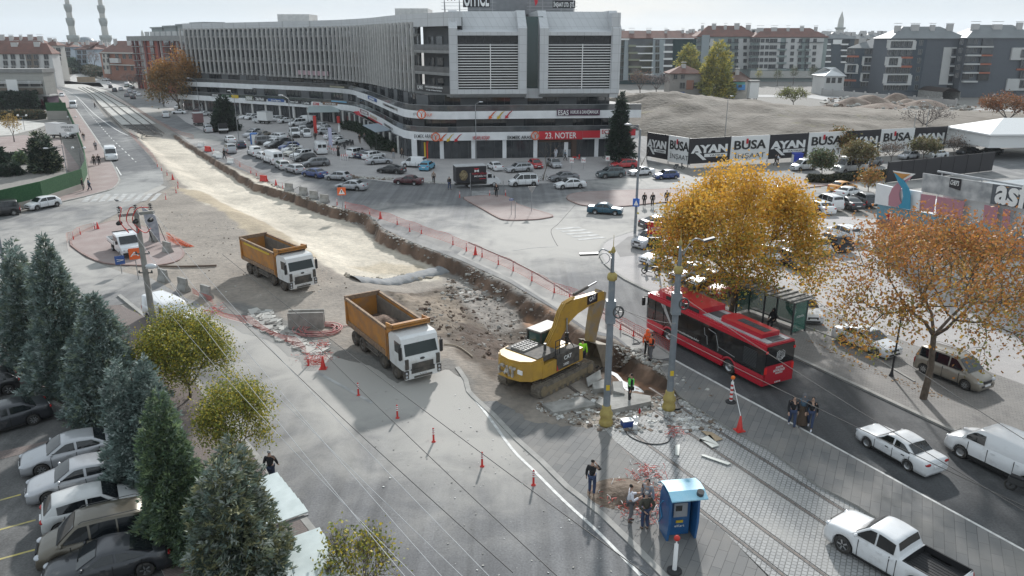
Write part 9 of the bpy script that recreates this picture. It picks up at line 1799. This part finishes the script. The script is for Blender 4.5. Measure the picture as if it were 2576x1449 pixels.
small('portable_toilet','blue and white portable toilet in the car park','toilet','Z1',880,800,lambda t:(MB().box(-.55,.55,-.55,.55,0,2.1).build('cabin',PWH,t),MB().box(-.58,.58,-.58,.58,2.1,2.35).build('roof',mat('toilet_blue',(.03,.15,.45),.5),t),MB().box(-.58,-.3,-.58,-.5,.1,2.1).build('blue_corner',mat('toilet_blue',(.03,.15,.45),.5),t)))
def wallrun(name,label,cat,k,pts,h,m,th=.2,top=None,toph=0,tname='hedge_screen'):
 P=[G(k,*p) for p in pts];t=thing(name,label,cat,P[0])
 for a,b in zip(P,P[1:]): 
  mb=MB();a=a-P[0];b=b-P[0];mb.bar(a+Vector((0,0,h/2)),b+Vector((0,0,h/2)),th,h);mb.build('wall',m,t)
  if top: mb=MB();mb.bar(a+Vector((0,0,h+toph/2)),b+Vector((0,0,h+toph/2)),.12,toph);mb.build(tname,top,t)
gs=mat('green_screen',(.02,.075,.03),.95,col2=(.035,.11,.045),ns=5,bump=.05);ws=wl('stucco_wall',(.33,.31,.28))
wallrun('garden_wall','low wall topped with artificial green hedge beside the white hatchback','wall','D',[(-60,560),(0,540),(110,512),(212,476),(222,452)],.9,ws,.25,gs,2.,'green_screen');wallrun('garden_wall','long wall with green screen running up beside the pink pavement','wall','D',[(222,452),(216,405),(195,345),(175,300),(150,262)],.9,ws,.25,gs,1.5,'green_screen');wallrun('garden_wall','grey wall with dark green screen across the compound','wall','D',[(121,300),(172,300)],2.2,ws,.25,gs,2.2,'green_screen')
wallrun('boundary_fence','brown board fence on a grey plinth at the left edge','fence','D',[(-60,790),(20,810),(62,838)],.9,ws,.25,mat('brown_boards',(.06,.05,.045),.8,col2=(.09,.075,.065),ns=2),1.8,'fence_board')
wallrun('site_blocks','row of tan boards across the far end of the works','barrier','ZA',[(1250,1325),(1540,1325)],2.6,mat('tan_board',(.35,.27,.19),.8,col2=(.28,.22,.16),ns=.6),.3);wallrun('retaining_wall','pale curved retaining wall at the far street bend','wall','ZA',[(1050,1215),(1200,1180),(1370,1120)],4.,mat('stone_wall',(.45,.4,.32),.85),.4);wallrun('median_kerb','low wall right of the far bend','wall','ZA',[(1440,1215),(1600,1275),(1700,1300)],1.2,ws,.3)
sheet('yard_paving',DL((-60,350),(60,340),(112,345),(150,350),(200,420),(195,440),(100,395),(-60,410)),.02,pink);sheet('yard_gravel',DL((-60,312),(60,303),(125,312),(90,325),(30,340),(-60,345)),.02,conc);sheet('lane',DL((150,212),(168,200),(205,175),(222,172),(228,190),(300,215),(330,228),(270,225),(210,212)),.04,mat('far_concrete',(.45,.44,.42),.9,col2=(.38,.37,.36),ns=.2))
t=small('sign_board','white hotel name board on posts inside the compound','sign','T00',715,1449,lambda t:(MB().box(-2.4,2.2,-.1,0,2.3,4.).build('panel',PWH,t),MB().box(-2.,-1.9,0,.1,0,2.3).box(1.8,1.9,0,.1,0,2.3).build('leg',steel,t)));q=MB();text_fit('UYGULAMA',q,(-1.4,-.14,3.2),(1,0,0),(0,0,1),2.6,.45);text_fit('OTELİ',q,(-.8,-.14,2.6),(1,0,0),(0,0,1),1.4,.42);q.build('lettering',grey,t)
small('sign_board','tall blank white board in the garden','sign','T00',172,1110,lambda t:(MB().box(-1.6,1.6,-.1,.1,.4,9.).build('panel',PWH,t),MB().box(-.2,.2,-.1,.1,0,.4).build('leg',steel,t)))
tk=[[(1030,1080),(1230,1290),(1400,1385)],[(1120,1080),(1310,1240),(1480,1370)],[(1200,1080),(1420,1240),(1570,1340)],[(1290,1075),(1500,1230),(1650,1340)]];farr=[[(790,880),(900,940),(1000,1050)],[(830,878),(970,960),(1100,1060)],[(870,876),(1000,940),(1180,1060)],[(910,880),(1060,950),(1270,1060)]]
for i in range(4): P=[G('T00',*q,.2) for q in farr[i]+tk[i]];mb=MB();mb.tube([p-P[0] for p in smooth_line(P,3)],.12,4);o=mb.build('new_rail',railm);o.location=P[0];tag(o,'new tram rail on the pale concrete, %s from the fresh asphalt'%od[i],'rail','new rails')
for i in range(9): a=G('T00',1255+27*i-10,1262+14*i,.1);b_=G('T00',1560+14*i-30,1262+13*i,.1);mb=MB();mb.bar(Vector(),b_-a,.28,.16);o=mb.build('sleeper',steel);o.location=a;tag(o,NW[i]+' dark sleeper from the concrete end of the unfinished track','sleeper','sleepers of the unfinished track')
a=G('T00',1030,1080,.6);b_=G('T00',1330,1068,.6);mb=MB();mb.bar(Vector(),b_-a,.25,.25);o=mb.build('pipe_beam',rk[1]);o.location=a;tag(o,'pale pipe lying across the new rails','pipe')
def awn(label,k,x,y,w,d,h,m,rz): t=thing('awning',label,'awning',G(k,x,y),rz);mb=MB();mb.add([(-w/2,0,h-.6),(w/2,0,h-.6),(w/2,d,h+.5),(-w/2,d,h+.5),(-w/2,0,h-.7),(w/2,0,h-.7),(w/2,d,h+.4),(-w/2,d,h+.4)],[(0,1,2,3),(7,6,5,4),(0,4,5,1),(1,5,6,2),(3,7,4,0)]);mb.build('roof',m,t);mb=MB();[mb.tube([(x_,.1,0),(x_,.1,h-.6)],.05,5) for x_ in (-w/2+.1,w/2-.1)];mb.build('post',steel,t)
awn('pale green kiosk roof in front of the pharmacy','Z1',2000,470,8.,5.,3.6,mat('awning_pale',(.36,.42,.42),.6),.15);awn('tan awning behind the round conifer','Z1',620,250,4.,3.,3.6,mat('awning_tan',(.35,.2,.08),.7),0.);awn('red awning among the terrace shops','Z2',640,290,2.8,2.,3.4,mat('awning_red',(.6,.05,.07),.6),1.);awn('grey glass awning above the restaurant terrace','Z2',960,640,4.2,3.5,4.2,mat('awning_grey',(.3,.35,.4),.4),.95)
for lb,k,x,y,h_,m in (('tall red flag banner in the car park','Z1',1865,640,4.2,redp),('black and white flag banner beside the shops','Z1',1520,380,3.2,refl),('red flag banner beside the blue one at the shops','Z1',1300,345,3.4,redp),('blue lettered flag banner at the shops','Z1',1358,350,3.4,mat('flag_blue',(.2,.2,.5),.6)),('white and blue flag beside the motorcycles','Z1',2110,860,4.,mat('flag_pale',(.5,.5,.65),.6)),('green drinks fridge right of the kiosk roof','Z1',2340,470,2.2,mat('fridge_green',(.05,.3,.07),.5)),('red drinks fridge below the kiosk roof','Z1',2235,470,2.,redp),('blue fridge right of the green one','Z1',2400,465,2.2,blues),('yellow shop panel at the alley','Z1',2530,450,3.,yel),('closed white parasol in the car park','Z1',2250,640,2.6,PWH)):
 p=GT(k,x,y);t=thing('parasol' if 'parasol' in lb else 'flag_banner' if 'flag' in lb else 'shop_stand',lb,'parasol' if 'parasol' in lb else 'flag' if 'flag' in lb else 'shop stand',p);mb=MB()
 if 'parasol' in lb: mb.lathe([(.3,.7),(.22,1.8),(.03,h_)],10)
 else: mb.box(-.35,.35,-.3 if 'fridge' in lb else -.03,.3 if 'fridge' in lb else .03,.3,h_)
 mb.build('cloth' if 'flag' in lb or 'parasol' in lb else 'cabinet',m,t);mb=MB();mb.tube([(-.38 if 'flag' in lb else 0,0,0),(-.38 if 'flag' in lb else 0,0,h_*.95)],.03,5);mb.lathe([(.3,0),(.3,.1),(.05,.12)],10);mb.build('pole',steel,t)
def bike(label,k,x,y,rz,motor=True,z=None,cat=None,col=dark):
 p=GT(k,x,y) if z is None else G(k,x,y,z);t=thing('scooter' if motor else 'bicycle',label,cat or ('scooter' if motor else 'bicycle'),p,rz);r=.27 if motor else .34;wb=.62 if motor else .52
 for s in (-1,1): mb=MB();mb.tube([(s*wb+r*.85*cos(a),0,r+r*.85*sin(a)) for a in [i*PI/9 for i in range(19)]],r*.2 if motor else .025,6,0,False);mb.tube([(s*wb,-.05,r),(s*wb,.05,r)],.05,6);mb.build('wheel',rubber,t)
 mb=MB()
 if motor: mb.prism([(-.75,-.16),(-.1,-.16),(-.1,.16),(-.75,.16)],.45,.72);mb.box(-.15,.35,-.14,.14,.25,.33);mb.plate([(.35,-.17,.3),(.5,-.17,.3),(.45,-.17,.95),(.3,-.17,.9)],(0,.34,0));mb.ell((.42,0,.95),.14,.13,.12);o=mb.build('body',col,t);mb=MB();mb.box(-.7,-.1,-.13,.13,.72,.82);mb.build('saddle',black,t);mb=MB();mb.tube([(.33,-.33,1.05),(.4,0,1.0),(.33,.33,1.05)],.025,5);mb.tube([(.62,0,.3),(.4,0,1.)],.03,5);mb.build('handlebar',steel,t)
 else: mb.tube([(-.52,0,.34),(-.1,0,.3),(.35,0,.8),(-.15,0,.8),(-.1,0,.3)],.02,5);mb.tube([(-.52,0,.34),(-.15,0,.8)],.015,5);mb.tube([(.52,0,.34),(.35,0,.95),(.3,-.25,1.),(.3,.25,1.)],.02,5);mb.box(-.3,-.08,-.06,.06,.86,.92);mb.build('frame',steel,t)
bike('grey scooter parked beside the notary sign post','Z6',490,1120,2.6,z=.12);bike('bicycle leaning at the thin bare tree on the kerb','Z3',1190,655,.1,False);bike('dark red motorcycle below the notary windows','Z3',1720,330,.1,col=redp);bike('pale moped at the shop corner pillar','Z3',2210,300,2.9,col=grey);bike('moped with top box below the white hoarding panel','Z4',950,550,-.3);bike('scooter cut off by the right edge on the dark road','T33',2576,640,-.9,col=steel)
for i,(x,y) in enumerate(((2280,850),(2340,820),(2400,800),(2450,810),(2330,870))): bike(NW[i]+' motorcycle from the left in the row at the red barriers','Z1',x,y,.5+.3*i,cat='motorcycle')
for i,(x,y) in enumerate(((2150,940),(2180,960),(2080,900),(2310,1050),(2345,1052))): p=GT('Z1',x,y);t=thing('barrier_stand','red and white striped stand %s'%['left of the black dress woman','nearest the black dress woman','behind the white windowed van','left of the pair at the white car','right of the pair at the white car'][i],'barrier',p);mb=MB();mb.box(-.5,.5,-.05,.05,.7,1.);mb.box(-.45,-.38,-.25,.25,0,.9);mb.box(.38,.45,-.25,.25,0,.9);mb.build('frame',refl,t);mb=MB();[mb.box(-.4+.33*j,-.25+.33*j,-.06,.06,.68,1.02) for j in range(3)];mb.build('red_stripe',redp,t)
t=thing('street_tree','thin bare leaning tree beside the bicycle','tree',GT('Z3',1175,655));mb=MB();g=random.Random(4);tp=[];limbs(mb,Vector((0,0,0)),Vector((.25,0,1)),2.2,.08,3,g,tp,.5,.3,3,.8);mb.build('trunk',bark,t)
t=thing('street_tree','dark leaning bare trunk in front of the white saloon on the kerb','tree',GT('Z4',285,665));mb=MB();mb.tube([(0,0,0),(.5,0,1.8),(1.6,0,4.2)],[.07,.05,.03],6);mb.tube([(.5,0,1.8),(.2,0,3.),(.1,.2,3.8)],[.04,.03,.01],5);mb.build('trunk',bark,t)
# ---- air ----
mb=MB();mb.box(-3200,2600,-1500,4200,-4,115);hz=mb.build('haze',None,kind='stuff');m=bpy.data.materials.new('haze_air');m.use_nodes=True;nt=m.node_tree;nt.nodes.clear();o_=N(nt,'ShaderNodeOutputMaterial');v_=N(nt,'ShaderNodeVolumePrincipled');v_.inputs['Color'].default_value=(.84,.9,.97,1);v_.inputs['Density'].default_value=.0001;v_.inputs['Anisotropy'].default_value=.3;nt.links.new(v_.outputs[0],o_.inputs['Volume']);hz.data.materials.clear();hz.data.materials.append(m)
hz['label']='thin pale air over the whole district'
